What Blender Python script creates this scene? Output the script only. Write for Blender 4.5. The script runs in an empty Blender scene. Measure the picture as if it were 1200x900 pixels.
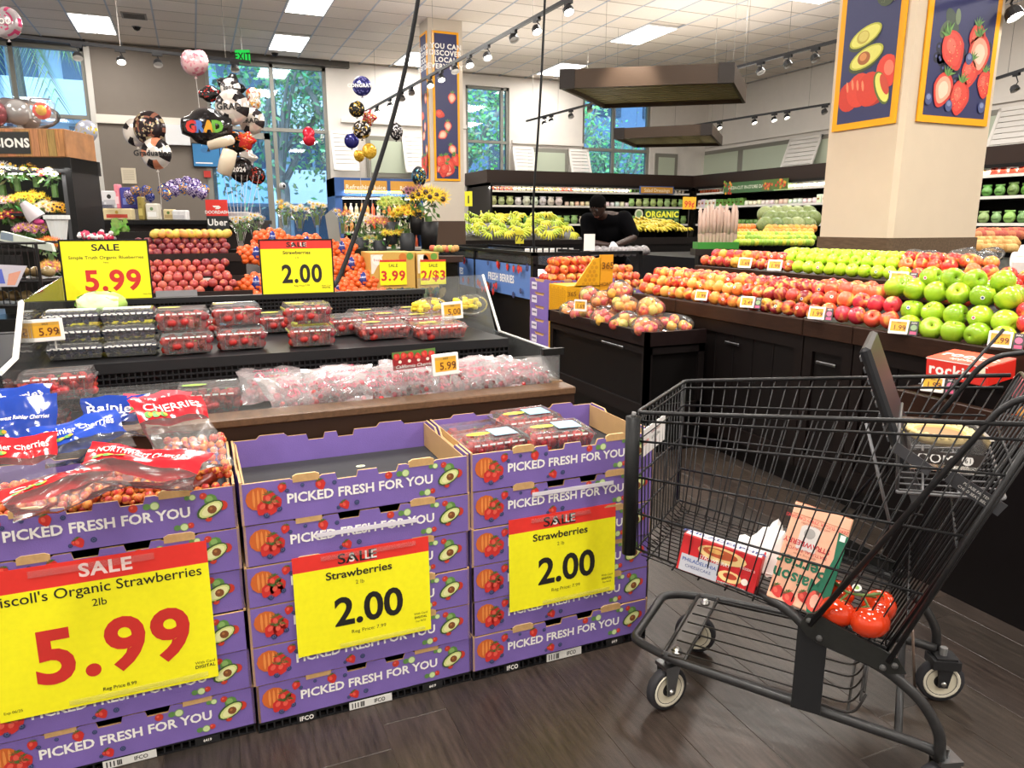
import bpy, math, random
from mathutils import Vector, Matrix
random.seed(7)
PI = math.pi; R = math.radians
S = bpy.context.scene; C = S.collection

# ---------------- camera, world, exposure, large lights ----------------
CAM_H = 1.32; PITCH = math.atan(186/860); YAW = R(23)
cd = bpy.data.cameras.new('camera'); cam = bpy.data.objects.new('camera', cd); C.objects.link(cam)
cam.location = (0, 0, CAM_H); cam.rotation_euler = (PI/2-PITCH, 0, -YAW)
cd.sensor_width = 36; cd.lens = 860/1200*36; cd.clip_start = .05; cd.clip_end = 200
S.camera = cam
w = bpy.data.worlds.new('world'); S.world = w; w.use_nodes = True
bg = w.node_tree.nodes['Background']; bg.inputs[1].default_value = 1.0
sky = w.node_tree.nodes.new('ShaderNodeTexSky'); sky.sky_type = 'NISHITA'; sky.sun_disc = False
sky.sun_elevation = R(50); sky.sun_rotation = R(200)
w.node_tree.links.new(sky.outputs[0], bg.inputs[0]); bg.inputs[1].default_value = .42
S.view_settings.view_transform = 'Standard'; S.view_settings.look = 'None'
S.view_settings.gamma = 1; S.view_settings.use_curve_mapping = False
S.view_settings.exposure = 0.45
CEIL = 4.5; YW = 15.8; XW = 12.0; XL = -6.0; YB = -5.0
def lamp(name, kind, loc, energy, size=.5, color=(1, .93, .84), target=None, angle=60, sy=None, label=None):
    l = bpy.data.lights.new(name, kind); l.energy = energy; l.color = color
    if kind == 'AREA':
        l.size = size
        if sy: l.shape = 'RECTANGLE'; l.size_y = sy
    if kind == 'SPOT': l.spot_size = R(angle); l.spot_blend = .7; l.shadow_soft_size = size
    o = bpy.data.objects.new(name, l); C.objects.link(o); o.location = loc
    if target is not None:
        o.rotation_euler = (Vector(target)-Vector(loc)).to_track_quat('-Z', 'Y').to_euler()
    return o
WARM = (1, .9, .78)
def troffer_light(x, y, e=62): lamp('troffer_light', 'AREA', (x, y, CEIL-.03), e, .6, (1, .95, .88), sy=1.2)

# pixel -> world, at a forward distance, on a height, or on a plane of the room (frame 1200x900)
def ray(x, y):
    a = x-600; b = 860*math.cos(PITCH)-(y-450)*math.sin(PITCH); c = -(y-450)*math.cos(PITCH)-860*math.sin(PITCH)
    return Vector((a*math.cos(YAW)+b*math.sin(YAW), -a*math.sin(YAW)+b*math.cos(YAW), c))
O = Vector((0, 0, CAM_H))
def onZ(x, y, z): r = ray(x, y); return O+r*((z-CAM_H)/r.z)
def onY(x, y, v): r = ray(x, y); return O+r*(v/r.y)
def onX(x, y, v): r = ray(x, y); return O+r*(v/r.x)
def fw(x, y, F):
    r = ray(x, y); f = r.x*math.sin(YAW)+r.y*math.cos(YAW); return O+r*(F/f)

# ---------------- materials ----------------
MATS = {}
def nt(name):
    m = bpy.data.materials.new(name); m.use_nodes = True
    return m, m.node_tree, m.node_tree.nodes['Principled BSDF']
def paint(name, rough=.5, metal=0., noise=0., scale=20., bump=0., bscale=80., spec=.5, coat=0., stretch=None, trans=0.):
    """colour = face colour x object colour, with a little grain"""
    if name in MATS: return MATS[name]
    m, t, b = nt(name); L = t.links.new
    at = t.nodes.new('ShaderNodeAttribute'); at.attribute_name = 'Col'
    oi = t.nodes.new('ShaderNodeObjectInfo')
    mx = t.nodes.new('ShaderNodeMix'); mx.data_type = 'RGBA'; mx.blend_type = 'MULTIPLY'; mx.inputs[0].default_value = 1
    L(at.outputs['Color'], mx.inputs[6]); L(oi.outputs['Color'], mx.inputs[7])
    out = mx.outputs[2]
    tc = t.nodes.new('ShaderNodeTexCoord'); co = tc.outputs['Object']
    if stretch:
        mp = t.nodes.new('ShaderNodeMapping'); mp.inputs['Scale'].default_value = stretch; L(co, mp.inputs[0]); co = mp.outputs[0]
    if noise:
        n = t.nodes.new('ShaderNodeTexNoise'); n.inputs['Scale'].default_value = scale; n.inputs['Detail'].default_value = 5
        L(co, n.inputs['Vector'])
        mr = t.nodes.new('ShaderNodeMapRange'); mr.inputs[1].default_value = .3; mr.inputs[2].default_value = .7
        mr.inputs[3].default_value = 1-noise; mr.inputs[4].default_value = 1+noise; L(n.outputs['Fac'], mr.inputs[0])
        m2 = t.nodes.new('ShaderNodeMix'); m2.data_type = 'RGBA'; m2.blend_type = 'MULTIPLY'; m2.inputs[0].default_value = 1
        L(out, m2.inputs[6]); L(mr.outputs[0], m2.inputs[7]); out = m2.outputs[2]
    if bump:
        n2 = t.nodes.new('ShaderNodeTexNoise'); n2.inputs['Scale'].default_value = bscale; L(co, n2.inputs['Vector'])
        bp = t.nodes.new('ShaderNodeBump'); bp.inputs['Strength'].default_value = bump; bp.inputs['Distance'].default_value = .01
        L(n2.outputs['Fac'], bp.inputs['Height']); L(bp.outputs[0], b.inputs['Normal'])
    L(out, b.inputs['Base Color'])
    b.inputs['Roughness'].default_value = rough; b.inputs['Metallic'].default_value = metal
    b.inputs['Specular IOR Level'].default_value = spec; b.inputs['Coat Weight'].default_value = coat
    MATS[name] = m; return m
def clear(name, tint=(1, 1, 1), opac=.08, rough=.08, body=(.9, .9, .9), ior=1.45):
    """thin clear plastic or glass: see-through with a fresnel sheen and a little body"""
    if name in MATS: return MATS[name]
    m, t, b = nt(name); L = t.links.new; t.nodes.remove(b)
    tr = t.nodes.new('ShaderNodeBsdfTransparent'); tr.inputs[0].default_value = (*tint, 1)
    gl = t.nodes.new('ShaderNodeBsdfGlossy'); gl.inputs['Roughness'].default_value = rough
    df = t.nodes.new('ShaderNodeBsdfDiffuse'); df.inputs[0].default_value = (*body, 1)
    fr = t.nodes.new('ShaderNodeFresnel'); fr.inputs[0].default_value = ior
    a = t.nodes.new('ShaderNodeMixShader'); a.inputs[0].default_value = opac; L(tr.outputs[0], a.inputs[1]); L(df.outputs[0], a.inputs[2])
    c = t.nodes.new('ShaderNodeMixShader'); L(fr.outputs[0], c.inputs[0]); L(a.outputs[0], c.inputs[1]); L(gl.outputs[0], c.inputs[2])
    L(c.outputs[0], t.nodes['Material Output'].inputs[0]); MATS[name] = m; return m
def glow(name, strength):
    if name in MATS: return MATS[name]
    m, t, b = nt(name); t.nodes.remove(b); L = t.links.new
    at = t.nodes.new('ShaderNodeAttribute'); at.attribute_name = 'Col'
    e = t.nodes.new('ShaderNodeEmission'); e.inputs[1].default_value = strength
    L(at.outputs['Color'], e.inputs[0]); L(e.outputs[0], t.nodes['Material Output'].inputs[0]); MATS[name] = m; return m
def fruit(name, second, rough=.3, amount=.5, scale=3., streak=(1, 1, .25)):
    """object colour mottled with a second skin colour, streaked from stem to base"""
    if name in MATS: return MATS[name]
    m, t, b = nt(name); L = t.links.new
    at = t.nodes.new('ShaderNodeAttribute'); at.attribute_name = 'Col'
    oi = t.nodes.new('ShaderNodeObjectInfo'); tc = t.nodes.new('ShaderNodeTexCoord')
    mp = t.nodes.new('ShaderNodeMapping'); mp.inputs['Scale'].default_value = streak
    L(tc.outputs['Generated'], mp.inputs[0])
    ml = t.nodes.new('ShaderNodeMath'); ml.operation = 'MULTIPLY'; ml.inputs[1].default_value = 40; L(oi.outputs['Random'], ml.inputs[0])
    n = t.nodes.new('ShaderNodeTexNoise'); n.noise_dimensions = '4D'; n.inputs['Scale'].default_value = scale; n.inputs['Detail'].default_value = 4
    L(mp.outputs[0], n.inputs['Vector']); L(ml.outputs[0], n.inputs['W'])
    mr = t.nodes.new('ShaderNodeMapRange'); mr.inputs[1].default_value = .62-amount*.25; mr.inputs[2].default_value = .72-amount*.1
    L(n.outputs['Fac'], mr.inputs[0])
    mx = t.nodes.new('ShaderNodeMix'); mx.data_type = 'RGBA'; L(mr.outputs[0], mx.inputs[0]); L(oi.outputs['Color'], mx.inputs[6]); mx.inputs[7].default_value = (*second, 1)
    m2 = t.nodes.new('ShaderNodeMix'); m2.data_type = 'RGBA'; m2.blend_type = 'MULTIPLY'; m2.inputs[0].default_value = 1
    L(mx.outputs[2], m2.inputs[6]); L(at.outputs['Color'], m2.inputs[7]); L(m2.outputs[2], b.inputs['Base Color'])
    b.inputs['Roughness'].default_value = rough; MATS[name] = m; return m

matte = paint('matte', .7, noise=.02, scale=6); satin = paint('satin', .42, spec=.22); gloss = paint('gloss', .15, coat=.3)
printed = paint('printed_paper', .45, noise=.03, scale=60); metal = paint('metal', .3, 1.); foil = paint('foil', .2, .4)
iron = paint('powder_coated_steel', .38, .1, noise=.15, scale=60, spec=.35); rubber = paint('rubber', .6, spec=.2)
board = paint('purple_cardboard', .55, noise=.07, scale=9, bump=.08, bscale=300)
kraft = paint('kraft_cardboard', .85, noise=.12, scale=60)
darkwood = paint('dark_wood', .35, noise=.25, scale=12, bump=.1, stretch=(6, 1, 6), spec=.25)
plank_m = paint('floor_plank_vinyl', .34, noise=.45, scale=5, bump=.12, bscale=40, stretch=(14, 1.6, 1), spec=.45)
darkcloth = paint('dark_cotton', .95, noise=.1, scale=40, spec=.05)
leafm = paint('leaf', .5, noise=.2, scale=30); cloth = paint('cloth', .85, noise=.08, scale=200); skin = paint('skin', .5)
plastic = clear('clear_plastic', opac=.085, rough=.15); film = clear('plastic_film', opac=.05, rough=.16, ior=1.2)
whitefilm = clear('printed_white_film', opac=.22, rough=.16, body=(.9, .78, .8), ior=1.35)
plexi = clear('plexiglass', (.93, .95, .95), opac=.07, rough=.04, body=(.7, .72, .72), ior=1.25)
glass = clear('window_glass', (.70, .88, 1.0), opac=.02, rough=.02)

# ---------------- geometry builder ----------------
def lin(c): return tuple(((v/12.92) if v <= .04045 else ((v+.055)/1.055)**2.4) for v in c)
def hx(h): h = h.lstrip('#'); return lin(tuple(int(h[i:i+2], 16)/255 for i in (0, 2, 4)))
BLACK = hx('1c1b1c'); WHITE = hx('f0eeea'); PURPLE = hx('7862ac'); YEL = hx('f4ee1c'); RED = hx('e0342c')
KIDS = {}
class G:
    def __init__(s): s.v = []; s.f = []; s.c = []; s.m = []; s.T = Matrix.Identity(4)
    def add(s, vs, fs, col=(1, 1, 1), mi=0):
        n = len(s.v); T = s.T
        s.v += [T @ Vector(v) for v in vs]
        s.f += [[i+n for i in f] for f in fs]; s.c += [col]*len(fs); s.m += [mi]*len(fs)
    def box(s, a, b, col=(1, 1, 1), mi=0, M=None):
        x0, y0, z0 = a; x1, y1, z1 = b
        vs = [(x0, y0, z0), (x1, y0, z0), (x1, y1, z0), (x0, y1, z0), (x0, y0, z1), (x1, y0, z1), (x1, y1, z1), (x0, y1, z1)]
        if M: vs = [M @ Vector(v) for v in vs]
        s.add(vs, [(3, 2, 1, 0), (4, 5, 6, 7), (0, 1, 5, 4), (1, 2, 6, 5), (2, 3, 7, 6), (3, 0, 4, 7)], col, mi)
    def bbox(s, a, b, col=(1, 1, 1), bev=.005, mi=0):
        """bevelled box"""
        bx = [a[0], a[1], a[2]]; tx = [b[0], b[1], b[2]]; e = min(bev, *[(tx[i]-bx[i])*.45 for i in range(3)])
        vs = []; idx = {}
        for sx in (0, 1):
            for sy in (0, 1):
                for sz in (0, 1):
                    for k in range(3):
                        p = [tx[i] if q else bx[i] for i, q in enumerate((sx, sy, sz))]
                        for i, q in enumerate((sx, sy, sz)):
                            if i != k: p[i] += -e if q else e
                        idx[(sx, sy, sz, k)] = len(vs); vs.append(p)
        fs = []
        for k in range(3):
            for q in (0, 1):
                o = [i for i in range(3) if i != k]; r = []
                for (u, v_) in ((0, 0), (1, 0), (1, 1), (0, 1)):
                    c = [0, 0, 0]; c[k] = q; c[o[0]] = u; c[o[1]] = v_; r.append(idx[(*c, k)])
                fs.append(r if (q == 1) != (k == 1) else r[::-1])
        for k in range(3):
            o = [i for i in range(3) if i != k]
            for u in (0, 1):
                for v_ in (0, 1):
                    c0 = [0, 0, 0]; c0[o[0]] = u; c0[o[1]] = v_; c1 = list(c0); c1[k] = 1
                    fs.append([idx[(*c0, o[0])], idx[(*c0, o[1])], idx[(*c1, o[1])], idx[(*c1, o[0])]])
        for sx in (0, 1):
            for sy in (0, 1):
                for sz in (0, 1): fs.append([idx[(sx, sy, sz, k)] for k in range(3)])
        s.add(vs, fs, col, mi)
    def tube(s, pts, r, n=6, col=(1, 1, 1), mi=0, closed=False, cap=True):
        pts = [Vector(p) for p in pts]; N = len(pts); rs = r if isinstance(r, (list, tuple)) else [r]*N
        vs = []; up = None
        for i, p in enumerate(pts):
            a = pts[(i-1) % N] if (i or closed) else p; b = pts[(i+1) % N] if (i < N-1 or closed) else p
            d = (b-a).normalized() if (b-a).length > 1e-9 else Vector((0, 0, 1))
            if up is None: up = d.orthogonal().normalized()
            up = (up-d*up.dot(d)); up = up.normalized() if up.length > 1e-6 else d.orthogonal().normalized()
            q = d.cross(up)
            for k in range(n):
                t = 2*PI*k/n; vs.append(p+(up*math.cos(t)+q*math.sin(t))*rs[i])
        fs = []
        for i in range(N if closed else N-1):
            j = (i+1) % N
            for k in range(n): fs.append((i*n+k, i*n+(k+1) % n, j*n+(k+1) % n, j*n+k))
        if cap and not closed: fs.append(tuple(range(n))[::-1]); fs.append(tuple(range((N-1)*n, N*n)))
        s.add(vs, fs, col, mi)
    def lathe(s, prof, n=16, col=(1, 1, 1), M=None, mi=0, cols=None):
        """prof: list of (radius, z)"""
        vs = []; M = M or Matrix.Identity(4)
        for r, z in prof:
            for k in range(n): vs.append(M @ Vector((r*math.cos(2*PI*k/n), r*math.sin(2*PI*k/n), z)))
        for i in range(len(prof)-1):
            if i == 0: base = len(s.v); s.v += [s.T @ v for v in vs]
            for k in range(n):
                s.f.append([base+i*n+k, base+i*n+(k+1) % n, base+(i+1)*n+(k+1) % n, base+(i+1)*n+k])
                s.c.append(cols[i] if cols else col); s.m.append(mi)
    def disc(s, c, r, col, n=10, M=None, ry=None, a=0):
        ry = ry or r; vs = []
        for k in range(n):
            t = 2*PI*k/n; x, y = r*math.cos(t), ry*math.sin(t)
            vs.append((c[0]+x*math.cos(a)-y*math.sin(a), c[1]+x*math.sin(a)+y*math.cos(a), c[2]))
        s.add(vs, [tuple(range(n))], col)
    def ell(s, c, r, col=(1, 1, 1), n=8, m=6, rot=None, mi=0):
        T = Matrix.Translation(c) @ (rot or Matrix.Identity(4)) @ Matrix.Diagonal((*r, 1))
        vs = [T @ Vector((0, 0, 1))]
        for i in range(1, m):
            a = PI*i/m
            for k in range(n): t = 2*PI*k/n; vs.append(T @ Vector((math.sin(a)*math.cos(t), math.sin(a)*math.sin(t), math.cos(a))))
        vs.append(T @ Vector((0, 0, -1))); fs = [(0, 1+k, 1+(k+1) % n) for k in range(n)]
        for i in range(m-2):
            for k in range(n): fs.append((1+i*n+k, 1+(i+1)*n+k, 1+(i+1)*n+(k+1) % n, 1+i*n+(k+1) % n))
        l = len(vs)-1; fs += [(l, 1+(m-2)*n+(k+1) % n, 1+(m-2)*n+k) for k in range(n)]
        s.add(vs, fs, col, mi)
    def rect(s, x0, y0, x1, y1, z, col): s.add([(x0, y0, z), (x1, y0, z), (x1, y1, z), (x0, y1, z)], [(0, 1, 2, 3)], col)
    def poly(s, pts, z, col): s.add([(x, y, z) for x, y in pts], [tuple(range(len(pts)))], col)
    def prism(s, pts, z0, z1, col, mi=0):
        n = len(pts); vs = [(x, y, z0) for x, y in pts]+[(x, y, z1) for x, y in pts]
        s.add(vs, [tuple(range(n))[::-1], tuple(range(n, 2*n))]+[(i, (i+1) % n, n+(i+1) % n, n+i) for i in range(n)], col, mi)
    def text(s, txt, cx, cy, z, size, col, bold=.0, sx=1., align='C', shear=0., a=0., res=2):
        vs, fs, x0, x1, y0, y1 = glyphs(txt, bold, res)
        ox = {'C': (x0+x1)/2, 'L': x0, 'R': x1}[align]; oy = 0; k = size/.7; out = []
        for x, y in vs:
            X = (x-ox)*k*sx+y*k*shear; Y = (y-.35)*k
            out.append((cx+X*math.cos(a)-Y*math.sin(a), cy+X*math.sin(a)+Y*math.cos(a), z))
        s.add(out, fs, col)
    def build(s, name, mats, parent=None, smooth=False, link=True):
        me = bpy.data.meshes.new(name); me.from_pydata([tuple(v) for v in s.v], [], s.f)
        mats = mats if isinstance(mats, (list, tuple)) else [mats]
        for m in mats: me.materials.append(m)
        if len(mats) > 1: me.polygons.foreach_set('material_index', s.m)
        ca = me.color_attributes.new('Col', 'FLOAT_COLOR', 'CORNER'); buf = []
        for p, c in zip(s.f, s.c): buf += [c[0], c[1], c[2], 1.0]*len(p)
        ca.data.foreach_set('color', buf)
        if smooth: me.polygons.foreach_set('use_smooth', [True]*len(me.polygons))
        me.update(); o = bpy.data.objects.new(name, me)
        if link: C.objects.link(o)
        if parent: o.parent = parent; KIDS.setdefault(parent.name, []).append(o)
        return o
_gl = {}
def glyphs(txt, bold, res):
    k = (txt, bold, res)
    if k in _gl: return _gl[k]
    cu = bpy.data.curves.new('glyphs', 'FONT'); cu.body = txt; cu.size = 1; cu.offset = bold; cu.resolution_u = res; cu.fill_mode = 'FRONT'; cu.space_character = 1.1 if bold >= .028 else 1.0
    ob = bpy.data.objects.new('glyphs', cu); me = bpy.data.meshes.new_from_object(ob)
    vs = [(v.co.x, v.co.y) for v in me.vertices]; fs = [tuple(p.vertices) for p in me.polygons]
    if me.polygons and me.polygons[0].normal.z < 0: fs = [f[::-1] for f in fs]
    bpy.data.objects.remove(ob); bpy.data.curves.remove(cu); bpy.data.meshes.remove(me)
    xs = [v[0] for v in vs] or [0]; ys = [v[1] for v in vs] or [0]
    _gl[k] = (vs, fs, min(xs), max(xs), min(ys), max(ys)); return _gl[k]

# ---------------- scene bookkeeping ----------------
def tag(o, label, cat, group=None, kind=None):
    if label: o['label'] = label
    if cat: o['category'] = cat
    if group: o['group'] = group
    if kind: o['kind'] = kind
    return o
def thing(name, label, cat, loc=(0, 0, 0), rz=0, group=None):
    o = bpy.data.objects.new(name, None); C.objects.link(o); o.location = loc; o.rotation_euler = (0, 0, rz); o.empty_display_size = .05
    return tag(o, label, cat, group)
def struct(name, g, m, parent=None):
    o = g.build(name, m, parent)
    if not parent: o['kind'] = 'structure'
    return o
def dup(o, loc=None, rot=None, label=None, group=None, parent=None, scale=None, color=None):
    c = o.copy(); C.objects.link(c)
    if parent: c.parent = parent
    if loc is not None: c.location = loc
    if rot is not None: c.rotation_euler = rot
    if scale is not None: c.scale = scale if hasattr(scale, '__len__') else (scale,)*3
    if label: c['label'] = label
    if group: c['group'] = group
    if color: c.color = (*color, 1)
    for ch in KIDS.get(o.name, []): dup_kid(ch, c)
    if o.name in KIDS: KIDS[c.name] = list(KIDS[o.name])
    return c
def dup_kid(ch, par):
    d = ch.copy(); C.objects.link(d); d.parent = par
    for g in KIDS.get(ch.name, []): dup_kid(g, d)
def rnd(a, b): return random.uniform(a, b)
def Rz(a): return Matrix.Rotation(a, 4, 'Z')
def Rx(a): return Matrix.Rotation(a, 4, 'X')
def Ry(a): return Matrix.Rotation(a, 4, 'Y')
def Tr(*p): return Matrix.Translation(p if len(p) == 3 else p[0])
UP = Rx(PI/2)   # local xy plane -> facing -y (upright, reads from the front)
UPX = Rz(-PI/2) @ Rx(PI/2)   # faces -x
# ================= the shell =================
GREYW = hx('756c63'); WHITEW = hx('dcd6cf'); FRAME = hx('86867f'); SAGE = hx('b9c2ae'); TRIMG = hx('85837a')
g = G(); g.box((XL, YB, -.1), (XW, YW, -.004), hx('2b2522')); floor = struct('floor', g, matte)
# vinyl planks, laid along the store axis, each with its own edge
ppm = []
pg = None
FLC = [hx(c) for c in ('352d29', '302a26', '3a312c', '322b27', '372f29')]
for i in range(-4, 30):
    x0 = -.9+i*.18; off = (i*37 % 12)*.1
    for j in range(-1, 5):
        y0 = -.2+off+j*1.22-1.2
        a = (x0+.09, y0+.61)
        f_ = a[0]*math.sin(YAW)+a[1]*math.cos(YAW)
        if f_ < .4 or x0 > 4.3 or y0 > 4.2: continue
        if pg is None:
            q = G(); q.bbox((-.0892, -.609, -.004), (.0892, .609, 0), (1, 1, 1), .0012); pg = q.build('plank', plank_m, floor)
            o = pg
        else: o = pg.copy(); C.objects.link(o)
        o.location = (a[0], a[1], 0); c = random.choice(FLC); k = rnd(.9, 1.1); o.color = (c[0]*k, c[1]*k, c[2]*k, 1)
g = G(); g.box((XL, YB, -.004), (XW, YW, -.0015), hx('3c332e')); struct('floor', g, plank_m, floor).name = 'floor_covering'

wx = lambda x, y=140: onY(x, y, YW).x
wz = lambda x, y: onY(x, y, YW).z
W1 = (-4.6, wx(107)); W2 = (wx(245, 150), wx(385, 150)); W3 = (wx(546), wx(597)); W4 = (wx(683), wx(763))
TOP1 = wz(60, 52); TOP2 = wz(320, 74); TOP3 = wz(570, 101); TOP4 = wz(720, 112); SILL3 = 1.9
g = G(); T_ = .25
def wallbit(x0, x1, z0, z1, col): g.box((x0, YW, z0), (x1, YW+T_, z1), col)
wallbit(XL, W1[0], 0, CEIL, WHITEW); wallbit(W1[0], W1[1], 0, .3, FRAME); wallbit(W1[0], W1[1], TOP1, CEIL, TRIMG)
wallbit(W1[1], W2[0], 0, CEIL, GREYW)
wallbit(W2[0], W2[1], TOP2, CEIL, TRIMG); wallbit(W2[1], W3[0], 0, CEIL, WHITEW)
wallbit(W3[0], W3[1], 0, SILL3, WHITEW); wallbit(W3[0], W3[1], TOP3, CEIL, WHITEW)
wallbit(W3[1], W4[0], 0, CEIL, WHITEW); wallbit(W4[0], W4[1], 0, SILL3, WHITEW); wallbit(W4[0], W4[1], TOP4, CEIL, WHITEW)
wallbit(W4[1], XW+T_, 0, CEIL, WHITEW)
struct('wall_back', g, matte)
g = G(); g.box((XW, YB, 0), (XW+T_, YW, CEIL), WHITEW); struct('wall_right', g, matte)
g = G(); g.box((XL-T_, YB, 0), (XL, YW+T_, CEIL), WHITEW); struct('wall_left', g, matte)
g = G(); g.box((XL-T_, YB-T_, 0), (XW+T_, YB, CEIL), WHITEW); struct('wall_front', g, matte)
g = G(); g.box((XL-T_, YB-T_, CEIL+.02), (XW+T_, YW+T_, CEIL+.2), hx('ddd3c8'))
ceiling = struct('ceiling', g, matte)
# tiles that can be told apart
tiles = None
TC = [hx(c) for c in ('e6dcd2', 'e1d7cc', 'eae1d8', 'e3d9cf')]
lights = [(-.99, 14.1), (1.65, 14.2), (7.35, 11.2), (7.28, 14.6), (2.0, 11.6), (4.6, 13.6)]
lights = []
for px_, py_ in ((115, 28), (328, 49), (767, 42), (657, 81), (349, 1), (489, 69)):
    p = onZ(px_, py_, CEIL); lights.append((round(p.x/.61)*.61, p.y))
def near_light(x, y): return any(abs(x-a) < .31 and abs(y-b) < .62 for a, b in lights)
n = 0
for i in range(-6, 20):
    for j in range(10, 26):
        x = i*.61; y = j*.61+.05
        f_ = x*math.sin(YAW)+y*math.cos(YAW)
        if f_ < 10.2 or y > YW-.3 or x > XW-.3 or near_light(x, y): continue
        n += 1
        if tiles is None:
            q = G(); q.bbox((-.297, -.297, -.004), (.297, .297, .02), (1, 1, 1), .004); tiles = q.build('ceiling_tile', paint('acoustic_tile', .9, noise=.05, scale=90), ceiling); o = tiles
        else: o = tiles.copy(); C.objects.link(o)
        o.location = (x, y, CEIL); o.color = (*random.choice(TC), 1)
g = G()
for i in range(-10, 21): g.box((i*.61+.305-.012, 5, CEIL-.008), (i*.61+.305+.012, YW, CEIL+.012), hx('aeb6c4'))  # lengthwise bars: blue window light put into their colour
for j in range(8, 26): g.box((XL, j*.61+.355-.008, CEIL-.006), (XW, j*.61+.355+.008, CEIL+.012), hx('a79c92'))
o = g.build('ceiling_grid', satin, ceiling)
# ceiling light panels
first = None; visible = ['lit ceiling panel above the grey wall, next to the left window', 'lit ceiling panel in front of the wide window with the door',
    'lit ceiling panel just above the big hanging louvred canopy', 'smaller-looking lit ceiling panel behind the hanging louvred canopy, near the back wall',
    'lit ceiling panel cut by the top edge, left of the black cable', 'lit ceiling panel half hidden behind the slim column']
t = thing('ceiling_light', visible[0], 'ceiling light', (lights[0][0], lights[0][1], CEIL-.012), group='lit panels in the tiled ceiling')
q = G(); q.box((-.3, -.6, -.006), (.3, .6, .02), hx('e8e8e8')); q.build('frame', satin, t)
q = G()
for a in (-1, 1):
    for b in range(4): q.box((a*.145-.135, -.58+b*.29, -.012), (a*.145+.135, -.58+b*.29+.28, -.005), (1, .97, .92))
q.build('diffuser', glow('panel_glow', 5.5), t)
for i, (x, y) in enumerate(lights):
    if i: dup(t, (x, y, CEIL-.012), label=visible[i])
    troffer_light(x, y, 38 if y > 12.5 else 65)
for x in (-3.6, .4, 4.4, 8.4):
    for y in (-2.4, 1.2, 4.8, 8.4):
        o = dup(t, (x, y, CEIL-.012), label='lit ceiling panel over the rest of the store, out of the picture')
        troffer_light(x, y, 90)

for x_, y_, e_ in ((7.3, 9.6, 34), (3.4, 9.4, 28), (-1.2, 9.6, 26), (8.6, 5.2, 36), (3.2, 4.6, 24), (5.5, 12.2, 18)):   # added lamps without fixtures, facing up to brighten the ceiling
    l = lamp('ceiling_fill', 'AREA', (x_, y_, 3.1), e_*1.15, 2.4, (1, .93, .85)); l.rotation_euler = (PI, 0, 0)
# ---- windows: mullions and panes
def window(name, x0, x1, z0, z1, vs, hs, wdt=.07, door=None):
    g = G(); y0, y1 = YW+.04, YW+.14
    g.box((x0, y0, z0), (x0+wdt, y1, z1), FRAME); g.box((x1-wdt, y0, z0), (x1, y1, z1), FRAME)
    g.box((x0, y0, z1-wdt), (x1, y1, z1), FRAME); g.box((x0, y0, z0), (x1, y1, z0+wdt), FRAME)
    fr = struct(name, g, satin)
    for v in vs: q = G(); q.box((v-wdt/2, y0, z0), (v+wdt/2, y1, z1), FRAME); q.build('mullion', satin, fr)
    for h in hs: q = G(); q.box((x0, y0-.01, h-wdt/2), (x1, y1-.01, h+wdt/2), FRAME); q.build('transom', satin, fr)
    xs = [x0]+sorted(vs)+[x1]; zs = [z0]+sorted(hs)+[z1]
    for a, b in zip(xs, xs[1:]):
        for c, d in zip(zs, zs[1:]):
            q = G(); q.box((a+.02, YW+.085, c+.02), (b-.02, YW+.091, d-.02), (1, 1, 1)); q.build('pane', glass, fr)
    return fr
window('window_1', W1[0], W1[1], .3, TOP1, [wx(22), wx(22)-1.9], [wz(90, 137)])
window('window_2', W2[0], W2[1], .02, TOP2, [wx(322, 150)], [wz(330, 152)])
window('window_3', W3[0], W3[1], SILL3, TOP3, [W3[1]-.16], [wz(570, 166)], .06)
window('window_4', W4[0], W4[1], SILL3, TOP4, [wx(720, 160)], [wz(720, 176)])
# glazed door leaf in the wide window
g = G(); dx0 = wx(300, 200)-.9; dx1 = wx(322, 200)-.05; dz = wz(310, 156)
for a, b in (((dx0, YW-.02, .03), (dx0+.09, YW+.05, dz)), ((dx1-.11, YW-.02, .03), (dx1, YW+.05, dz)), ((dx0, YW-.02, dz-.12), (dx1, YW+.05, dz)), ((dx0, YW-.02, .03), (dx1, YW+.05, .25))): g.box(a, b, FRAME)
d = struct('door_1', g, satin); q = G(); q.box((dx0+.09, YW+.01, .25), (dx1-.11, YW+.016, dz-.12)); q.build('pane', glass, d)
q = G(); q.tube([(dx1-.16, YW-.07, .95), (dx1-.16, YW-.07, 1.3)], .015, 8, hx('333333')); q.build('door_handle', metal, d)
# grey trim above windows, chair-rail band on the grey wall
g = G(); g.box((XL, YW-.16, TOP1+.0), (W1[1]+.05, YW, TOP1+.22), hx('3f3d3c')); struct('trim_1', g, satin)
g = G(); g.box((W2[0]-.2, YW-.14, TOP2), (W2[1]+.45, YW, TOP2+.16), hx('57534f')); struct('trim_2', g, satin)
g = G(); zz = wz(170, 140); g.box((W1[1]+.08, YW-.05, zz-.1), (W2[0]+.1, YW, zz+.05), hx('ded6cb')); struct('trim_3', g, satin)
g = G(); g.box((W2[1]+.25, YW-.06, wz(450, 145)-.02), (W3[0], YW, wz(450, 145)+.06), WHITEW); struct('trim_4', g, satin)
g = G(); g.box((W3[1]+.05, YW-.06, wz(640, 170)-.0), (W4[0], YW, wz(640, 170)+.07), WHITEW); struct('trim_5', g, satin)
g = G(); g.box((XW-.06, 2, wz(800, 172)), (XW, YW, wz(800, 172)+.09), WHITEW); struct('trim_6', g, satin)
g = G(); g.box((W1[1]+.0, YW-.03, 0), (W1[1]+.09, YW, CEIL), hx('c9c6c0')); struct('trim_7', g, satin)
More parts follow.
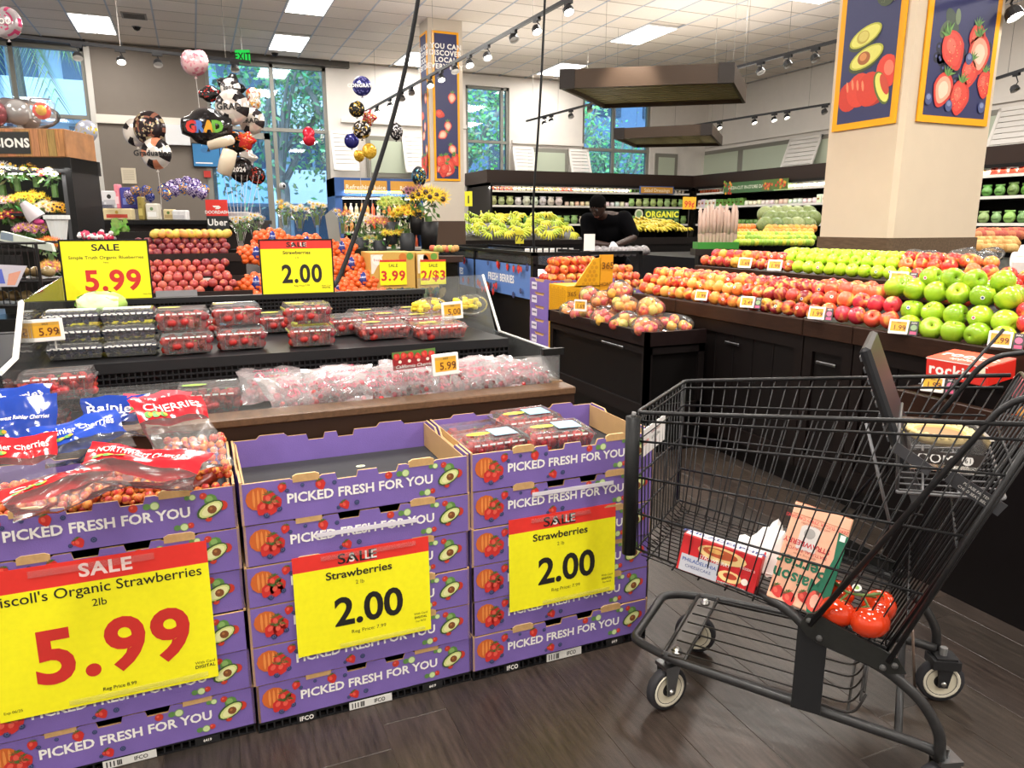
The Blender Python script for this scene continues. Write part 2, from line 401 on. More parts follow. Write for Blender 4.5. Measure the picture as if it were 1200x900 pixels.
# dark bulkhead over the wall coolers
g = G(); hz0, hz1 = wz(700, 221)+.0, wz(700, 214)+.12
g.box((wx(545, 215), YW-1.35, hz0+.0), (XW, YW, hz1), hx('2e211c')); g.box((XW-1.35, 3, hz0), (XW, YW-1.35, hz1), hx('2e211c')); struct('trim_8', g, satin)
# framed sage panels (high glazing) on the walls
def sage(nm, p0, p1, onw):
    q = G(); w_ = .09
    if onw == 'b':
        q.box((p0[0], YW-.04, p0[1]), (p1[0], YW, p1[1]), TRIMG); q.box((p0[0]+w_, YW-.05, p0[1]+w_), (p1[0]-w_, YW-.02, p1[1]-w_), SAGE)
    else:
        q.box((XW-.04, p0[0], p0[1]), (XW, p1[0], p1[1]), TRIMG); q.box((XW-.05, p0[0]+w_, p0[1]+w_), (XW-.02, p1[0]-w_, p1[1]-w_), SAGE)
    struct(nm, q, satin)
zt = wz(640, 174); zb = wz(640, 212)
sage('window_5', (wx(429, 180), wz(450, 208)), (wx(482, 180), wz(450, 160)), 'b')
sage('window_6', (wx(619, 190), zb), (wx(665, 190), zt), 'b')
sage('window_7', (wx(767, 190), zb), (wx(793, 190), zt), 'b')
zt2 = onX(840, 176, XW).z; ys = [onX(x, 190, XW).y for x in (812, 869, 935, 1015)]
for k, (a, b) in enumerate(((ys[1], ys[0]), (ys[2], ys[1]+.0), (ys[3], ys[2]), (onX(1168, 200, XW).y, onX(1125, 200, XW).y), (4.2, 6.0))):
    sage('window_%d' % (8+k), (a, zb), (b, zt2), 'r')
# tilted white louvred shutters
def shutter(x, z0, z1, wd, wall, lab, lean=.35):
    h = z1-z0; t = thing('shutter', lab, 'shutter', (x, YW-.05, z1) if wall == 'b' else (XW-.05, x, z1), 0 if wall == 'b' else PI/2, 'tilted white shutters on the walls')
    q = G(); M = Rx(-lean if wall == 'b' else lean); sg = -1 if wall == 'b' else 1
    for a, b in (((-wd/2, 0, -h), (-wd/2+.05, .03*sg, 0)), ((wd/2-.05, 0, -h), (wd/2, .03*sg, 0)), ((-wd/2, 0, -.06), (wd/2, .03*sg, 0)), ((-wd/2, 0, -h), (wd/2, .03*sg, -h+.06))):
        q.box((a[0], min(a[1], b[1]), a[2]), (b[0], max(a[1], b[1]), b[2]), hx('e3dfda'), M=M)
    q.build('frame', satin, t)
    N = 8
    for i in range(N):
        z_ = -h+.06+i*(h-.12)/N
        q = G(); q.box((-wd/2+.05, -.02 if sg < 0 else .008, z_+.006), (wd/2-.05, -.008 if sg < 0 else .02, z_+(h-.12)/N-.006), hx('dbd7d2'), M=M); q.build('slat', satin, t)
zs0, zs1 = wz(450, 203)-.05, wz(450, 157)
for px_, lab in ((402, 'tilted white shutter just right of the wide door window'), (484, 'tilted white shutter beside the slim column'), (611, 'tilted white shutter right of the narrow window'), (676, 'tilted white shutter left of the double window in the back corner')):
    shutter(wx(px_, 180), zb-.05 if px_ > 500 else zs0, zt if px_ > 500 else zs1, .52, 'b', lab)
for px_, lab in ((800, 'tilted white shutter nearest the room corner'), (945, 'tilted white shutter partly behind the wide column'), (1192, 'tilted white shutter at the right edge of the photo')):
    shutter(onX(px_, 190, XW).y, zb-.05, zt2, .9 if px_ < 1100 else .7, 'r', lab)

# ---- outside: facade, street trees
g = G(); g.box((-30, YW+.3, -1), (40, 60, -.05), hx('8f9299')); struct('ground', g, matte)
b = thing('office_building', 'pale office building with balconies seen through the left and door windows', 'building', (0, 30, 0))
g = G(); g.box((-16, 0, 0), (6, 6, 16), hx('b9cbd8')); g.build('wall', matte, b)
for k in range(5):
    z0 = .9+k*2.6
    g = G(); g.box((-16, -1.3, z0+1.2), (6, .1, z0+2.4), hx('dfe8ee')); g.build('balcony_wall', matte, b)
    for i in range(9):
        g = G(); x0 = -15.6+i*2.4; g.box((x0, -.06, z0-.6), (x0+1.7, .02, z0+1.1), hx('39556e')); wi = g.build('window', gloss, b)
        g = G(); g.box((x0+.8, -.1, z0-.6), (x0+.9, -.05, z0+1.1), hx('8fa6b8')); g.build('mullion', satin, wi)
for i in range(5):
    g = G(); g.box((-14+i*4.2, -1.5, -.05), (-13.6+i*4.2, -1.1, 14), hx('dfe8ee')); g.build('pillar', matte, b)
b = thing('brick_building', 'darker building behind the street trees in the right windows', 'building', (16, 36, 0))
g = G(); g.box((-6, 0, 0), (26, 6, 14), hx('6f86a0')); g.build('wall', matte, b)
for k in range(4):
    for i in range(9): g = G(); g.box((-5+i*3, -.08, 1+k*3), (-3.4+i*3, .02, 2.8+k*3), hx('25384d')); g.build('window', gloss, b)
def tree(x, y, h, r, lab, col, nleaf=2600, palm=False, th=.16):
    t = thing('palm_tree' if palm else 'street_tree', lab, 'tree', (x, y, 0), group='trees outside the windows'); g = G()
    if palm:
        g.tube([(0, 0, 0), (.1, 0, h*.5), (0, 0, h)], [.2, .16, .14], 8, hx('8d7c66')); g.build('trunk', matte, t); g = G()
        for k in range(34):
            a = rnd(0, 2*PI); el = rnd(-.9, .6); pts = []; L = r*rnd(.8, 1.1)
            for i in range(7): u = i/6*L; pts.append(Vector((math.cos(a)*u*math.cos(el*.5), math.sin(a)*u*math.cos(el*.5), h+math.sin(el)*u-u*u*.35/L*2)))
            for i in range(6):
                for sd in (-1, 1):
                    for q_ in range(3):
                        p = pts[i].lerp(pts[i+1], q_/3); s = Vector((-math.sin(a)*sd*.6, math.cos(a)*sd*.6, -1.1))*.6
                        g.add([p, p+Vector((math.cos(a), math.sin(a), 0))*.05, p+s+Vector((math.cos(a), math.sin(a), 0))*.12], [(0, 1, 2)], tuple(c*rnd(.7, 1.3) for c in col))
        g.build('fronds', leafm, t); return
    g.tube([(0, 0, 0), (.1, 0, h*.35), (-.25, .1, h*.6), (.1, .1, h*.85)], [th*1.2, th, th*.7, th*.3], 8, hx('9a9188'))
    for k in range(7):
        a = rnd(0, 2*PI); g.tube([(0, 0, h*rnd(.3, .5)), (math.cos(a)*r*.5, math.sin(a)*r*.4, h*.65), (math.cos(a)*r*.9, math.sin(a)*r*.7, h*rnd(.7, .95))], [th*.6, th*.4, th*.15], 6, hx('a49c92'))
    g.build('trunk', matte, t); g = G()
    cl = [(rnd(-r, r)*.8, rnd(-r, r)*.6, h*rnd(.45, 1)) for _ in range(14)]
    for i in range(nleaf):
        c = random.choice(cl); p = Vector(c)+Vector((random.gauss(0, r*.28), random.gauss(0, r*.28), random.gauss(0, r*.25)))
        a = Vector((rnd(-1, 1), rnd(-1, 1), rnd(-1, 1))).normalized()*rnd(.05, .12); b_ = a.orthogonal().normalized()*rnd(.04, .07)
        g.add([p-a, p+b_, p+a, p-b_], [(0, 1, 2, 3)], tuple(q*rnd(.6, 1.5) for q in col))
    g.build('foliage', leafm, t)
tree(-3.6, 21.5, 6.6, 1.7, 'palm tree with hanging fronds outside the left window', hx('a9c07c'), palm=True)
tree(2.2, 21, 6.4, 2.2, 'leafy tree outside left of the glazed door', hx('7fb074'), 2600)
tree(3.9, 20.2, 6.8, 1.7, 'tree with slanting pale branches outside right half of the door window', hx('79a66c'), 1500, th=.2)
tree(7.4, 21.5, 6.5, 2.2, 'bright leafy tree filling the narrow window beside the slim column', hx('a6d08c'), 5200)
tree(11.2, 22.5, 6.5, 2.3, 'bright leafy tree outside left half of the corner window', hx('a2d488'), 3600)
tree(14.5, 24, 5.0, 1.6, 'small tree outside right half of the corner window', hx('6fae70'), 1800)
sunl = bpy.data.lights.new('sun', 'SUN'); sunl.energy = 1.6; sunl.angle = R(2); sunl.color = (1, .97, .92)
so = bpy.data.objects.new('sun', sunl); C.objects.link(so); so.rotation_euler = (R(42), 0, R(-25))
# ================= flat print helpers (x right, y up, z = layer) =================
LY = .0004
def p_straw(g, x, y, s, z=LY, a=0.):
    g.T = g.T @ Tr(x, y, 0) @ Rz(a)
    n = 10; pts = [(s*.52*math.sin(t)*(1-.25*math.cos(t)*-1 if 0 else 1)*(.62+.38*math.cos(t/2)), s*.55*-math.cos(t)*-1) for t in [2*PI*i/n for i in range(n)]]
    g.poly([(s*.5*math.cos(t)*(1 if math.sin(t) > 0 else 1-.45*abs(math.sin(t))), s*.6*math.sin(t)) for t in [2*PI*i/12 for i in range(12)]], z, hx('c8302c'))
    g.poly([(s*.18*math.cos(t)-s*.12, s*.25*math.sin(t)+s*.1) for t in [2*PI*i/8 for i in range(8)]], z+LY, hx('df5a4a'))
    for k in range(5): b = R(20+k*35); g.poly([(0, s*.42), (math.cos(b)*s*.5, s*.42+math.sin(b)*s*.3), (math.cos(b+.5)*s*.25, s*.42+math.sin(b+.5)*s*.22)], z+LY, hx('4d6b35'))
    g.T = g.T @ Rz(-a) @ Tr(-x, -y, 0)
def p_berry(g, x, y, s, z=LY, col='38406e'):
    g.disc((x, y, z), s*.5, hx(col)); g.disc((x, y+s*.05, z+LY), s*.26, hx('59628c')); g.disc((x, y+s*.05, z+2*LY), s*.13, hx('232a4c'))
def p_tomato(g, x, y, s, z=LY, col='c33a2c'):
    g.disc((x, y, z), s*.5, hx(col), 12); g.disc((x-s*.13, y+s*.14, z+LY), s*.16, hx('e0695a'))
def p_avo(g, x, y, s, z=LY):
    g.disc((x+s*.05, y+s*.45, z), s*.28, hx('5f8a45'), 9); g.disc((x+s*.0, y+s*.5, z+LY), s*.16, hx('86ab62'), 7)
    p_tomato(g, x+s*.52, y+s*.12, s*.46, z)
    g.disc((x, y, z+2*LY), s*.62, hx('3f5a2c'), 14, ry=s*.36, a=.5); g.disc((x+s*.02, y, z+3*LY), s*.55, hx('cdd68a'), 14, ry=s*.29, a=.5)
    g.disc((x+s*.04, y, z+4*LY), s*.44, hx('e2e3a8'), 12, ry=s*.22, a=.5)
    g.disc((x+s*.08, y, z+5*LY), s*.2, hx('7c4a28'), 10); g.disc((x+s*.04, y+s*.05, z+6*LY), s*.07, hx('a8703f'), 6)
    p_tomato(g, x-s*.1, y-s*.42, s*.3, z+LY)
def p_cluster(g, x, y, s, z=LY):
    g.disc((x-s*.2, y+s*.18, z), s*.45, hx('c8642c'), 12); 
    for k in range(3): g.disc((x-s*.36+k*s*.16, y+s*.2, z+LY), s*.05, hx('e08a45'), 8, ry=s*.36)
    for dx, dy, r in ((.2, .12, .5), (.42, -.02, .42), (-.05, -.2, .5), (.25, -.22, .5)): p_straw(g, x+s*dx, y+s*dy, s*r, z+2*LY, rnd(-.6, .6))
    p_berry(g, x+s*.05, y-s*.48, s*.24, z+2*LY); p_berry(g, x+s*.5, y-s*.3, s*.22, z+2*LY)
def p_cuke(g, x, y, s, z=LY):
    g.disc((x-s*.35, y, z), s*.32, hx('5f8a4a'), 9); g.disc((x+s*.3, y, z), s*.42, hx('7ba25c'), 12); g.disc((x+s*.3, y, z+LY), s*.34, hx('c9dba0'), 12)
def kraft_prism(g, pts, y0, y1, col, edge):
    """upright sheet: outline in x-z, thickness in y, cut edges another colour"""
    n = len(pts); vs = [(x, y0, z) for x, z in pts]+[(x, y1, z) for x, z in pts]
    g.add(vs, [tuple(range(n)), tuple(range(n, 2*n))[::-1]], col); g.add(vs, [(i, n+i, n+(i+1) % n, (i+1) % n) for i in range(n)], edge)
KR = hx('c29c69'); BH = .111; BW = .598; BD = .392
def make_box():
    t = thing('cardboard_produce_box', 'x', 'box')
    def prof(h, lo=.017):
        return [(0, 0), (BW, 0), (BW, h), (.505, h), (.497, h-.004), (.428, h-.004), (.42, h), (.40, h), (.394, h-lo), (.346, h-lo), (.342, h-.001), (.292, h-.001), (.288, h-lo), (.238, h-lo), (.234, h), (.2, h), (.193, h-.004), (.127, h-.004), (.12, h), (0, h)]
    g = G(); kraft_prism(g, prof(BH-.003), 0, .006, PURPLE, KR); g.build('front_wall', board, t)
    g = G(); kraft_prism(g, [(0, 0), (BW, 0), (BW, BH), (.52, BH), (.51, BH+.012), (.44, BH+.012), (.43, BH), (.36, BH), (.355, BH-.018), (.31, BH-.018), (.305, BH), (.27, BH), (.265, BH-.018), (.22, BH-.018), (.215, BH), (.16, BH), (.15, BH+.01), (.08, BH+.01), (.07, BH), (0, BH)], BD-.006, BD, PURPLE, KR); g.build('back_wall', board, t)
    for sx in (0, 1):
        g = G(); x = BW-.006 if sx else 0
        n_ = [(0, 0), (BD, 0), (BD, BH+.002), (.3, BH+.002), (.27, BH-.022), (.13, BH-.022), (.1, BH+.002), (0, BH+.002)]
        vs = [(x, q[0], q[1]) for q in n_]+[(x+.006, q[0], q[1]) for q in n_]
        k = len(n_); g.add(vs, [tuple(range(k))[::-1], tuple(range(k, 2*k))], PURPLE); g.add(vs, [(i, (i+1) % k, k+(i+1) % k, k+i) for i in range(k)], KR)
        x2 = BW-.014 if sx else .008
        for e in range(2): g.box((x2+e*.003-.002*sx, .01, BH*.3), (x2+e*.003+.0022-.002*sx, BD-.01, BH-.002-e*.004), KR)
        g.build('side_wall', board, t)
    for fx, s in ((.16, .066), (.4625, .069)):
        g = G(); kraft_prism(g, [(fx-s/2, BH-.014), (fx+s/2, BH-.014), (fx+s/2, BH+.002), (fx+s/2-.01, BH+.007), (fx-s/2+.01, BH+.007), (fx-s/2, BH+.002)], -.0015, .004, KR, hx('d9ba88')); g.build('handle_flap', kraft, t)
    g = G(); g.box((.008, .008, .004), (BW-.008, BD-.008, .03), hx('29292d')); g.build('liner', matte, t)
    g = G(); g.T = Tr(0, -.0012, 0) @ UP
    g.text('PICKED FRESH FOR YOU', .302, .057, LY, .0245, WHITE, .0275, 1.0)
    p_avo(g, .538, .056, .054); p_cluster(g, .056, .054, .068); p_cuke(g, .47, .020, .024); p_tomato(g, .492, .022, .015)
    p_straw(g, .195, .083, .026, LY, .2); p_straw(g, .255, .019, .023, LY, .4); p_berry(g, .285, .021, .014); p_berry(g, .23, .084, .012); p_berry(g, .15, .088, .01)
    p_cuke(g, .41, .083, .026); p_tomato(g, .372, .083, .02, LY); p_straw(g, .1, .088, .022, LY, -.3); p_berry(g, .112, .078, .011)
    p_cuke(g, .495, .092, .019); p_tomato(g, .525, .092, .017); p_straw(g, .245, .02, .012); p_berry(g, .237, .014, .01)
    g.build('print', printed, t)
    return t
box0 = make_box(); used0 = False
STK = [(-.556, 'the left stack', 6, .028, 1.842), (.0485, 'the middle stack', 6, .030, 1.832), (.6525, 'the right stack', 6, .034, 1.826)]
ORD = ['topmost', 'second from the top', 'third from the top', 'fourth from the top', 'second from the bottom', 'lowest']
TOPZ = []
for si, (x0, sn, n, zb_, y0) in enumerate(STK):
    for k in range(n):
        z = zb_+(n-1-k)*(BH+.0008)
        if k == 0: TOPZ.append(z)
        dx = rnd(-.003, .003); dy = rnd(-.004, .003)
        what = {(0, 0): 'holding bags of cherries', (1, 0): 'standing empty and open', (2, 0): 'holding clamshells of strawberries'}.get((si, k), '')
        lab = 'purple cardboard produce box%s, %s of %s' % (' '+what if what else '', ORD[k], sn)
        loc = (x0+dx, y0+dy, z)
        if not used0: b = box0; b.location = loc; b['label'] = lab; used0 = True
        else: b = dup(box0, loc, (0, 0, rnd(-.004, .004)), lab)
        b['group'] = 'purple cardboard boxes stacked in front of the berry case'
        if (si, k) in ((1, 1), (2, 1)):
            g = G(); g.T = Tr(0, -.004, 0) @ UP @ Tr(.30 if si == 1 else .31, .058 if si == 1 else .078, 0)
            g.box((-.125, -.006, 0), (.145, .006, .0012), hx('d8d4de')); tp = g.build('tape_strip', satin, b); tp['label'] = 'torn white tape strip'
        if (si, k) == (1, 0):
            for a, c in ((.05, .22), (.33, .26)):
                g = G(); g.disc((a+.02, c, .0312), .014, hx('e8eed0'), 10, ry=.01); g.disc((a+.02, c, .0316), .008, hx('a8c06a'), 8, ry=.005); g.build('sticker', printed, b)
# dark plastic crate bases under the stacks
def make_base():
    t = thing('crate_base', 'x', 'crate'); g = G(); h = .026
    g.box((0, 0, .020), (BW, .39, h), hx('1b1b1d')); g.box((0, .0, .0), (BW, .01, .004), hx('1b1b1d')); g.box((0, .38, .0), (BW, .39, .02), hx('1b1b1d'))
    for i in range(31):
        x = i*(BW-.004)/30; g.box((x, 0, .0), (x+.004, .38, .02), hx('232325'))
    g.build('grate', satin, t)
    g = G(); g.T = Tr(0, -.001, 0) @ UP; g.box((.24, .002, 0), (.36, .022, .001), hx('d9d9d6')); g.text('IFCO', .325, .012, .0013, .010, BLACK, .02)
    for i in range(9):
        if i % 2 == 0 or i == 7: g.rect(.247+i*.004, .005, .250+i*.004, .019, .0013, BLACK)
    g.build('label', printed, t); g = G(); g.T = Tr(0, -.001, 0) @ UP; g.box((.1, .002, 0), (.15, .022, .001), hx('1b1b1d')); g.text('IFCO', .125, .012, .0013, .011, WHITE, .03); g.build('label', printed, t); g = G(); g.T = Tr(0, -.001, 0) @ UP; g.box((.45, .002, 0), (.51, .022, .001), hx('1b1b1d')); g.text('6419', .48, .013, .0013, .007, WHITE, .02)
    g.build('label', printed, t); return t
bs = make_base()
for si, (x0, sn, n, zb_, y0) in enumerate(STK):
    lab = 'flat black plastic crate base under %s of purple boxes' % sn
    if si == 0: bs.location = (x0, y0+.004, 0); bs['label'] = lab
    else: bs = dup(bs, (x0, y0+.004, 0), label=lab)
    bs['group'] = 'black crate bases on the floor'; bs.scale = (1, 1, zb_/.0262)

# ---------------- big sale signs ----------------
def sign(name, lab, loc, w_, h_, kind, rot=(0, 0, 0), frame=False, texts=None):
    t = thing(name, lab, 'sign', loc); t.rotation_euler = rot
    g = G(); g.T = UP; hh = h_*.155
    if kind == 'red': g.box((0, 0, -.001), (w_, h_-hh, 0), YEL); g.box((0, h_-hh, -.001), (w_, h_, 0), RED)
    else: g.box((0, 0, -.001), (w_, h_, 0), YEL)
    g.build('card', printed, t)
    if frame:
        g = G(); g.T = UP; e = .006
        for a, b_ in (((-e, -e), (w_+e, .0)), ((-e, h_), (w_+e, h_+e)), ((-e, 0), (0, h_)), ((w_, 0), (w_+e, h_))): g.box((a[0], a[1], -.006), (b_[0], b_[1], .002), BLACK)
        g.box((0, 0, -.006), (w_, h_, -.0015), BLACK); g.build('frame', satin, t)
        g = G()
        for fx in (.2, .8): g.box((w_*fx-.012, .006, -.05), (w_*fx+.012, .014, .01), BLACK)
        g.build('holder', satin, t)
    g = G(); g.T = UP
    for tx in texts: g.text(tx[0], tx[1]*w_, tx[2]*h_, .0007, tx[3]*h_, tx[4], tx[5] if len(tx) > 5 else .01, tx[6] if len(tx) > 6 else 1., tx[7] if len(tx) > 7 else 'C', 0, 0, 4)
    g.build('lettering', printed, t)
    return t
DK = hx('1e1c1c'); DR = hx('c9302a')
t200 = [('SALE', .46, .92, .10, DK, .012, 1.25), ('Strawberries', .47, .765, .075, DK, .02, 1.15), ('2 lb', .47, .66, .04, hx('6a6420'), 0), ('2.00', .53, .385, .28, DK, .024, .98), ('Reg Price: 7.99', .52, .155, .036, hx('4a4720'), 0, 1.1), ('With Card', .92, .2, .022, DK, 0), ('DIGITAL', .92, .16, .022, DK, .03), ('Exp 06/25', .92, .12, .018, DK, 0)]
t200w = t200+[('S', .42, .92, .085, WHITE, .02), ('LE', .56, .92, .085, WHITE, .02)]
sg = sign('sale_sign', 'yellow 2.00 strawberries sale sign taped on the middle purple stack', (.161, 1.8175, .2065), .363, .278, 'red', (R(-1.5), 0, 0), texts=t200w)
s2_ = sign('sale_sign', 'yellow 2.00 strawberries sale sign taped on the right purple stack', (.763, 1.8145, .206), .355, .286, 'red', (R(-1.5), 0, 0), texts=t200w)
t599 = [('SALE', .53, .93, .085, hx('f6dcd8'), .03, 1.1), ("Driscoll's Organic Strawberries", .475, .80, .068, DK, .006, 1.02), ('2lb', .485, .70, .05, DK, .004), ('5.99', .53, .385, .35, DR, .032, .98), ('Reg Price 8.99', .53, .085, .024, DK, .01), ('With Card', .94, .13, .02, DK, 0), ('DIGITAL', .94, .1, .022, DK, .03), ('Exp 06/25', .06, .06, .018, DK, 0)]
s3_ = sign('sale_sign', 'largest yellow sale sign, red 5.99 price, taped on the left purple stack', (-.503, 1.826, .200), .468, .366, 'red', (R(-1.2), 0, 0), texts=t599)
for s_, ww, hh in ((sg, .363, .278), (s2_, .355, .286), (s3_, .468, .366)):
    g = G(); g.T = UP; g.box((ww*.2, hh*.93, .0016), (ww*.9 if s_ is sg else ww*.75, hh*.975, .002), (1, 1, 1)); g.build('tape_strip', film, s_); g = G(); g.T = UP; g.box((ww*.3, hh*.02, .0016), (ww*.95, hh*.055, .002), (1, 1, 1)); g.build('tape_strip', film, s_)
tcase = [('SALE', .5, .925, .09, DK, .03, 1.25), ('Strawberries', .5, .775, .06, DK, .02, 1.15), ('2 lb', .5, .68, .035, DK, 0), ('2.00', .56, .38, .33, DK, .028, .85), ('Reg Price 7.99', .55, .15, .035, DK, 0), ('With Card', .9, .14, .03, DK, .0), ('DIGITAL', .9, .1, .03, DK, .02)]
sign('sale_sign', 'black framed 2.00 strawberries sale sign standing on the back of the berry case', (.262, 3.45, 1.018), .308, .236, 'red', frame=True, texts=tcase+[('S', .45, .925, .08, WHITE, .03), ('LE', .6, .925, .08, WHITE, .03)])
sign('sale_sign', 'black framed organic blueberries sale sign with red 5.99 standing on the berry case', (-.497, 3.45, 1.022), .312, .236, 'plain', frame=True,
     texts=[('SALE', .51, .89, .11, DK, .02, 1.3), ('Simple Truth Organic Blueberries', .51, .72, .055, DK, .005, 1.08), ('16oz', .5, .635, .032, DK, 0), ('5.99', .56, .33, .34, DR, .03, .98), ('With Card', .95, .07, .025, DK, 0)])

# ---------------- electronic price tags ----------------
def price_tag(p, w_, h_, price, lab, rot, red=False, side=False, group='electronic shelf price tags'):
    t = thing('price_tag', lab, 'price tag', p, group=group); t.rotation_euler = rot
    g = G(); g.T = UP; g.bbox((-w_/2, -h_/2, -.006), (w_/2, h_/2, .003), hx('eceae6'), .002); g.build('housing', satin, t)
    g = G(); g.T = UP; g.box((-w_*.4, -h_*.3, .002), (w_*.4, h_*.36, .0036), hx('e0a82c') if not red else hx('d8c8b0')); g.box((-w_*.4, h_*.22, .003), (w_*.4, h_*.36, .0040), hx('c99a3a'))
    g.build('screen', printed, t)
    g = G(); g.T = UP; g.text(price, w_*.08, -h_*.05, .0043, h_*.34, hx('6a3014'), .012, .95); g.text('SALE', 0, h_*.29, .0044, h_*.08, DK, .01); 
    for i in range(4): g.rect(w_*.32, -h_*.2+i*h_*.06, w_*.38, -h_*.17+i*h_*.06, .0044, DK)
    g.build('lettering', printed, t)
    if side:
        g = G(); g.T = UP; g.box((w_*.54, -h_*.52, -.004), (w_*.98, h_*.46, 0), hx('3b3a3c')); g.disc((w_*.76, h_*.02, .0006), h_*.2, hx('c86a8c') if side == 1 else hx('8aa37a'), 10); g.rect(w_*.6, -h_*.45, w_*.92, -h_*.25, .0006, hx('c9527a')); g.text('INFO', w_*.76, h_*.33, .0006, h_*.1, WHITE, .01)
        g.build('info_card', printed, t)
    return t

# ---------------- the berry case ----------------
case = thing('berry_display_case', 'low open display case with brown ledge and clear plastic guards, full of berries', 'display case', (.3, 2.3, 0))
def cpart(nm, g, m):
    g.T = Matrix.Identity(4); o = g.build(nm, m, case); o.location = (-.3, -2.3, 0); return o
BRW = hx('6b503c'); LX = -1.0; RX = 1.2
g = G(); g.bbox((LX, 2.246, .735), (RX, 2.345, .762), hx('5f4734'), .004); cpart('ledge', g, darkwood)
g = G(); g.box((LX, 2.252, .10), (RX-.003, 2.34, .735), hx('33231a')); cpart('front_panel', g, satin)
g = G(); g.box((RX-.03, 2.34, .10), (RX-.004, 3.0, .742), hx('4a3326')); g.box((LX+.004, 2.34, .1), (LX+.03, 3.55, .742), hx('4a3326')); g.box((RX-.045, 2.345, .742), (RX-.003, 3.0, .765), hx('8a6c50')); cpart('side_panel', g, satin)
BK = hx('232325')
g = G(); g.box((LX+.03, 2.345, .68), (RX-.03, 2.80, .715), hx('1d1d1f')); g.box((LX+.03, 2.8, .68), (RX-.03, 3.5, .70), hx('2a2a2c')); cpart('tray', g, satin)
g = G(); g.box((LX+.03, 2.72, .838), (RX-.06, 2.745, .872), BK)
g.add([(LX+.03, 2.745, .87), (RX-.06, 2.745, .87), (RX-.2, 3.42, .90), (LX+.03, 3.42, .90), (LX+.03, 2.745, .85), (RX-.06, 2.745, .85), (RX-.2, 3.42, .88), (LX+.03, 3.42, .88)], [(0, 1, 2, 3), (7, 6, 5, 4), (0, 4, 5, 1), (2, 6, 7, 3)], hx('1e1e20')); cpart('shelf', g, satin)
def grille(y, z0, z1, x0, x1, rows, nx):
    g = G(); hz = (z1-z0)/rows; g.box((x0, y+.012, z0), (x1, y+.02, z1), hx('050505'))
    for i in range(rows+1): g.box((x0, y, z0+i*hz-.0025), (x1, y+.012, z0+i*hz+.0025), BK)
    for i in range(nx+1): x = x0+i*(x1-x0)/nx; g.box((x-.0022, y+.001, z0), (x+.0022, y+.012, z1), BK)
    return g
cpart('lower_grille', grille(2.722, .72, .838, LX+.03, RX-.06, 6, 110), satin)
cpart('back_grille', grille(3.43, .90, 1.0, -.51, .99, 6, 90), satin)
g = G(); g.box((-.53, 3.425, .998), (1.0, 3.47, 1.02), BK); g.box((-.53, 3.45, .1), (1.0, 3.5, 1.0), BK); g.box((LX, 3.45, .1), (-.53, 3.5, .9), BK); cpart('back_panel', g, satin)
# plastic guards
g = G(); g.box((LX+.02, 2.348, .76), (RX-.015, 2.353, .864)); cpart('front_guard', g, plexi)
g = G(); g.box((RX-.02, 2.35, .762), (RX-.015, 3.0, .868)); cpart('right_guard', g, plexi)
def sheet(pts, th, mat_, nm, col=(1, 1, 1)):
    g = G(); n_ = len(pts); P_ = [Vector(p) for p in pts]; N_ = (P_[1]-P_[0]).cross(P_[2]-P_[0]).normalized()*th
    vs = P_+[p+N_ for p in P_]; g.add(vs, [tuple(range(n_))[::-1], tuple(range(n_, 2*n_))]+[(i, (i+1) % n_, n_+(i+1) % n_, n_+i) for i in range(n_)], col); return cpart(nm, g, mat_)
A1 = onX(580, 388, 1.2); A2 = onX(565, 322, 1.2); A3 = Vector((.985, 3.5, onY(497, 326, 3.5).z)); A4 = Vector((.985, 3.5, .95))
sheet([(1.195, 2.93, .80), (1.195, A1.y, .868), (1.2, A2.y, A2.z), A3, A4, (1.19, 3.05, .8)], .005, plexi, 'corner_guard')
g = G(); g.tube([(1.197, 2.96, .868), (1.2, A2.y-.01, A2.z)], .006, 6, hx('d8d8d4')); g.tube([(1.19, 2.36, .868), (1.195, 2.96, .868)], .004, 6, hx('c8c8c4')); cpart('guard_edge', g, satin)
g = G(); g.box((1.115, 2.343, .862), (1.2, 2.36, .886), hx('161616')); cpart('bracket', g, satin)
B1 = Vector((-.5, 2.27, .94)); B2 = Vector((-.5, 2.46, .948)); B3 = onX(25, 354, -.5); B4 = Vector((-.5, 3.45, onX(74, 324, -.5).z))
sheet([(-.5, 2.35, .75), B1, B2, B3, B4, (-.5, 3.45, .93)], .005, plexi, 'left_guard')
g = G(); g.tube([B1, B2, B3], .008, 6, hx('eeece8')); cpart('left_guard_edge', g, satin).name = 'guard_edge'
q1 = onY(25, 353, 3.4); q2 = onY(71, 353, 3.4); q3 = onY(70, 366, 3.4)
g = G(); g.tube([q1, q2, q3], .006, 6, hx('e4e2de')); cpart('guard_edge', g, satin)
# tags on the case
price_tag(onY(522, 427, 2.335), .093, .075, '5.99', 'price tag reading 5.99 on the front guard beside the cherry header card', (0, R(-3), 0))
price_tag(onY(54, 387, 2.75)+Vector((0, 0, 0)), .098, .073, '5.99', 'price tag reading 5.99 in front of the blueberry clamshells', (0, R(-2), 0))
price_tag(onY(530, 364, 3.0), .095, .075, '5.00', 'price tag reading 5.00 in front of the pineapple packs', (0, R(-3), 0))
g = G()
for p in (onY(522, 427, 2.335), onY(54, 387, 2.75), onY(530, 364, 3.0)): g.tube([(p.x+.02, p.y+.009, p.z-.02), (p.x+.02, p.y+.01, p.z-.07)], .003, 5, hx('cfcfcb'))
cpart('tag_stem', g, satin)

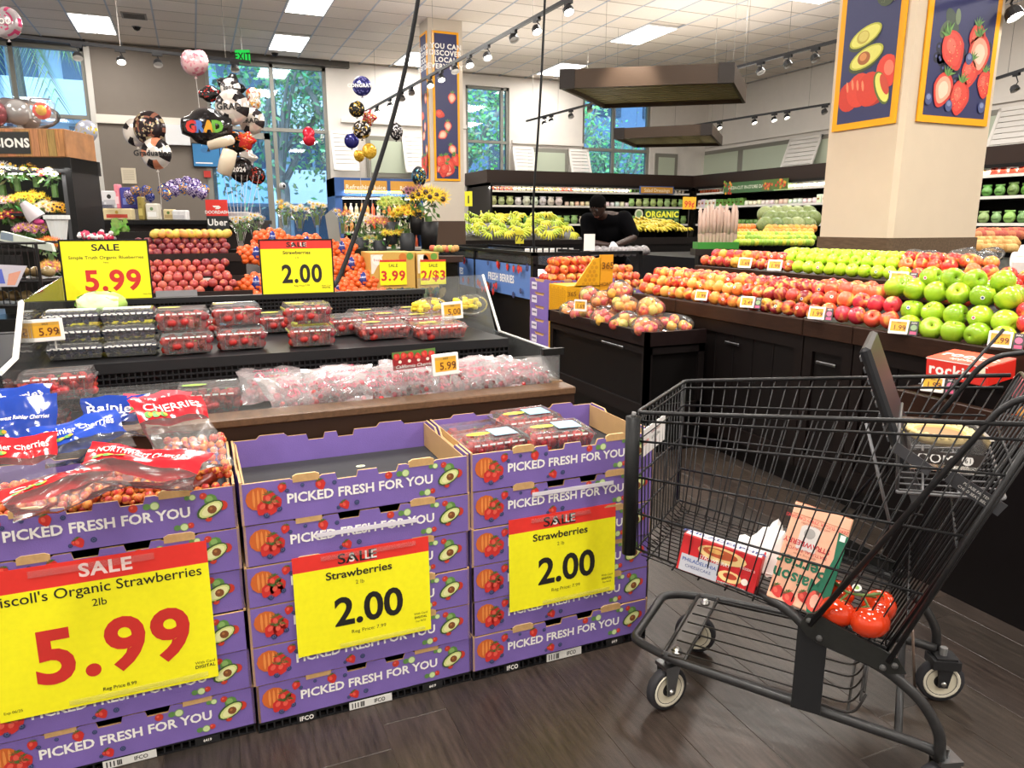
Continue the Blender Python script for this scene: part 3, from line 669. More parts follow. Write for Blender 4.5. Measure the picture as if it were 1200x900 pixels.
# ---------------- strawberries and clamshells ----------------
def straw_mesh():
    g = G(); prof = [(.001, .019), (.009, .017), (.0135, .010), (.0135, .003), (.010, -.008), (.0055, -.016), (.001, -.021)]
    g.lathe(prof, 9, (1, 1, 1))
    for k in range(6):
        a = k*PI/3; g.add([(0, 0, .0205), (math.cos(a)*.012, math.sin(a)*.012, .0185), (math.cos(a+.5)*.008, math.sin(a+.5)*.008, .0195)], [(0, 1, 2)], (.10, .6, .05))
    return g
strawm = paint('strawberry_skin', .25, noise=.25, scale=180, bump=.3, bscale=500)
st0 = straw_mesh().build('strawberry', strawm, None, True, link=False)
tag(st0, 'fresh red strawberry packed in a clear clamshell', 'strawberry', 'strawberries in the clamshells'); NS = 0
SC = [hx('b8322f'), hx('a4282c'), hx('c44038'), hx('ac3032')]
def strawberries(cx, cy, cz, w_, d_, n, rz=0., s=1.):
    global NS
    nx = max(1, int(w_/.036/s)); ny = max(1, int(d_/.034/s)); c_ = math.cos(rz); s_ = math.sin(rz); k = 0
    for j in range(ny):
        for i in range(nx):
            if NS >= 296 or k >= n: return
            x = -w_/2+(i+.5)*w_/nx+rnd(-.002, .002); y = -d_/2+(j+.5)*d_/ny
            o = dup(st0, (cx+x*c_-y*s_, cy+x*s_+y*c_, cz+rnd(-.003, .003)), (PI/2+rnd(-.5, .5), rnd(-.5, .5), rnd(-.5, .5)), scale=s*rnd(.95, 1.12), color=random.choice(SC)); NS += 1; k += 1
def make_clam(w_, d_, h_, ribs=True, lab='clam'):
    t = thing('clamshell', lab, 'clamshell'); g = G(); tp = .88; e = .0012; h1 = h_*.68
    def ring(fx, z): return [(-w_/2*fx, -d_/2*fx, z), (w_/2*fx, -d_/2*fx, z), (w_/2*fx, d_/2*fx, z), (-w_/2*fx, d_/2*fx, z)]
    vs = ring(tp, 0)+ring(1, h1)+ring(1.06, h1)+ring(1.06, h1+.004)
    g.add(vs, [(3, 2, 1, 0)]+[(a*4+i, a*4+(i+1) % 4, a*4+4+(i+1) % 4, a*4+4+i) for a in range(3) for i in range(4)])
    if ribs:
        for i in range(6):
            x = -w_*.36+i*w_*.72/5; g.tube([(x, -d_/2*tp-.001, .004), (x, -d_/2-.001, h1-.006)], .0022, 4)
    g.build('tray', plastic, t)
    g = G(); vs = ring(1.06, h1+.005)+ring(1.0, h1+.007)+ring(.93, h_)+ring(.85, h_-.001)+ring(.83, h_-.005)
    g.add(vs, [(a*4+i, a*4+(i+1) % 4, a*4+4+(i+1) % 4, a*4+4+i) for a in range(4) for i in range(4)]+[(16, 17, 18, 19)]); g.build('lid', plastic, t)
    if ribs:
        g = G(); n_ = 7
        for i in range(n_): x = -w_*.42+i*w_*.84/n_; g.box((x, -d_/2*1.065, h1+.004), (x+w_*.84/n_*.72, -d_/2*1.05, h1+.009), (.8, .8, .8))
        g.build('lid_rim', satin, t)['kind'] = 'stuff'
    return t
cl_a = make_clam(.19, .125, .085); cl_b = make_clam(.165, .12, .075); cl_c = make_clam(.20, .14, .06)
fm = {}
def berry_fill(dims):
    if dims not in fm:
        g = G(); w_, d_, h_ = dims
        for k in range(54): g.ell((rnd(-w_*.44, w_*.44), rnd(-d_*.42, d_*.42), rnd(h_*.12, h_*.62)), (.0155, .0155, .019), tuple(c*rnd(.7, 1.2) for c in SC[k % 4]), 8, 5, Rx(rnd(0, 3)) @ Ry(rnd(0, 3)))
        for k in range(14): a = Vector((rnd(-w_*.42, w_*.42), rnd(-d_*.42, d_*.42), rnd(h_*.4, h_*.72))); g.add([a, a+Vector((.012, .004, .003)), a+Vector((.003, .012, .004))], [(0, 1, 2)], hx('6f9a4a'))
        fm[dims] = g.build('berry_fill', strawm, None, True, link=False)
    return fm[dims]
def clam(proto, p, lab, rz=0., col='e8e23a', n=15, sticker=True, blue=False, s=1., dims=(.19, .125, .085), tilt=0., grp='clear clamshells of berries'):
    o = dup(proto, p, (tilt, 0, rz), lab, grp)
    if sticker:
        g = G(); g.disc((-.042, .0, dims[2]+.0012), .038, hx(col), 14, ry=.015); g.text('STRAWBERRIES', -.042, 0, dims[2]+.0015, .006, hx('a03028'), .0)
        if blue: g.box((.0, -.035, dims[2]-.001), (.075, .04, dims[2]+.0004), hx('8fbfd6'))
        g.build('sticker', printed, o)
    if n:
        f_ = berry_fill(dims).copy(); C.objects.link(f_); f_.parent = o; f_['kind'] = 'stuff'
        c, s_ = math.cos(rz), math.sin(rz)
        rows = 2 if n > 9 else 1; per = n//rows
        # front row visible through the wall, and the top layer
        strawberries(p[0], p[1], p[2]+dims[2]*.64, dims[0]*.86, dims[1]*.8, per, rz)
        y = -dims[1]*.30; strawberries(p[0]-y*s_, p[1]+y*c, p[2]+dims[2]*.28, dims[0]*.78, .03, n-per, rz)
    return o
D2 = (.19, .125, .085); DB = (.165, .12, .075); DC = (.20, .14, .06)
zt_ = TOPZ[2]+.05
# right stack, three big clamshells lying in the box
clam(cl_c, (.775, 1.99, zt_+.005), 'clamshell of strawberries at the left in the right purple box', R(3), n=14, blue=True, dims=DC)
clam(cl_c, (.965, 1.94, zt_+.02), 'clamshell of strawberries at the front right in the right purple box', R(-4), n=16, blue=True, dims=DC)
clam(cl_c, (.945, 2.115, zt_+.022), 'clamshell of strawberries at the back in the right purple box', R(2), n=10, blue=True, dims=DC)
clam(cl_c, (.775, 2.135, zt_-.012), 'low clamshell of strawberries behind the left one in the right purple box', R(3), n=4, dims=DC, sticker=False)
# two layers of filler berries that carry the upper packs
def shz(y): return .87+(y-2.745)*.045
def on_shelf(px_, py_, yy): p = onY(px_, py_, yy); return p
def cl_at(proto, px_, y, z, lab, **k):
    p = onY(px_, 400, y); return clam(proto, (p.x, y, z), lab, **k)
cl_at(cl_b, 219, 2.84, shz(2.84)+.006, 'lower clamshell of strawberries in the stack right of the blueberries', n=12, sticker=False, dims=DB, rz=R(2))
cl_at(cl_b, 217, 2.86, shz(2.84)+.086, 'upper clamshell of strawberries in the stack right of the blueberries', n=13, dims=DB, rz=R(-2))
cl_at(cl_b, 283, 2.86, shz(2.86)+.006, 'lower clamshell of strawberries below left of the framed 2.00 sign', n=10, sticker=False, dims=DB, rz=R(2))
cl_at(cl_b, 279, 2.93, shz(2.93)+.082, 'upper clamshell of strawberries below left of the framed 2.00 sign', n=10, dims=DB, rz=R(3))
cl_at(cl_b, 365, 2.84, shz(2.84)+.006, 'lower clamshell of strawberries below the framed 2.00 sign', n=12, sticker=False, dims=DB, rz=R(0))
cl_at(cl_b, 361, 2.86, shz(2.84)+.086, 'upper clamshell of strawberries below the framed 2.00 sign', n=13, dims=DB, rz=R(2))
cl_at(cl_b, 330, 3.16, shz(3.16)+.006, 'clamshell of strawberries behind, right below the framed 2.00 sign', n=8, dims=DB, rz=R(2))
cl_at(cl_b, 247, 3.15, shz(3.15)+.006, 'clamshell of strawberries at the back, left of the framed 2.00 sign', n=6, dims=DB, rz=R(-3), sticker=False)
cl_at(cl_b, 406, 3.02, shz(3.02)+.006, 'clamshell of strawberries between the stacked pair and the flat packs', n=8, sticker=False, dims=DB, rz=R(8))
for k, (px_, y) in enumerate(((448, 2.9), (462, 3.1), (438, 3.22))):
    cl_at(cl_c, px_, y, shz(y)+.006, ['flat clamshell of sliced berries nearest the front, left of the pineapple', 'flat clamshell of berries in the middle of the flat packs', 'flat clamshell of berries at the back of the flat packs'][k], n=8, dims=DC, rz=R(3))
for k, (px_, y) in enumerate(((513, 2.84), (500, 3.05), (490, 3.25))):
    cl_at(cl_c, px_, y, shz(y)+.004, ['clamshell of mixed fruit in front of the 5.00 price tag', 'clamshell of mixed fruit left of the 5.00 price tag', 'clamshell of mixed fruit behind, at the end of the shelf'][k], n=6, dims=DC, rz=R(4))
# pineapple packs
for k, (px_, dy) in enumerate(((505, 0), (552, .06))):
    p = onY(px_, 376, 3.14+dy)
    t = thing('pineapple_pack', ['clear pack of yellow pineapple chunks left of the 5.00 tag', 'clear pack of yellow pineapple chunks right of the 5.00 tag'][k], 'fruit pack', (p.x, 3.14+dy, shz(3.2)+.05), group='pineapple packs')
    g = G(); g.ell((0, 0, .02), (.085, .055, .05), n=12, m=8); g.build('tub', film, t, True); g = G()
    for i in range(26): g.bbox((0, 0, 0), (.026, .022, .02), (hx('f0dc3c') if i % 3 else hx('e2c838')), .005); M = Tr(rnd(-.065, .045), rnd(-.035, .02), rnd(0, .035)) @ Rz(rnd(0, 3)); g.v[-24:] = [M @ v for v in g.v[-24:]]
    g.build('chunks', satin, t)['kind'] = 'stuff'
# front tier
zf = .716
clam(cl_a, (onY(68, 440, 2.47).x, 2.47, zf+.105), 'large clamshell of strawberries tilted on top of the others at the front left', R(3), n=16, sticker=False, dims=D2, tilt=R(-4))
clam(cl_a, (onY(30, 440, 2.47).x, 2.46, zf+.004), 'clamshell of strawberries under the tilted one at the front left', R(0), n=8, dims=D2, col='a5d84a')
clam(cl_a, (onY(150, 460, 2.5).x, 2.5, zf+.004), 'clamshell of strawberries between the blue header bags and the black grille', R(2), n=12, dims=D2, col='a5d84a')
clam(cl_a, (onY(245, 460, 2.5).x, 2.49, zf+.022), 'clamshell of strawberries at the front, left of the white cherry bags', R(-2), n=16, dims=D2, col='a5d84a')
clam(cl_a, (onY(-45, 460, 2.5).x, 2.5, zf+.004), 'clamshell of strawberries cut by the left edge of the photo', R(2), n=6, dims=D2, col='a5d84a')
# blueberries
bb = G()
for i in range(230): bb.ell((rnd(-.08, .08), rnd(-.05, .055), rnd(.012, .055)), (.0075,)*3, tuple(c*rnd(.6, 1.3) for c in hx('2b3350')), 6, 4)
bbm = bb.build('blueberry_fill', matte, None, True, link=False)
for k, (px_, lay) in enumerate(((93, 0), (150, 0), (93, 1), (150, 1), (93, 2), (150, 2))):
    y = 2.87+lay*.012; p = onY(px_, 400, y)
    o = clam(cl_b, (p.x+(.012 if px_ > 100 else -.008), y, shz(2.87)+.004+lay*.0535), 'clamshell of blueberries, %s layer of the %s pile' % (['bottom', 'middle', 'top'][lay], ['left', 'right'][k % 2]), n=0, sticker=False, dims=DB)
    o.scale = (1.02, 1.05, .68); f_ = bbm.copy(); C.objects.link(f_); f_.parent = o; f_['kind'] = 'stuff'
    g = G()
    for i in range(9): g.rect(-.07+i*.016, -.052, -.058+i*.016, -.046, .0755, WHITE)
    g.rect(-.075, -.03, .07, .03, .0757, hx('e3e6ea')); g.T = Tr(0, -.064, .053) @ UP; [g.rect(-.078+i*.018, -.003, -.066+i*.018, .003, 0, WHITE) for i in range(9)]; g.build('label', printed, o)
# lettuce
g = G()
t = thing('lettuce', 'pale green wrapped iceberg lettuce on top of the blueberries', 'lettuce', (onY(119, 355, 2.98).x, 2.98, onY(119, 355, 2.98).z-.005))
for k in range(16):
    a = k*2.4; nn = 6; r0 = .048+.001*k
    vs = []; fs = []
    for i in range(nn):
        for j in range(nn):
            u = (i/(nn-1)-.5)*1.7; v = (j/(nn-1)-.5)*1.7; r_ = r0+.004*math.sin(7*u+k)*math.cos(6*v+k)
            d_ = Vector((math.sin(u)*math.cos(v), math.sin(v), math.cos(u)*math.cos(v))); vs.append((Rz(a) @ Ry(.2+k*.09) @ d_)*r_)
    for i in range(nn-1):
        for j in range(nn-1): fs.append((i*nn+j, i*nn+j+1, (i+1)*nn+j+1, (i+1)*nn+j))
    lf = G(); lf.add(vs, fs, tuple(c*rnd(.85, 1.1) for c in hx('9cc25a' if k % 3 else 'cfe0a0'))); lo = lf.build('leaf', leafm, t, True); lo.scale = (1.35, 1.0, .82)
g = G(); g.ell((-.02, 0, .01), (.05, .05, .038), n=14, m=8); g.build('wrap', film, t, True)

# ---------------- plastic bags ----------------
def pouch(name, lab, cat, M, w_, h_, t_, seed, header=.33, hcol='c8202a', txt='', body=film, header2=None, grp=None, fill=None, wr=.006, tsize=.02, leafy=True, tcol=WHITE):
    """pillow-shaped bag: local x width, y height (top sealed), z thickness"""
    rr = random.Random(seed); ph = [rr.uniform(0, 6.3) for _ in range(8)]
    def surf(u, v, sd):
        x = (u-.5)*w_*(1-.08*math.sin(PI*v)); y = (v-.5)*h_
        th = t_*max(0, math.sin(PI*u))**.6*max(0, math.sin(PI*min(1, v*1.0)))**.6*(1.25-.75*v)
        wv = wr*(math.sin(9*u+5*v+ph[0])+math.sin(17*v-7*u+ph[1])*.7+math.sin(23*u+11*v+ph[2])*.45+math.sin(31*(u-v)+ph[3])*.3)
        return Vector((x+wr*.6*math.sin(12*v+ph[4]), y+wr*.6*math.sin(10*u+ph[5]), sd*th/2+wv*(.4+.6*math.sin(PI*u))+.03*w_*math.sin(2*u+ph[6])))
    t = thing(name, lab, cat, M.to_translation(), group=grp); Rm = M.copy(); Rm.translation = (0, 0, 0)
    nx, ny = 14, 16
    def grid(g, v0, v1, n_, col, off=0.):
        for sd in (1, -1):
            vs = [surf(i/nx, v0+(v1-v0)*j/n_, sd)+Vector((0, 0, sd*off)) for j in range(n_+1) for i in range(nx+1)]
            fs = [(j*(nx+1)+i, j*(nx+1)+i+1, (j+1)*(nx+1)+i+1, (j+1)*(nx+1)+i) for j in range(n_) for i in range(nx)]
            if sd < 0: fs = [f[::-1] for f in fs]
            g.add(vs, fs, col)
    g = G(); g.T = Rm; grid(g, 0, 1-header if header else 1, ny, (1, 1, 1)); g.build('bag', body, t, True)
    if header:
        g = G(); g.T = Rm; grid(g, 1-header, 1, 6, hx(hcol)); hd = g.build('header', gloss, t, True)
        g = G(); g.T = Rm
        vs, fs, x0, x1, y0, y1 = glyphs(txt, .01, 2)
        sc = w_*.8/max(.01, x1-x0); sy = min(sc*1.3, h_*header*.45)
        for sd in (1,):
            out = [surf(.5+((x-(x0+x1)/2)*sc)/w_, 1-header*.5+((y-.35)*sy)/h_, sd)+Vector((0, 0, .0022)) for x, y in vs]
            g.add(out, fs, tcol)
        if leafy:
            for k in range(3):
                u0 = .12+.1*k; vv = 1-header*.82
                for cc, dr, oo in ((hx('5d9a48'), .05, .0026), (hx('f0b030'), .03, .0036)):
                    c0 = [surf(u0+(.03 if oo > .003 else 0)+dr*math.cos(q), vv+dr*.9*math.sin(q), 1)+Vector((0, 0, oo)) for q in [2*PI*i/8 for i in range(8)]]
                    g.add(c0, [tuple(range(8))], cc)
        g.build('lettering', printed, t)
    if fill:
        g = G(); g.T = Rm; cols, r_, n_ = fill
        for i in range(n_):
            u, v = rr.uniform(.12, .88), rr.uniform(.06, .62); tz = t_*math.sin(PI*u)**.6*math.sin(PI*v)**.6*(1.25-.75*v)*.35
            g.ell(surf(u, v, 0)+Vector((0, 0, rr.uniform(-tz, tz))), (r_,)*3, tuple(c*rr.uniform(.7, 1.25) for c in hx(rr.choice(cols))), 7, 5)
        g.build('cherries', gloss, t, True)['kind'] = 'stuff'
    if body is whitefilm or body is film:
        g = G(); g.T = Rm
        for k in range(3 if body is whitefilm else 0):
            out = []; vs, fs, x0, x1, y0, y1 = glyphs('Cherries', .0, 1); sc = w_*.55/(x1-x0)
            out = [surf(.5+((x-(x0+x1)/2)*sc)/w_, .35+.2*k+((y-.35)*sc)/h_, 1)+Vector((0, 0, .002)) for x, y in vs]; g.add(out, fs, hx('c8506a'))
        if g.v: g.build('print', printed, t)
    return t
def lay(x, y, z, rz=0, rx=0, ry=0): return Tr(x, y, z) @ Rz(rz) @ Rx(rx) @ Ry(ry)
# white printed cherry bags along the front tier
CH = (['8c1420', '6e0f18', 'a83038', 'c04858'], .0105, 85)
bags = [(318, 447, .23, .0), (352, 458, .25, .3), (395, 452, .24, -.2), (415, 438, .22, .1), (447, 462, .25, .2), (480, 450, .22, -.3), (505, 462, .22, .1), (545, 440, .25, -.5), (560, 458, .23, .15), (615, 452, .24, -.1), (600, 440, .2, .5)]
where = ['next to the large strawberry clamshell', 'second from the clamshell, lying at the front guard', 'lying behind the front guard under the framed 2.00 sign', 'standing against the black grille', 'at the front guard left of the red header card', 'behind the red header card', 'right under the 5.99 tag', 'leaning up right of the 5.99 tag', 'showing dark cherries right of the 5.99 tag', 'at the right end behind the guard', 'standing near the right end']
for i, (px_, py_, w_, a) in enumerate(bags):
    zz_ = .772+(i % 3)*.012; p = onZ(px_, py_, zz_); p.y = min(max(p.y, 2.44), 2.66)
    p = Vector((onY(px_, py_, p.y).x, p.y, zz_ if i != 11 else .90)); 
    if i == 11: p = onY(px_, 408, 2.82); p.z = .93
    pouch('cherry_bag', 'white printed cherry bag '+where[i], 'bag', lay(p.x, p.y, p.z, a, R(28)), w_, .2, .062, 40+i, header=0, body=whitefilm, grp='white bags of cherries in the case', fill=CH, wr=.0045)
# red header card on the cherries
p = onY(486, 421, 2.362)
t = thing('header_card', 'dark red printed cherry header card standing behind the front guard', 'card', (p.x, 2.366, p.z)); g = G(); g.T = UP @ Rz(R(3))
g.box((-.075, -.031, -.001), (.075, .03, 0), hx('8f1c22')); g.rect(-.075, .01, .075, .03, .0004, hx('4e7a35'))
for k in range(6): p_straw(g, -.06+k*.024, .012+rnd(-.004, .004), .022, .0008, rnd(-1, 1))
for k in range(4): g.disc((-.05+k*.032, -.004, .0008), .006, hx('e9d7c8'), 6)
g.build('card', printed, t); g = G(); g.T = UP @ Rz(R(3)); g.text('California Cherries', 0, -.02, .0015, .011, WHITE, .0, 1.1, shear=.25); g.build('lettering', printed, t)
# rainier cherries loose in their bags in the left box, red and blue header bags
z0 = TOPZ[0]
ch0 = G(); ch0.ell((0, 0, 0), (.0105, .0105, .0098), n=9, m=6); ch0 = ch0.build('cherry', fruit('cherry_skin', hx('e8a04a'), .18, .7, 2.2), None, True, link=False); ch0['label'] = 'small yellow and red cherry bagged in the left purple box'
tag(ch0, None, 'cherry', 'yellow and red cherries in the left box'); nch = 0
CC = [hx('c0392f'), hx('b53a3a'), hx('d0673a'), hx('c94a3c'), hx('a83238')]
for layer in range(3):
    for i in range(27):
        for j in range(9):
            if nch >= 290: continue
            x = -.545+i*.0215+(layer % 2)*.01+.006; y = 1.856+j*.0215+(layer % 2)*.01; z = z0+.071+layer*.0165+min(.05, j*.009)+(.03 if x > -.13 and j > 0 else 0)
            if (layer == 0 and j > 0) or (layer == 1 and j > 2): continue
            if random.random() < .12: continue
            if not (j < 5 or x > -.16): continue
            dup(ch0, (x+rnd(-.004, .004), y+rnd(-.003, .003), z+rnd(-.003, .004)), (rnd(0, 6), rnd(0, 6), 0), scale=rnd(.9, 1.12), color=random.choice(CC)); nch += 1
g = G(); g.ell((0, 0, 0), (.275, .16, .045), tuple(c*.8 for c in hx('a84a3c')), 24, 8); o = g.build('cherry_heap', fruit('cherry_heap_skin', hx('e09a50'), .3, .6, 40., (1, 1, 1)), None, True); o.location = (-.262, 2.045, z0+.072); o.color = (*hx('b23c34'), 1)
tag(o, 'deeper heap of bagged cherries filling the left purple box', 'cherries', kind='stuff')
def at_(px_, py_, z): return onZ(px_, py_, z)
zb2 = z0+.135
def bagpx(px_, py_, z, *a, **k): p = onZ(px_, py_, z); return p
for nm, lab, px_, py_, z, rz_, rx_, ry_, w_, h_, hc, tx, hd in (
    ('fruit_bag', 'blue header cherry bag at the left edge of the photo', 22, 500, .84, .05, R(62), 0, .15, .13, '22409a', 'Northwest Rainier Cherries', .75),
    ('fruit_bag', 'blue header cherry bag folded diagonally over the left box', 98, 512, .835, R(28), R(40), R(-8), .17, .10, '2546a8', 'Rainier Cherries', .62),
    ('fruit_bag', 'dark blue header cherry bag behind, next to the red ones', 135, 487, .85, R(-8), R(62), 0, .14, .085, '1d3a90', 'Rainier', .7),
    ('fruit_bag', 'small blue header bag behind the left-edge one', 20, 470, .87, R(4), R(60), 0, .14, .07, '22409a', 'Cherries', .8),
    ('fruit_bag', 'red header cherry bag in the left corner of the left box', 20, 545, .805, R(3), R(50), 0, .14, .12, 'c4242c', 'Rainier Cherries', .42),
    ('fruit_bag', 'red header cherry bag lying across the front of the left box', 165, 545, .805, R(-24), R(22), R(4), .235, .105, 'c8202a', 'NORTHWEST CHERRIES', .60),
    ('fruit_bag', 'red header cherry bag standing at the right end of the left box', 214, 508, .82, R(24), R(42), R(6), .165, .19, 'c0202c', 'CHERRIES', .32),
    ('fruit_bag', 'clear cherry bag with a twisted red header pointing to the lower left', 75, 575, .785, R(33), R(18), 0, .2, .09, 'cc2c30', 'Cherries', .38),
    ('fruit_bag', 'pink tinted cherry bag behind the red header bags', 185, 485, .85, R(-4), R(50), 0, .14, .1, 'd8525c', 'CHERRIES', .5)):
    p = onZ(px_, py_, z)
    pouch(nm, lab, 'bag', lay(p.x, p.y, p.z, rz_, rx_, ry_), w_*1.15, h_*1.2, .05, int(px_*7+py_), header=hd, hcol=hc, txt=tx, wr=.004, grp='header bags of cherries in the left box')
# ================= shopping cart =================
CX, CY = 1.188, 1.691; CA = math.atan2(-.784, .621)
IRON = hx('1d1d1f'); IR2 = hx('2c2c2e')
cart = thing('shopping_cart', 'black wire shopping cart holding a few groceries in the aisle', 'shopping cart', (CX, CY, 0), CA)
def cb(nm, g, m=iron, par=None, sm=True): return g.build(nm, m, par or cart, sm)
def V(s, t, z): return Vector((s, t, z))
# side profile of the basket (s, z): front edge vertical, rear edge leaning back
def side(f, u, sg):
    """f 0 front .. 1 rear, u 0 bottom .. 1 rim"""
    b = V(0+f*.615, 0, .467-.09*f); tpp = V(-.005+f*.835, 0, .85+.09*f-.0*f)
    p = b.lerp(tpp, u); hw = (.225+.05*f)*(.90+.10*u); p.y = sg*hw; return p
def arc(pts, r=.03, n=4):
    out = [pts[0]]
    for i in range(1, len(pts)-1):
        p = Vector(pts[i]); a = (Vector(pts[i-1])-p); b = (Vector(pts[i+1])-p); ra = min(r, a.length*.45, b.length*.45)
        A = p+a.normalized()*ra; B = p+b.normalized()*ra
        for k in range(n+1): t = k/n; out.append(A*(1-t)**2+p*2*t*(1-t)+B*t*t)
    out.append(pts[-1]); return [Vector(q) for q in out]
g = G()
rim = [side(1, 1, -1), side(0, 1, -1), side(0, 1, 1), side(1, 1, 1)]
g.tube(arc(rim, .03), .0055, 8, IRON); basket = cb('basket_rim', g)
for uu in (.94,):
    g = G(); g.tube([side(1, uu, -1), side(0, uu, -1), side(0, uu, 1), side(1, uu, 1)], .0036, 6, IRON); cb('rail', g, par=basket)
for uu in (.80, .54, .27, .0):
    for sg in (-1, 1):
        g = G(); g.tube([side(0, uu, sg), side(1, uu, sg)], .0034, 6, IRON); cb('rail', g, par=basket)
    g = G(); g.tube([side(0, uu, -1), side(0, uu, 1)], .003, 6, IRON); cb('rail', g, par=basket)
for sg in (-1, 1):
    N = 24
    for i in range(N):
        f = (i+.5)/N; b = side(f, 0, sg); bi = V(b.x, sg*(abs(b.y)-.03), b.z-.022)
        g = G(); g.tube([side(f, 1, sg), b, bi], .0019, 5, IRON); cb('wire', g, par=basket)
for j in range(15):   # front grid
    y = -.205+j*.41/14; a = side(0, 1, 1); b = side(0, 0, 1); k = y/.205
    g = G(); g.tube([V(a.x, k*abs(a.y)*.95, a.z), V(b.x, k*abs(b.y)*.95, b.z), V(b.x+.03, k*abs(b.y)*.9, b.z-.02)], .0018, 5, IRON); cb('wire', g, par=basket)
for j in range(18):   # floor wires along the length
    y = -.19+j*.38/17
    g = G(); g.tube([V(.01, y, .446), V(.62, y*1.15, .355)], .0017, 5, IRON); cb('wire', g, par=basket)
for j in range(9):
    s = .03+j*.07; z = .446-.146*(s/.62)*.62-.003
    g = G(); g.tube([V(s, -.2-.03*s, z+.0), V(s, .2+.03*s, z+.0)], .0026, 5, IRON); cb('cross_wire', g, par=basket)
# rear gate
def gate(u, y): return V(.615+.22*u, y*(1+.12*u), .36+.56*u)
gt = G(); gt.tube(arc([gate(0, -.235), gate(1.06, -.235), gate(1.06, .235), gate(0, .235)], .03), .0048, 6, IRON); gate_o = cb('rear_gate', gt)
for j in range(13):
    y = -.215+j*.43/12; g = G(); g.tube([gate(0, y), gate(1.06, y)], .0024, 5, IRON); cb('wire', g, par=gate_o)
for u in (0, .16, .5, .85):
    g = G(); g.tube([gate(u, -.235), gate(u, .235)], .0032, 5, IRON); cb('cross_wire', g, par=gate_o)
# side arms and handle
for sg in (-1, 1):
    y = sg*.268
    g = G(); g.tube(arc([V(.451, y, .40), V(.775, y, .985), V(.93, y, 1.02)], .05, 6), .007, 8, IRON); cb('handle_arm', g)
    g = G(); g.tube([V(.44, y*.985, .45), V(.80, y*.985, 1.06)], .0042, 6, IRON) if sg > 0 else g.tube([V(.622, y, .355), V(.84, y, .96)], .006, 8, IRON); cb('side_rod', g)
    g = G(); g.tube([V(.625, y*.97, .36), V(.85, y*.97, .95)], .0042, 6, IRON); cb('side_rod', g)
g = G(); g.tube([V(.93, -.29, 1.02), V(.93, .29, 1.02)], .015, 12, hx('222224')); cb('handle', g, satin)
# front corner bumpers
for sg in (-1,):
    g = G(); g.tube([V(-.012, sg*.228, .462), V(-.012, sg*.232, .84)], .019, 12, hx('161718')); g.tube([V(-.012, sg*.232, .84), V(-.010, sg*.232, .852)], .006, 8, hx('777777')); cb('corner_bumper', g, satin)
g = G(); g.tube([V(-.01, .225, .46), V(-.01, .232, .85)], .006, 8, IRON); cb('corner_post', g)
# hinge plates and upper frame
for sg in (-1, 1):
    y = sg*.262
    g = G(); pts = [(.43, .395), (.445, .425), (.46, .43), (.64, .368), (.66, .335), (.625, .325), (.48, .355), (.445, .37)]
    g.T = Tr(0, y, 0) @ Rx(PI/2); g.prism(pts, -.003, .003, hx('262726')); g.T = Matrix.Identity(4)
    for a, b in ((.45, .41), (.475, .372), (.612, .338), (.635, .35)): g.ell((a, y+sg*-.0 - .006*1, b), (.008, .006, .008), hx('4a4a4a'), 8, 5)
    cb('hinge_plate', g, iron, sm=False)
    g = G(); yy = sg*.25
    g.tube(arc([V(.30, yy*.8, .425), V(.40, yy*.97, .415), V(.465, yy, .362), V(.612, yy, .332), V(.70, yy, .27), V(.742, yy, .20), V(.745, yy, .135)], .06, 5), .0125, 10, hx('2a2a2b')); cb('frame_leg', g)
    if sg < 0:
        g = G(); g.box((.425, -.256, .165), (.492, -.250, .385), hx('232426')); cb('support_plate', g, satin, sm=False)
    else:
        g = G(); g.tube([V(.68, .22, .21), V(.705, .22, .02)], .004, 6, hx('6b5a50')); cb('ground_rod', g)
# lower tray loop
g = G()
loop = arc([V(.745, -.245, .15), V(.70, -.245, .158), V(.12, -.20, .165), V(.02, -.165, .165), V(-.015, -.15, .168), V(-.015, .13, .168), V(.03, .17, .165), V(.12, .195, .163), V(.70, .235, .155), V(.745, .235, .15)], .05, 5)
g.tube(loop, .0125, 10, hx('2a2a2b')); cb('base_frame', g)
g = G(); g.tube([V(.66, -.24, .155), V(.66, .235, .155)], .009, 8, hx('2a2a2b')); cb('cross_bar', g)
for s in (.085, .145):
    g = G(); g.tube([V(s, -.20, .172), V(s, .185, .172)], .0048, 6, hx('2e2c2b')); cb('tray_bar', g)
g = G(); g.box((.088, -.18, .163), (.142, .17, .168), hx('55504c'))
cb('mounting_plate', g, satin, sm=False)
for y in (-.165, .14): g = G(); g.lathe([(.014, .17), (.014, .174), (.009, .175), (.009, .183), (0.0005, .184)], 8, hx('b9b9b6'), Tr(.115, y, 0)); cb('bolt', g, metal)
tr = G(); tr.tube(arc([V(.10, -.20, .176), V(.565, -.225, .172), V(.585, -.225, .235)], .03), .0035, 6, hx('2e2c2b')); tr = cb('lower_rack', tr)
for j in range(7):
    y = -.17+j*.055
    g = G(); g.tube(arc([V(.10, y, .176), V(.555, y*1.1, .172), V(.58, y*1.1, .235)], .03), .0026, 5, hx('2e2c2b')); cb('wire', g, par=tr)
for a, b in ((.575, .215), (.58, .24), (.55, .174)):
    g = G(); g.tube([V(a, -.225, b), V(a, .21, b)], .0035, 6, hx('2e2c2b')); cb('cross_wire', g, par=tr)
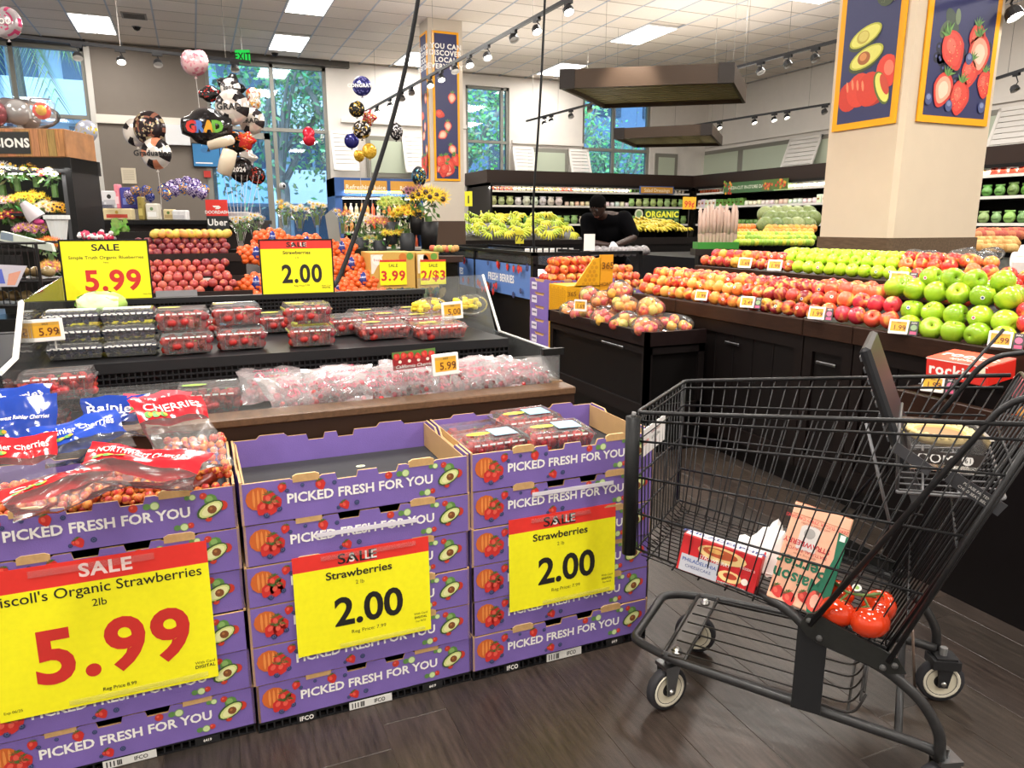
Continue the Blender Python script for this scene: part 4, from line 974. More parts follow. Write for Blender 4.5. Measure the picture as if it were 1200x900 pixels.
# casters
def caster(s, t, a, front):
    g = G(); M = Tr(s, t, .063) @ Rz(a)
    # wheel axis along local y
    W = M @ Rx(PI/2)
    g.lathe([(.040, -.013), (.058, -.014), (.063, -.008), (.063, .008), (.058, .014), (.040, .013)], 26, hx('323236'), W)
    wh = cb('wheel', g, rubber)
    g = G(); g.lathe([(.0005, -.009), (.018, -.013), (.020, -.010), (.040, -.012), (.046, -.0155), (.050, -.0145), (.050, .0145), (.046, .0155), (.040, .012), (.020, .010), (.018, .013), (.0005, .009)], 24, hx('cfc9b4'), W, cols=[BLACK, BLACK, hx('cfc9b4'), hx('d8d3c2'), hx('d8d3c2'), hx('cfc9b4'), hx('d8d3c2'), hx('d8d3c2'), hx('cfc9b4'), BLACK, BLACK]); cb('rim', g, satin, wh)
    g = G(); g.lathe([(.0005, -.028), (.007, -.028), (.008, -.024), (.008, .024), (.007, .028), (.0005, .028)], 8, hx('c9c9c6'), W); cb('axle_bolt', g, metal, wh)
    col = hx('8f9396') if front else hx('2a2a2c')
    g = G()
    for sd in (-1, 1):
        pts = [(-.012, -.012), (.012, -.012), (.026, .07), (-.02, .07)]
        g.T = M @ Tr(0, sd*.021, 0) @ Rx(PI/2); g.prism(pts, -.0015 if front else -.004, .0015 if front else .004, col); g.T = Matrix.Identity(4)
    g.box((-.024, -.025, .068), (.03, .025, .078), col, M=M); g.tube([M @ Vector((.0, 0, .076)), M @ Vector((.0, 0, .1))], .01, 8, hx('777777'))
    if not front: g.box((-.035, -.03, .045), (.038, .03, .072), col, M=M)
    cb('fork', g, metal if front else satin, sm=False)
caster(.095, -.18, R(55), True); caster(.090, .14, R(8), True); caster(.755, -.235, R(35), True); caster(.763, .228, R(22), False)
# placard on the front grid
g = G(); g.box((-.006, -.175, .715), (-.003, .02, .79), hx('e6e4e2')); g.box((-.0028, -.175, .715), (-.0022, .02, .79), hx('e6e4e2')); p_ = cb('placard', g, satin, sm=False)
g = G(); g.T = Tr(-.0021, -.078, .752) @ Rz(PI/2) @ Rx(PI/2)
for k, tt in enumerate(('CARTS LOCK', 'AT YELLOW', 'LINE')): g.text(tt, .01, .018-.018*k, .0004, .009, hx('8c3030') if k != 1 else DK, .0)
g.text('STOP', -.07, 0, .0004, .012, DR, .02); g.build('lettering', printed, p_)
# child seat: folded flap, wire shelf
g = G(); M = Tr(.50, -.01, 1.045) @ Ry(R(-22)); 
g.bbox((-.012, -.13, -.30), (.012, .19, .0), hx('232427'), .008); g.v = [M @ v for v in g.v]
cb('seat_flap', g, satin, sm=False)
g = G()
for k in range(9): g.box((-.016, -.12, -.03-.028*k), (-.011, -.08, -.018-.028*k), hx('5a5c60'), M=M); g.box((-.016, .0, -.03-.028*k), (-.011, .06, -.018-.028*k), hx('3a3c40'), M=M)
g.box((-.02, -.02, -.42), (.0, .0, -.29), hx('4a4b4e'), M=M); g.box((-.02, .07, -.42), (.0, .09, -.29), hx('4a4b4e'), M=M); cb('flap_slots', g, satin, sm=False)
sh = G(); sh.tube(arc([V(.60, -.20, .735), V(.60, .20, .735), V(.80, .22, .76), V(.80, -.22, .76), V(.60, -.20, .735)], .02), .0035, 6, hx('6a6a6c')); sh = cb('child_seat_rack', sh)
for j in range(9): y = -.18+j*.045; g = G(); g.tube([V(.60, y, .735), V(.80, y*1.1, .76)], .0024, 5, hx('6a6a6c')); cb('wire', g, par=sh)
for s in (.65, .72): g = G(); g.tube([V(s, -.21, .742), V(s, .21, .742)], .003, 5, hx('6a6a6c')); cb('cross_wire', g, par=sh)
g = G(); g.tube(arc([V(.60, -.19, .735), V(.59, -.19, .86), V(.59, .19, .86), V(.60, .19, .735)], .03), .0038, 6, hx('58585a')); g.tube([V(.52, -.1, .86), V(.60, -.1, .60)], .004, 6, hx('77777a')); cb('seat_frame', g)
g = G(); M2 = Tr(.60, -.20, .83) @ Rz(R(0)) @ Ry(R(32)); g.box((-.02, .0, -.012), (.07, .003, .012), hx('4a4a4e'), M=M2)
M3 = Tr(.735, -.235, .775) @ Ry(R(30)); g.box((-.05, -.0, -.015), (.07, .003, .015), hx('46474b'), M=M3); cb('safety_strap', g, satin, sm=False)
g = G(); g.T = M3 @ Tr(.01, -.0006, 0) @ UP; g.text('PLEASE FASTEN', 0, .005, 0, .006, WHITE); g.text('CHILD SEAT BELT', 0, -.006, 0, .006, WHITE); g.build('lettering', printed, cart)
# rim stickers
g = G(); g.T = Tr(0, -.002, 0) @ UP
cg = side(.22, .93, 1); cg_ = G(); cg_.box((.15, .236, .86), (.2, .2385, .872), hx('222222')); cb('rail_label', cg_, satin, sm=False)
def cw(s, t, z): return Matrix.Translation((CX, CY, 0)) @ Rz(CA) @ Vector((s, t, z))
def cm(s, t, z): return Matrix.Translation((CX, CY, 0)) @ Rz(CA) @ Tr(s, t, z)
# ---- groceries in the cart
M = cm(.115, -.222, .445) @ Ry(R(8)) @ Rx(R(-8))
t = thing('cheesecake_box', 'red and grey cheesecake box lying in the cart', 'box'); t.matrix_world = M
g = G(); g.bbox((0, 0, 0), (.2, .07, .098), hx('c8252b'), .002); g.build('carton', printed, t)
g = G(); g.T = Tr(0, -.0008, 0) @ UP
g.rect(.006, .002, .105, .047, LY, hx('b9bcc6')); g.disc((.06, .088-.002, LY), .0, hx('f0d89a'), 3)
g.disc((.105, .072, LY), .062, hx('efcf8e'), 16, ry=.02); g.disc((.10, .075, 2*LY), .045, hx('c25b36'), 14, ry=.012); g.disc((.088, .078, 3*LY), .02, hx('e9b86a'), 10, ry=.006)
g.text('PHILADELPHIA', .055, .034, 2*LY, .0095, hx('2f4f9a'), .01); g.text('CHEESECAKE', .055, .018, 2*LY, .008, hx('2f3f7a'), .0)
g.text('STRAWBERRY', .09, .053, 2*LY, .009, WHITE, .01, shear=.2); g.text('CHEESECAKE CRUMBLE', .145, .006, 2*LY, .005, WHITE)
g.disc((.135, .026, LY), .03, hx('efcf8e'), 12, ry=.015); g.disc((.135, .028, 2*LY), .018, hx('b8402c'), 10, ry=.008); g.disc((.172, .026, 2*LY), .009, hx('f0e4dc'), 8); g.text('DESSERTS', .172, .06, 2*LY, .006, WHITE)
g.T = Tr(0, 0, .0988); g.rect(.004, .004, .196, .066, 0, hx('e4e3e6')); g.text('PHILADELPHIA', .1, .03, LY, .02, hx('28408c'), .02, 1.15); g.build('print', printed, t)
M = cm(.345, -.236, .432) @ Ry(R(10)) @ Rx(R(-22))
t = thing('sparkling_water_case', 'pink and green carton of strawberry sparkling water cans standing in the cart', 'carton'); t.matrix_world = M
PK = hx('f0b597'); GN = hx('0f6b4f'); CW, CH_, CT = .135, .245, .075
g = G(); g.bbox((0, 0, 0), (CW, CT, CH_), PK, .003); g.build('carton', printed, t)
g = G(); g.T = Tr(0, -.0008, 0) @ UP
g.poly([(CW, .0), (CW, .20), (.112, .205), (.118, .14), (.108, .09), (.085, .045), (.095, .0)], LY, GN)
g.rect(.0, CH_-.03, CW, CH_-.028, LY, hx('c98a70')); g.poly([(.03, .135), (.075, .135), (.075, .19), (.066, .197), (.039, .197), (.03, .19)], LY, hx('d9d3d0')); g.disc((.052, .178, 2*LY), .013, hx('a8a4a2'), 12)
for tt, y, sz, cc, bo in (('Maison', .062, .030, GN, .025), ('Perrier', .098, .030, GN, .025)): g.text(tt, .055, y, 3*LY, sz, cc, bo, .95, a=PI)
g.text('STRAWBERRY', .052, .15, 3*LY, .012, hx('c8323c'), .02, a=PI); g.text('NATURAL FLAVOR', .055, .133, 3*LY, .008, hx('c8323c'), .0, a=PI); g.text('sparkling water', .055, .122, 3*LY, .006, hx('b06a58'), 0, a=PI)
g.text('ZERO SUGAR ZERO CALORIES', .06, .208, 3*LY, .0075, hx('c8323c'), 0, a=PI); g.text('with added bubbles', .06, .198, 3*LY, .006, hx('b06a58'), 0, a=PI)
g.rect(.118, .185, .130, .2, 3*LY, WHITE)
for x, y, s in ((.02, .022, .028), (.05, .015, .03), (.08, .03, .026)): p_straw(g, x, y, s, 2*LY, .5)
g.disc((.105, .03, 3*LY), .018, hx('e2574a'), 12, ry=.026); g.disc((.105, .03, 4*LY), .010, hx('f3b8a2'), 10, ry=.017)
g.T = Tr(0, 0, CH_+.0006); g.rect(0, 0, CW, CT, 0, hx('e9c7b0')); g.rect(0, CT-.03, CW, CT, LY, GN)
g.T = Tr(CW+.0008, 0, 0) @ Rz(PI/2) @ Rx(PI/2); g.rect(0, 0, CT, CH_, 0, GN); g.text('ZERO', .04, .04, LY, .012, WHITE, .02); g.text('10', .03, .015, LY, .016, WHITE, .02)
g.build('print', printed, t)
# white paper bag between them
g = G(); rr = random.Random(5); vs = []; fs = []; nx, ny = 14, 10
for j in range(ny+1):
    for i in range(nx+1):
        u, v = i/nx, j/ny; h_ = .085*math.sin(PI*u)**.5*math.sin(PI*v)**.5
        vs.append((u*.17-.085, v*.14-.07, h_*(1+.4*math.sin(9*u+4*v))+.012*math.sin(17*u-13*v)*math.sin(PI*u)))
fs = [(j*(nx+1)+i, j*(nx+1)+i+1, (j+1)*(nx+1)+i+1, (j+1)*(nx+1)+i) for j in range(ny) for i in range(nx)]
g.add(vs, fs, hx('ebe9e6')); g.add([(x, y, max(0, z*.1)) for x, y, z in vs], [f[::-1] for f in fs], hx('ebe9e6'))
o = g.build('paper_bag', matte, None, False); o.matrix_world = cm(.30, -.02, .425) @ Ry(R(8)); tag(o, 'crumpled white bag lying between the two cartons in the cart', 'bag')
# tomatoes on the vine
tv = paint('tomato_skin', .12, noise=.08, scale=20, coat=.5)
g = G(); g.lathe([(.001, .022), (.008, .026), (.022, .029), (.036, .018), (.040, 0), (.036, -.016), (.022, -.029), (.006, -.033), (.001, -.033)], 18, (1, 1, 1))
tm = g.build('tomato', tv, None, True, link=False)
vine = thing('tomato_vine', 'bunch of red vine tomatoes in the rear corner of the cart basket', 'tomatoes'); vine.matrix_world = cm(.54, -.19, .40)
for k, (x, y, z, s) in enumerate(((-.035, -.035, .028, 1.02), (.035, -.040, .024, 1.12), (-.04, .042, .034, .95), (.05, .035, .03, 1.0))):
    o = tm.copy(); C.objects.link(o); o.parent = vine; o.location = (x, y, z); o.scale = (s,)*3; o.rotation_euler = (R(-25), R(10), k); o.color = (*hx('d23a14'), 1)
    g = G()
    for q in range(5):
        a = q*1.256; pts = [Vector((0, 0, .0)), Vector((math.cos(a)*.014, math.sin(a)*.014, .006)), Vector((math.cos(a)*.026, math.sin(a)*.026, .002))]; g.tube(pts, [.003, .0025, .0006], 4, hx('4f7a34'))
    c_ = g.build('calyx', leafm, vine, True); c_.matrix_local = Tr(x, y-.006, z) @ Rx(R(-25)) @ Tr(0, 0, .025*s)
g = G(); g.tube(arc([V(-.05, .03, .07), V(-.02, -.01, .068), V(.02, .0, .066), V(.05, .02, .07)], .02), .0035, 6, hx('5f7a3c'))
for x, y, z in ((-.035, -.035, .052), (.035, -.04, .05), (.045, .035, .052)): g.tube([V(x*.4, 0, .066), V(x, y, z)], .0028, 5, hx('5f7a3c'))
g.build('stem', leafm, vine, True)
g = G(); g.T = Tr(.0, .0, .082) @ Rx(R(25)); g.disc((0, 0, 0), .011, WHITE, 12); g.disc((0, 0, .0006), .006, hx('9cc46a'), 10); g.build('sticker', printed, vine)
# pie in a clear tub on the child seat
t = thing('pie_tub', 'clear tub with a round crusted pie on the child seat of the cart', 'pie'); t.matrix_world = cm(.675, -.02, .763) @ Rz(R(10))
def rr_(w_, d_, z): return [(-w_, -d_, z), (w_, -d_, z), (w_, d_, z), (-w_, d_, z)]
g = G(); vs = rr_(.066, .066, 0)+rr_(.085, .085, .085)+rr_(.09, .09, .088); g.add(vs, [(3, 2, 1, 0)]+[(a*4+i, a*4+(i+1) % 4, a*4+4+(i+1) % 4, a*4+4+i) for a in (0, 1) for i in range(4)]); g.build('tub', plastic, t)
g = G(); g.box((-.0, -.0, 0), (.0, .0, .0)); g = G(); g.T = Tr(0, -.0, 0)
g.add([(-.074, -.0775, .02), (.074, -.0775, .02), (.078, -.0815, .05), (-.078, -.0815, .05)], [(0, 1, 2, 3)], hx('4a4442')); g.T = Tr(0, -.0805, .035) @ Rx(R(82)); g.text('ROOM', -.03, 0, .0012, .022, WHITE, .0); g.disc((.045, 0, .0012), .012, WHITE, 12); g.text('61', .045, 0, .002, .011, DK); g.build('label', printed, t)
g = G(); g.lathe([(.0005, .055), (.05, .055), (.066, .066), (.072, .078), (.066, .084), (.055, .08), (.05, .076), (.0005, .080)], 22, hx('d9bd7c'), cols=[hx('c9a96a')]*2+[hx('e6cd8e')]*3+[hx('caa05a')]*1+[hx('a87f55')]); g.build('pie', matte, t, True)
g = G()
for k in range(26): a = k*2*PI/26; g.ell((math.cos(a)*.068, math.sin(a)*.068, .082), (.009, .007, .006), hx('ead497'), 6, 4, Rz(a))
g.build('crust_rim', matte, t, True)['kind'] = 'stuff'
# ================= apple islands on the right =================
DB1 = hx('120c0b'); DB2 = hx('0b0808'); LIPC = hx('2b1a12')
AX = 2.72
isl = thing('produce_island', 'long dark stepped wooden island carrying the apples', 'display stand', (3.5, 3.2, 0))
def ip(nm, g, m=satin):
    o = g.build(nm, m, isl); o.location = (-3.5, -3.2, 0); return o
YE = onX(739, 337, AX).y; T2X = onZ(1010, 327, 1.03).x; Y0 = 1.0; T2Y0 = onX(1112, 335, T2X).y; T2Y1 = onX(817, 307, T2X).y
seams = [Y0, 1.62, onX(1000, 400, AX).y*1.0, onX(941, 400, AX).y, onX(806, 380, AX).y+.12, YE]
seams = sorted(set(round(s, 3) for s in seams))
g = G(); g.box((AX+.06, Y0, 0), (4.36, YE, .10), DB2); ip('plinth', g)
g = G(); g.box((AX+.03, Y0, .10), (4.36, YE, .80), DB2); ip('body', g)
for a, b in zip(seams, seams[1:]):
    g = G()
    for (y0, y1, z0, z1) in ((a+.004, a+.06, .12, .80), (b-.06, b-.004, .12, .80), (a+.06, b-.06, .72, .80), (a+.06, b-.06, .12, .2)): g.box((AX+.005, y0, z0), (AX+.03, y1, z1), DB1)
    ip('door_frame', g)
    k = int((b-a)/.17) or 1
    for i in range(k):
        y0 = a+.06+i*(b-a-.12)/k; g = G(); g.bbox((AX+.018, y0+.002, .2), (AX+.03, y0+(b-a-.12)/k-.002, .72), hx('0e0a0a'), .003); ip('panel_board', g)
    m_ = (a+b)/2; g = G(); g.bbox((AX-.002, m_-.06, .665), (AX+.008, m_+.06, .68), hx('77797c'), .003); ip('label_rail', g, metal)
    g = G(); g.bbox((AX-.012, a+.002, .79), (AX+.02, b-.002, .872), LIPC, .004); ip('lip_board', g, darkwood)
g = G(); g.add([(AX+.02, Y0, .80), (AX+.02, YE, .80), (T2X, YE, .93), (T2X, Y0, .93)], [(3, 2, 1, 0)], DB1); ip('lower_bed', g)
g = G(); g.box((T2X, T2Y0, .80), (4.36, T2Y1, 1.0), DB2); ip('upper_body', g)
g = G(); g.box((T2X, Y0, .80), (4.36, T2Y0, .93), DB2); ip('rear_body', g)
g = G(); g.bbox((T2X-.02, T2Y0, .94), (T2X+.01, T2Y1, 1.035), LIPC, .004); ip('lip_board', g, darkwood)
g = G(); g.box((T2X, T2Y0, .93), (4.36, T2Y0+.03, 1.05), DB1); ip('divider', g)
# ---- apples
def apple_mesh(squat=1., conic=.9):
    g = G(); prof = [(.0005, .018), (.006, .024), (.016, .0315), (.027, .030), (.037, .017), (.040, .0), (.037*.98, -.016), (.028*conic+.002, -.030), (.014*conic, -.0365), (.005, -.034), (.0005, -.031)]
    g.lathe([(r, z*squat) for r, z in prof], 14); g.tube([(0, 0, .019), (.002, .001, .034)], .0014, 4, hx('5a3a20')); return g
am_red = apple_mesh().build('apple', fruit('gala_skin', hx('e8b04a'), .22, .55, 2.4), None, True, link=False)
am_grn = apple_mesh(1.02).build('green_apple', fruit('green_apple_skin', hx('b4cf2f'), .2, .5, 2.0), None, True, link=False)
am_pink = apple_mesh(1.05).build('apple', fruit('pink_apple_skin', hx('f0b85a'), .2, .45, 2.0), None, True, link=False)
KIND = {
 'gala': (am_red, [hx('c8372c'), hx('d24a2e'), hx('dd7a3a'), hx('c23428'), hx('e39a4a')], 'yellow streaked red apple on the lower step, above the bagged apples', 'yellow and red apples, far half of the lower step'),
 'dark': (am_red, [hx('8c1f26'), hx('a02a2c'), hx('7a1c24'), hx('b23a30')], 'dark red apple in the middle of the lower step, beside the pink ones', 'dark red apples, middle of the lower step'),
 'pink': (am_pink, [hx('d2363e'), hx('c83444'), hx('e0603c'), hx('d9503a')], 'pink red apple between the dark ones and the big green ones', 'pink red apples left of the big green ones'),
 'big_green': (am_grn, [hx('8fb52a'), hx('9abf2c'), hx('86ad28'), hx('a2c636')], 'large green apple heaped at the near end of the lower step', 'large green apples, near end of the lower step'),
 'near_red': (am_pink, [hx('d2363e'), hx('e0603c')], 'red apple at the nearest end of the lower step, right of the large green ones', 'red apples right of the large green heap'),
 'top_green': (am_grn, [hx('a8cf2c'), hx('b6d836'), hx('9cc62a')], 'bright green apple on the upper step in front of the wide column', 'bright green apples on the upper step'),
 'top_red': (am_red, [hx('c4332c'), hx('d2442f'), hx('dc6a3c'), hx('b82f2c')], 'red apple on the upper step, right of the bright green ones', 'red apples on the upper step right of the green ones'),
 'top_far': (am_red, [hx('c43a3c'), hx('d8563a'), hx('e2a040'), hx('b8323a')], 'red and yellow apple on the upper step, left of the green ones', 'red and yellow apples on the far upper step')}
cnt = {}; firsts = {}
def put_apple(kind, p, s, rot=None):
    m, cols, lab, grp = KIND[kind]
    if cnt.get(kind, 0) >= 290: return
    cnt[kind] = cnt.get(kind, 0)+1
    o = m.copy(); C.objects.link(o); o.location = p; o.scale = (s,)*3; o.rotation_euler = rot or (rnd(-1.3, 1.3), rnd(-1.3, 1.3), rnd(0, 6.3)); o.color = (*random.choice(cols), 1); tag(o, lab, 'apple', grp)
    if random.random() < .22 and p[1] < 4 and p[0] < 3.7:
        g = G(); d = Vector((-1, -.5+rnd(-.4, .4), rnd(-.1, .5))).normalized(); Mq = Tr(Vector(p)+d*.0415*s) @ d.to_track_quat('Z', 'Y').to_matrix().to_4x4()
        g.disc((0, 0, 0), .008, WHITE, 8); g.disc((0, 0, .0004), .005, random.choice([hx('c8466a'), hx('4a8a4a'), hx('3a4a8a')]), 8); st = g.build('sticker', printed); st.matrix_world = Mq
        st.parent = o; st.matrix_parent_inverse = (Tr(p) @ o.rotation_euler.to_matrix().to_4x4() @ Matrix.Diagonal((s, s, s, 1))).inverted()
def ppx(p):   # which part of the picture a point falls in
    Rr = p[0]*math.cos(YAW)-p[1]*math.sin(YAW); F = p[0]*math.sin(YAW)+p[1]*math.cos(YAW); U = p[2]-CAM_H
    return 600+860*Rr/(F*math.cos(PITCH)-U*math.sin(PITCH))
rows1 = [(2.765, .905), (2.822, .962), (2.885, 1.0), (2.965, 1.0), (3.045, 1.0)]
for ri, (x, z) in enumerate(rows1):
    y = 1.02+(.04 if ri % 2 else 0); 
    while y < YE-.03:
        px_ = ppx((x, y, z)); kind = 'gala' if px_ < 884 else 'dark' if px_ < 960 else 'pink' if px_ < 1056+ri*-4 else 'big_green' if px_ < 1192 else 'near_red'
        s = 1.18 if kind == 'big_green' else 1.0 if kind != 'gala' else .97
        if kind == 'big_green' and ri >= 2: z_ = z+.045
        else: z_ = z+(.01 if kind in ('pink',) else 0)
        st = .0855*s
        put_apple(kind, (x+rnd(-.004, .004), y, z_+rnd(-.004, .004)), s); y += st
# small heap on top of the green pile and dark pile
for y in (1.95, 2.05, 2.15, 2.25): put_apple('big_green', (2.93+rnd(0, .03), y, 1.10), 1.15)
rows2 = [(T2X+.05, 1.07), (T2X+.11, 1.115), (T2X+.18, 1.145), (T2X+.27, 1.14), (T2X+.36, 1.13)]
for ri, (x, z) in enumerate(rows2):
    y = T2Y0+.05+(.04 if ri % 2 else 0)
    while y < T2Y1-.03:
        px_ = ppx((x, y, z)); kind = 'top_red' if px_ > 1062 else 'top_green' if px_ > 930-ri*2 else 'top_far'
        if kind == 'top_far' and ri > 2: y += .08; continue
        zz_ = z-(.035*max(0, ri-1) if kind == 'top_far' else 0)
        put_apple(kind, (x+rnd(-.003, .003), y, zz_-.0), .96); y += .083
y = Y0+.3
while y < T2Y0-.02:    # red apples behind the near green heap
    for x in (3.2, 3.29, 3.38, 3.47): put_apple('top_red', (x, y, 1.0+(x-3.2)*.35+rnd(-.01, .01)), .98)
    y += .088
# ---- tags along the ledges
def ledge_tag(px_, py_, x, price, lab, w_=.075, h_=.062, side=0):
    p = onX(px_, py_, x); price_tag(p, w_, h_, price, lab, (R(-18), 0, -PI/2+R(28)), side=side, group='price tags along the apple ledges')
for px_, py_, pr, lab, sd in ((822, 346, '1.99', 'small price tag at the far end of the lower apple ledge, above the bagged apples', 0), (876, 354, '2.49', 'price tag on the lower ledge, left of the dark red apples', 2), (957, 367, '1.99', 'price tag on the lower ledge under the dark red apples', 1), (1053, 383, '1.99', 'price tag on the lower ledge under the big green apples', 2), (1172, 398, '1.99', 'price tag with white card at the near end of the lower ledge', 1)):
    ledge_tag(px_, py_, AX-.03, pr, lab, side=sd)
for px_, py_, pr, lab, sd in ((1053, 326, '1.99', 'price tag on the upper ledge between green and red apples', 1), (908, 311, '1.99', 'price tag on the upper ledge at the left end of the green apples', 0), (873, 308, '1.69', 'price tag on the upper ledge among the red and yellow apples', 0)):
    ledge_tag(px_, py_, T2X-.05, pr, lab, side=sd, w_=.088, h_=.07)
# ---- the wide column
cx0 = onZ(1042, 285, 1.2); CXX, CYY = 4.38, 3.70
CLX = onX(957, 280, CXX).y-CYY; CLY = onY(1145, 283, CYY).x-CXX
wc = thing('wide_column', 'wide cream column with brown base and two fruit posters', 'column', (CXX, CYY, 0))
CREAM = hx('cdbda6')
bv = .03
outl = lambda e: [(0-e+bv, 0-e), (CLY+e-bv, 0-e), (CLY+e, bv-e), (CLY+e, CLX+e-bv), (CLY+e-bv, CLX+e), (bv-e, CLX+e), (-e, CLX+e-bv), (-e, bv-e)]
g = G(); g.prism(outl(0), 0, CEIL, CREAM); g.build('shaft', matte, wc)
g = G(); g.prism(outl(.012), .0, 1.235, hx('5d4c3b')); g.build('base_panel', darkwood, wc)
def poster(nm, lab, w_, h_, M, draw, par=None, bd=.05, ds=1.):
    t = thing(nm, lab, 'poster'); t.matrix_world = M
    g = G(); OR = hx('f0a81e')
    g.box((0, 0, 0), (w_, h_, .012), OR); g.build('frame', satin, t)
    g = G(); g.rect(bd, bd, w_-bd, h_-bd, .013, hx('2b2f5c')); g.T = Matrix.Diagonal((ds, ds, 1, 1)); draw(g, bd/ds, w_/ds, h_/ds); g.build('print', printed, t)
    return t
def clipdisc(g, x, y, z, rx, ry, col, a, xm0, xm1, n=18):
    pts = []
    for i in range(n):
        t = 2*PI*i/n; X = x+rx*math.cos(t)*math.cos(a)-ry*math.sin(t)*math.sin(a); Y = y+rx*math.cos(t)*math.sin(a)+ry*math.sin(t)*math.cos(a)
        pts.append((min(xm1, max(xm0, X)), Y))
    g.poly(pts, z, col)
def big_straw(g, x, y, s, z, a, x0, x1, cut=False):
    n = 20; pts = []
    for i in range(n):
        t = 2*PI*i/n; r_ = 1 if math.sin(t) > 0 else 1-.38*abs(math.sin(t)); X = s*.5*math.cos(t)*r_; Y = s*.62*math.sin(t)
        pts.append((min(x1, max(x0, x+X*math.cos(a)-Y*math.sin(a))), y+X*math.sin(a)+Y*math.cos(a)))
    g.poly(pts, z, hx('cf3a30'))
    def sub(k, col, zz, dx=0, dy=0): g.poly([(min(x1, max(x0, x+(px-x)*k+dx)), y+(py-y)*k+dy) for px, py in pts], zz, col)
    sub(.82, hx('de4a3c'), z+LY, -s*.04, s*.03)
    if cut: sub(.78, hx('f0a58a'), z+2*LY); sub(.5, hx('f6cdb4'), z+3*LY)
    else:
        sub(.4, hx('ea6a58'), z+2*LY, -s*.12, s*.12)
        rr = random.Random(int(x*1000))
        for k in range(26):
            t = rr.uniform(0, 6.28); r_ = rr.uniform(.1, .42); X = x+s*r_*math.cos(t); Y = y+s*r_*1.1*math.sin(t)
            if x0 < X-.003 and X+.003 < x1: g.disc((X, Y, z+3*LY), .0028, hx('f3c27a') if k % 2 else hx('8e1f1c'), 5)
    for k in range(5):
        b = a+R(40+k*25); X, Y = x-math.sin(a)*s*.5, y+math.cos(a)*s*.5
        q = [(X, Y), (X+math.cos(b)*s*.42, Y+math.sin(b)*s*.42), (X+math.cos(b+.5)*s*.2, Y+math.sin(b+.5)*s*.2)]
        g.poly([(min(x1, max(x0, u)), v) for u, v in q], z+4*LY, hx('4f7a3c' if k % 2 else '6b9a4e'))
def draw_veg(g, bd, w_, h_):
    a0, a1 = bd, w_-bd; y = bd; Z = .0135
    W_ = a1-a0
    # tomatoes
    clipdisc(g, a0+W_*.62, y+.155, Z, .11, .085, hx('a8271c'), 0, a0, a1); 
    for k, (dx, dy, r_) in enumerate(((.12, .14, .075), (.24, .165, .085), (.36, .16, .085))): clipdisc(g, a0+W_*dx*1.6, y+dy, Z+LY*(k+1), r_, r_*1.05, hx(['c9341f', 'd8412a', 'cf3a24'][k]), 0, a0, a1)
    for k in range(4): g.disc((a0+.055+k*.035, y+.20-abs(k-1)*.008, Z+5*LY), .008, hx('f08a60'), 8, ry=.03, a=.2)
    clipdisc(g, a0+W_*.88, y+.235, Z+2*LY, .07, .085, hx('dd3f2c'), .3, a0, a1); clipdisc(g, a0+W_*.9, y+.25, Z+3*LY, .03, .04, hx('f07a60'), .3, a0, a1)
    # slice of avocado in front
    clipdisc(g, a0+W_*.80, y+.155, Z+4*LY, .042, .095, hx('5b6d2a'), .45, a0, a1); clipdisc(g, a0+W_*.81, y+.157, Z+5*LY, .034, .085, hx('dfe06a'), .45, a0, a1); clipdisc(g, a0+W_*.85, y+.17, Z+6*LY, .022, .06, hx('c8462f'), .45, a0, a1)
    for (cx, cy, pit, sc) in ((.47, .33, True, 1.), (.42, .44, False, .95)):
        X = a0+W_*cx; Y = y+cy; 
        clipdisc(g, X-.004, Y-.012, Z+7*LY, .115*sc, .055*sc, hx('3f4a26'), .3, a0, a1, 22); clipdisc(g, X, Y, Z+8*LY, .112*sc, .05*sc, hx('b6b83c'), .3, a0, a1, 22); clipdisc(g, X, Y, Z+9*LY, .1*sc, .042*sc, hx('dcdb6c'), .3, a0, a1, 22)
        clipdisc(g, X-.015, Y-.003, Z+10*LY, .042, .034, hx('a05f2c') if pit else hx('b9a845'), 0, a0, a1); 
        if pit: clipdisc(g, X-.02, Y+.004, Z+11*LY, .024, .02, hx('d08a4a'), 0, a0, a1)
        else: clipdisc(g, X-.012, Y-.0, Z+11*LY, .032, .026, hx('cfc565'), 0, a0, a1)
    clipdisc(g, a0+W_*.74, y+.66, Z+7*LY, .075, .10, hx('3d4a30'), .1, a0, a1); clipdisc(g, a0+W_*.70, y+.68, Z+8*LY, .04, .06, hx('5c6a44'), .1, a0, a1)
    rr = random.Random(3)
    for k in range(60): g.disc((a0+W_*.74+rr.gauss(0, .028), y+.66+rr.gauss(0, .035), Z+9*LY), .0022, hx('8a9468'), 5)
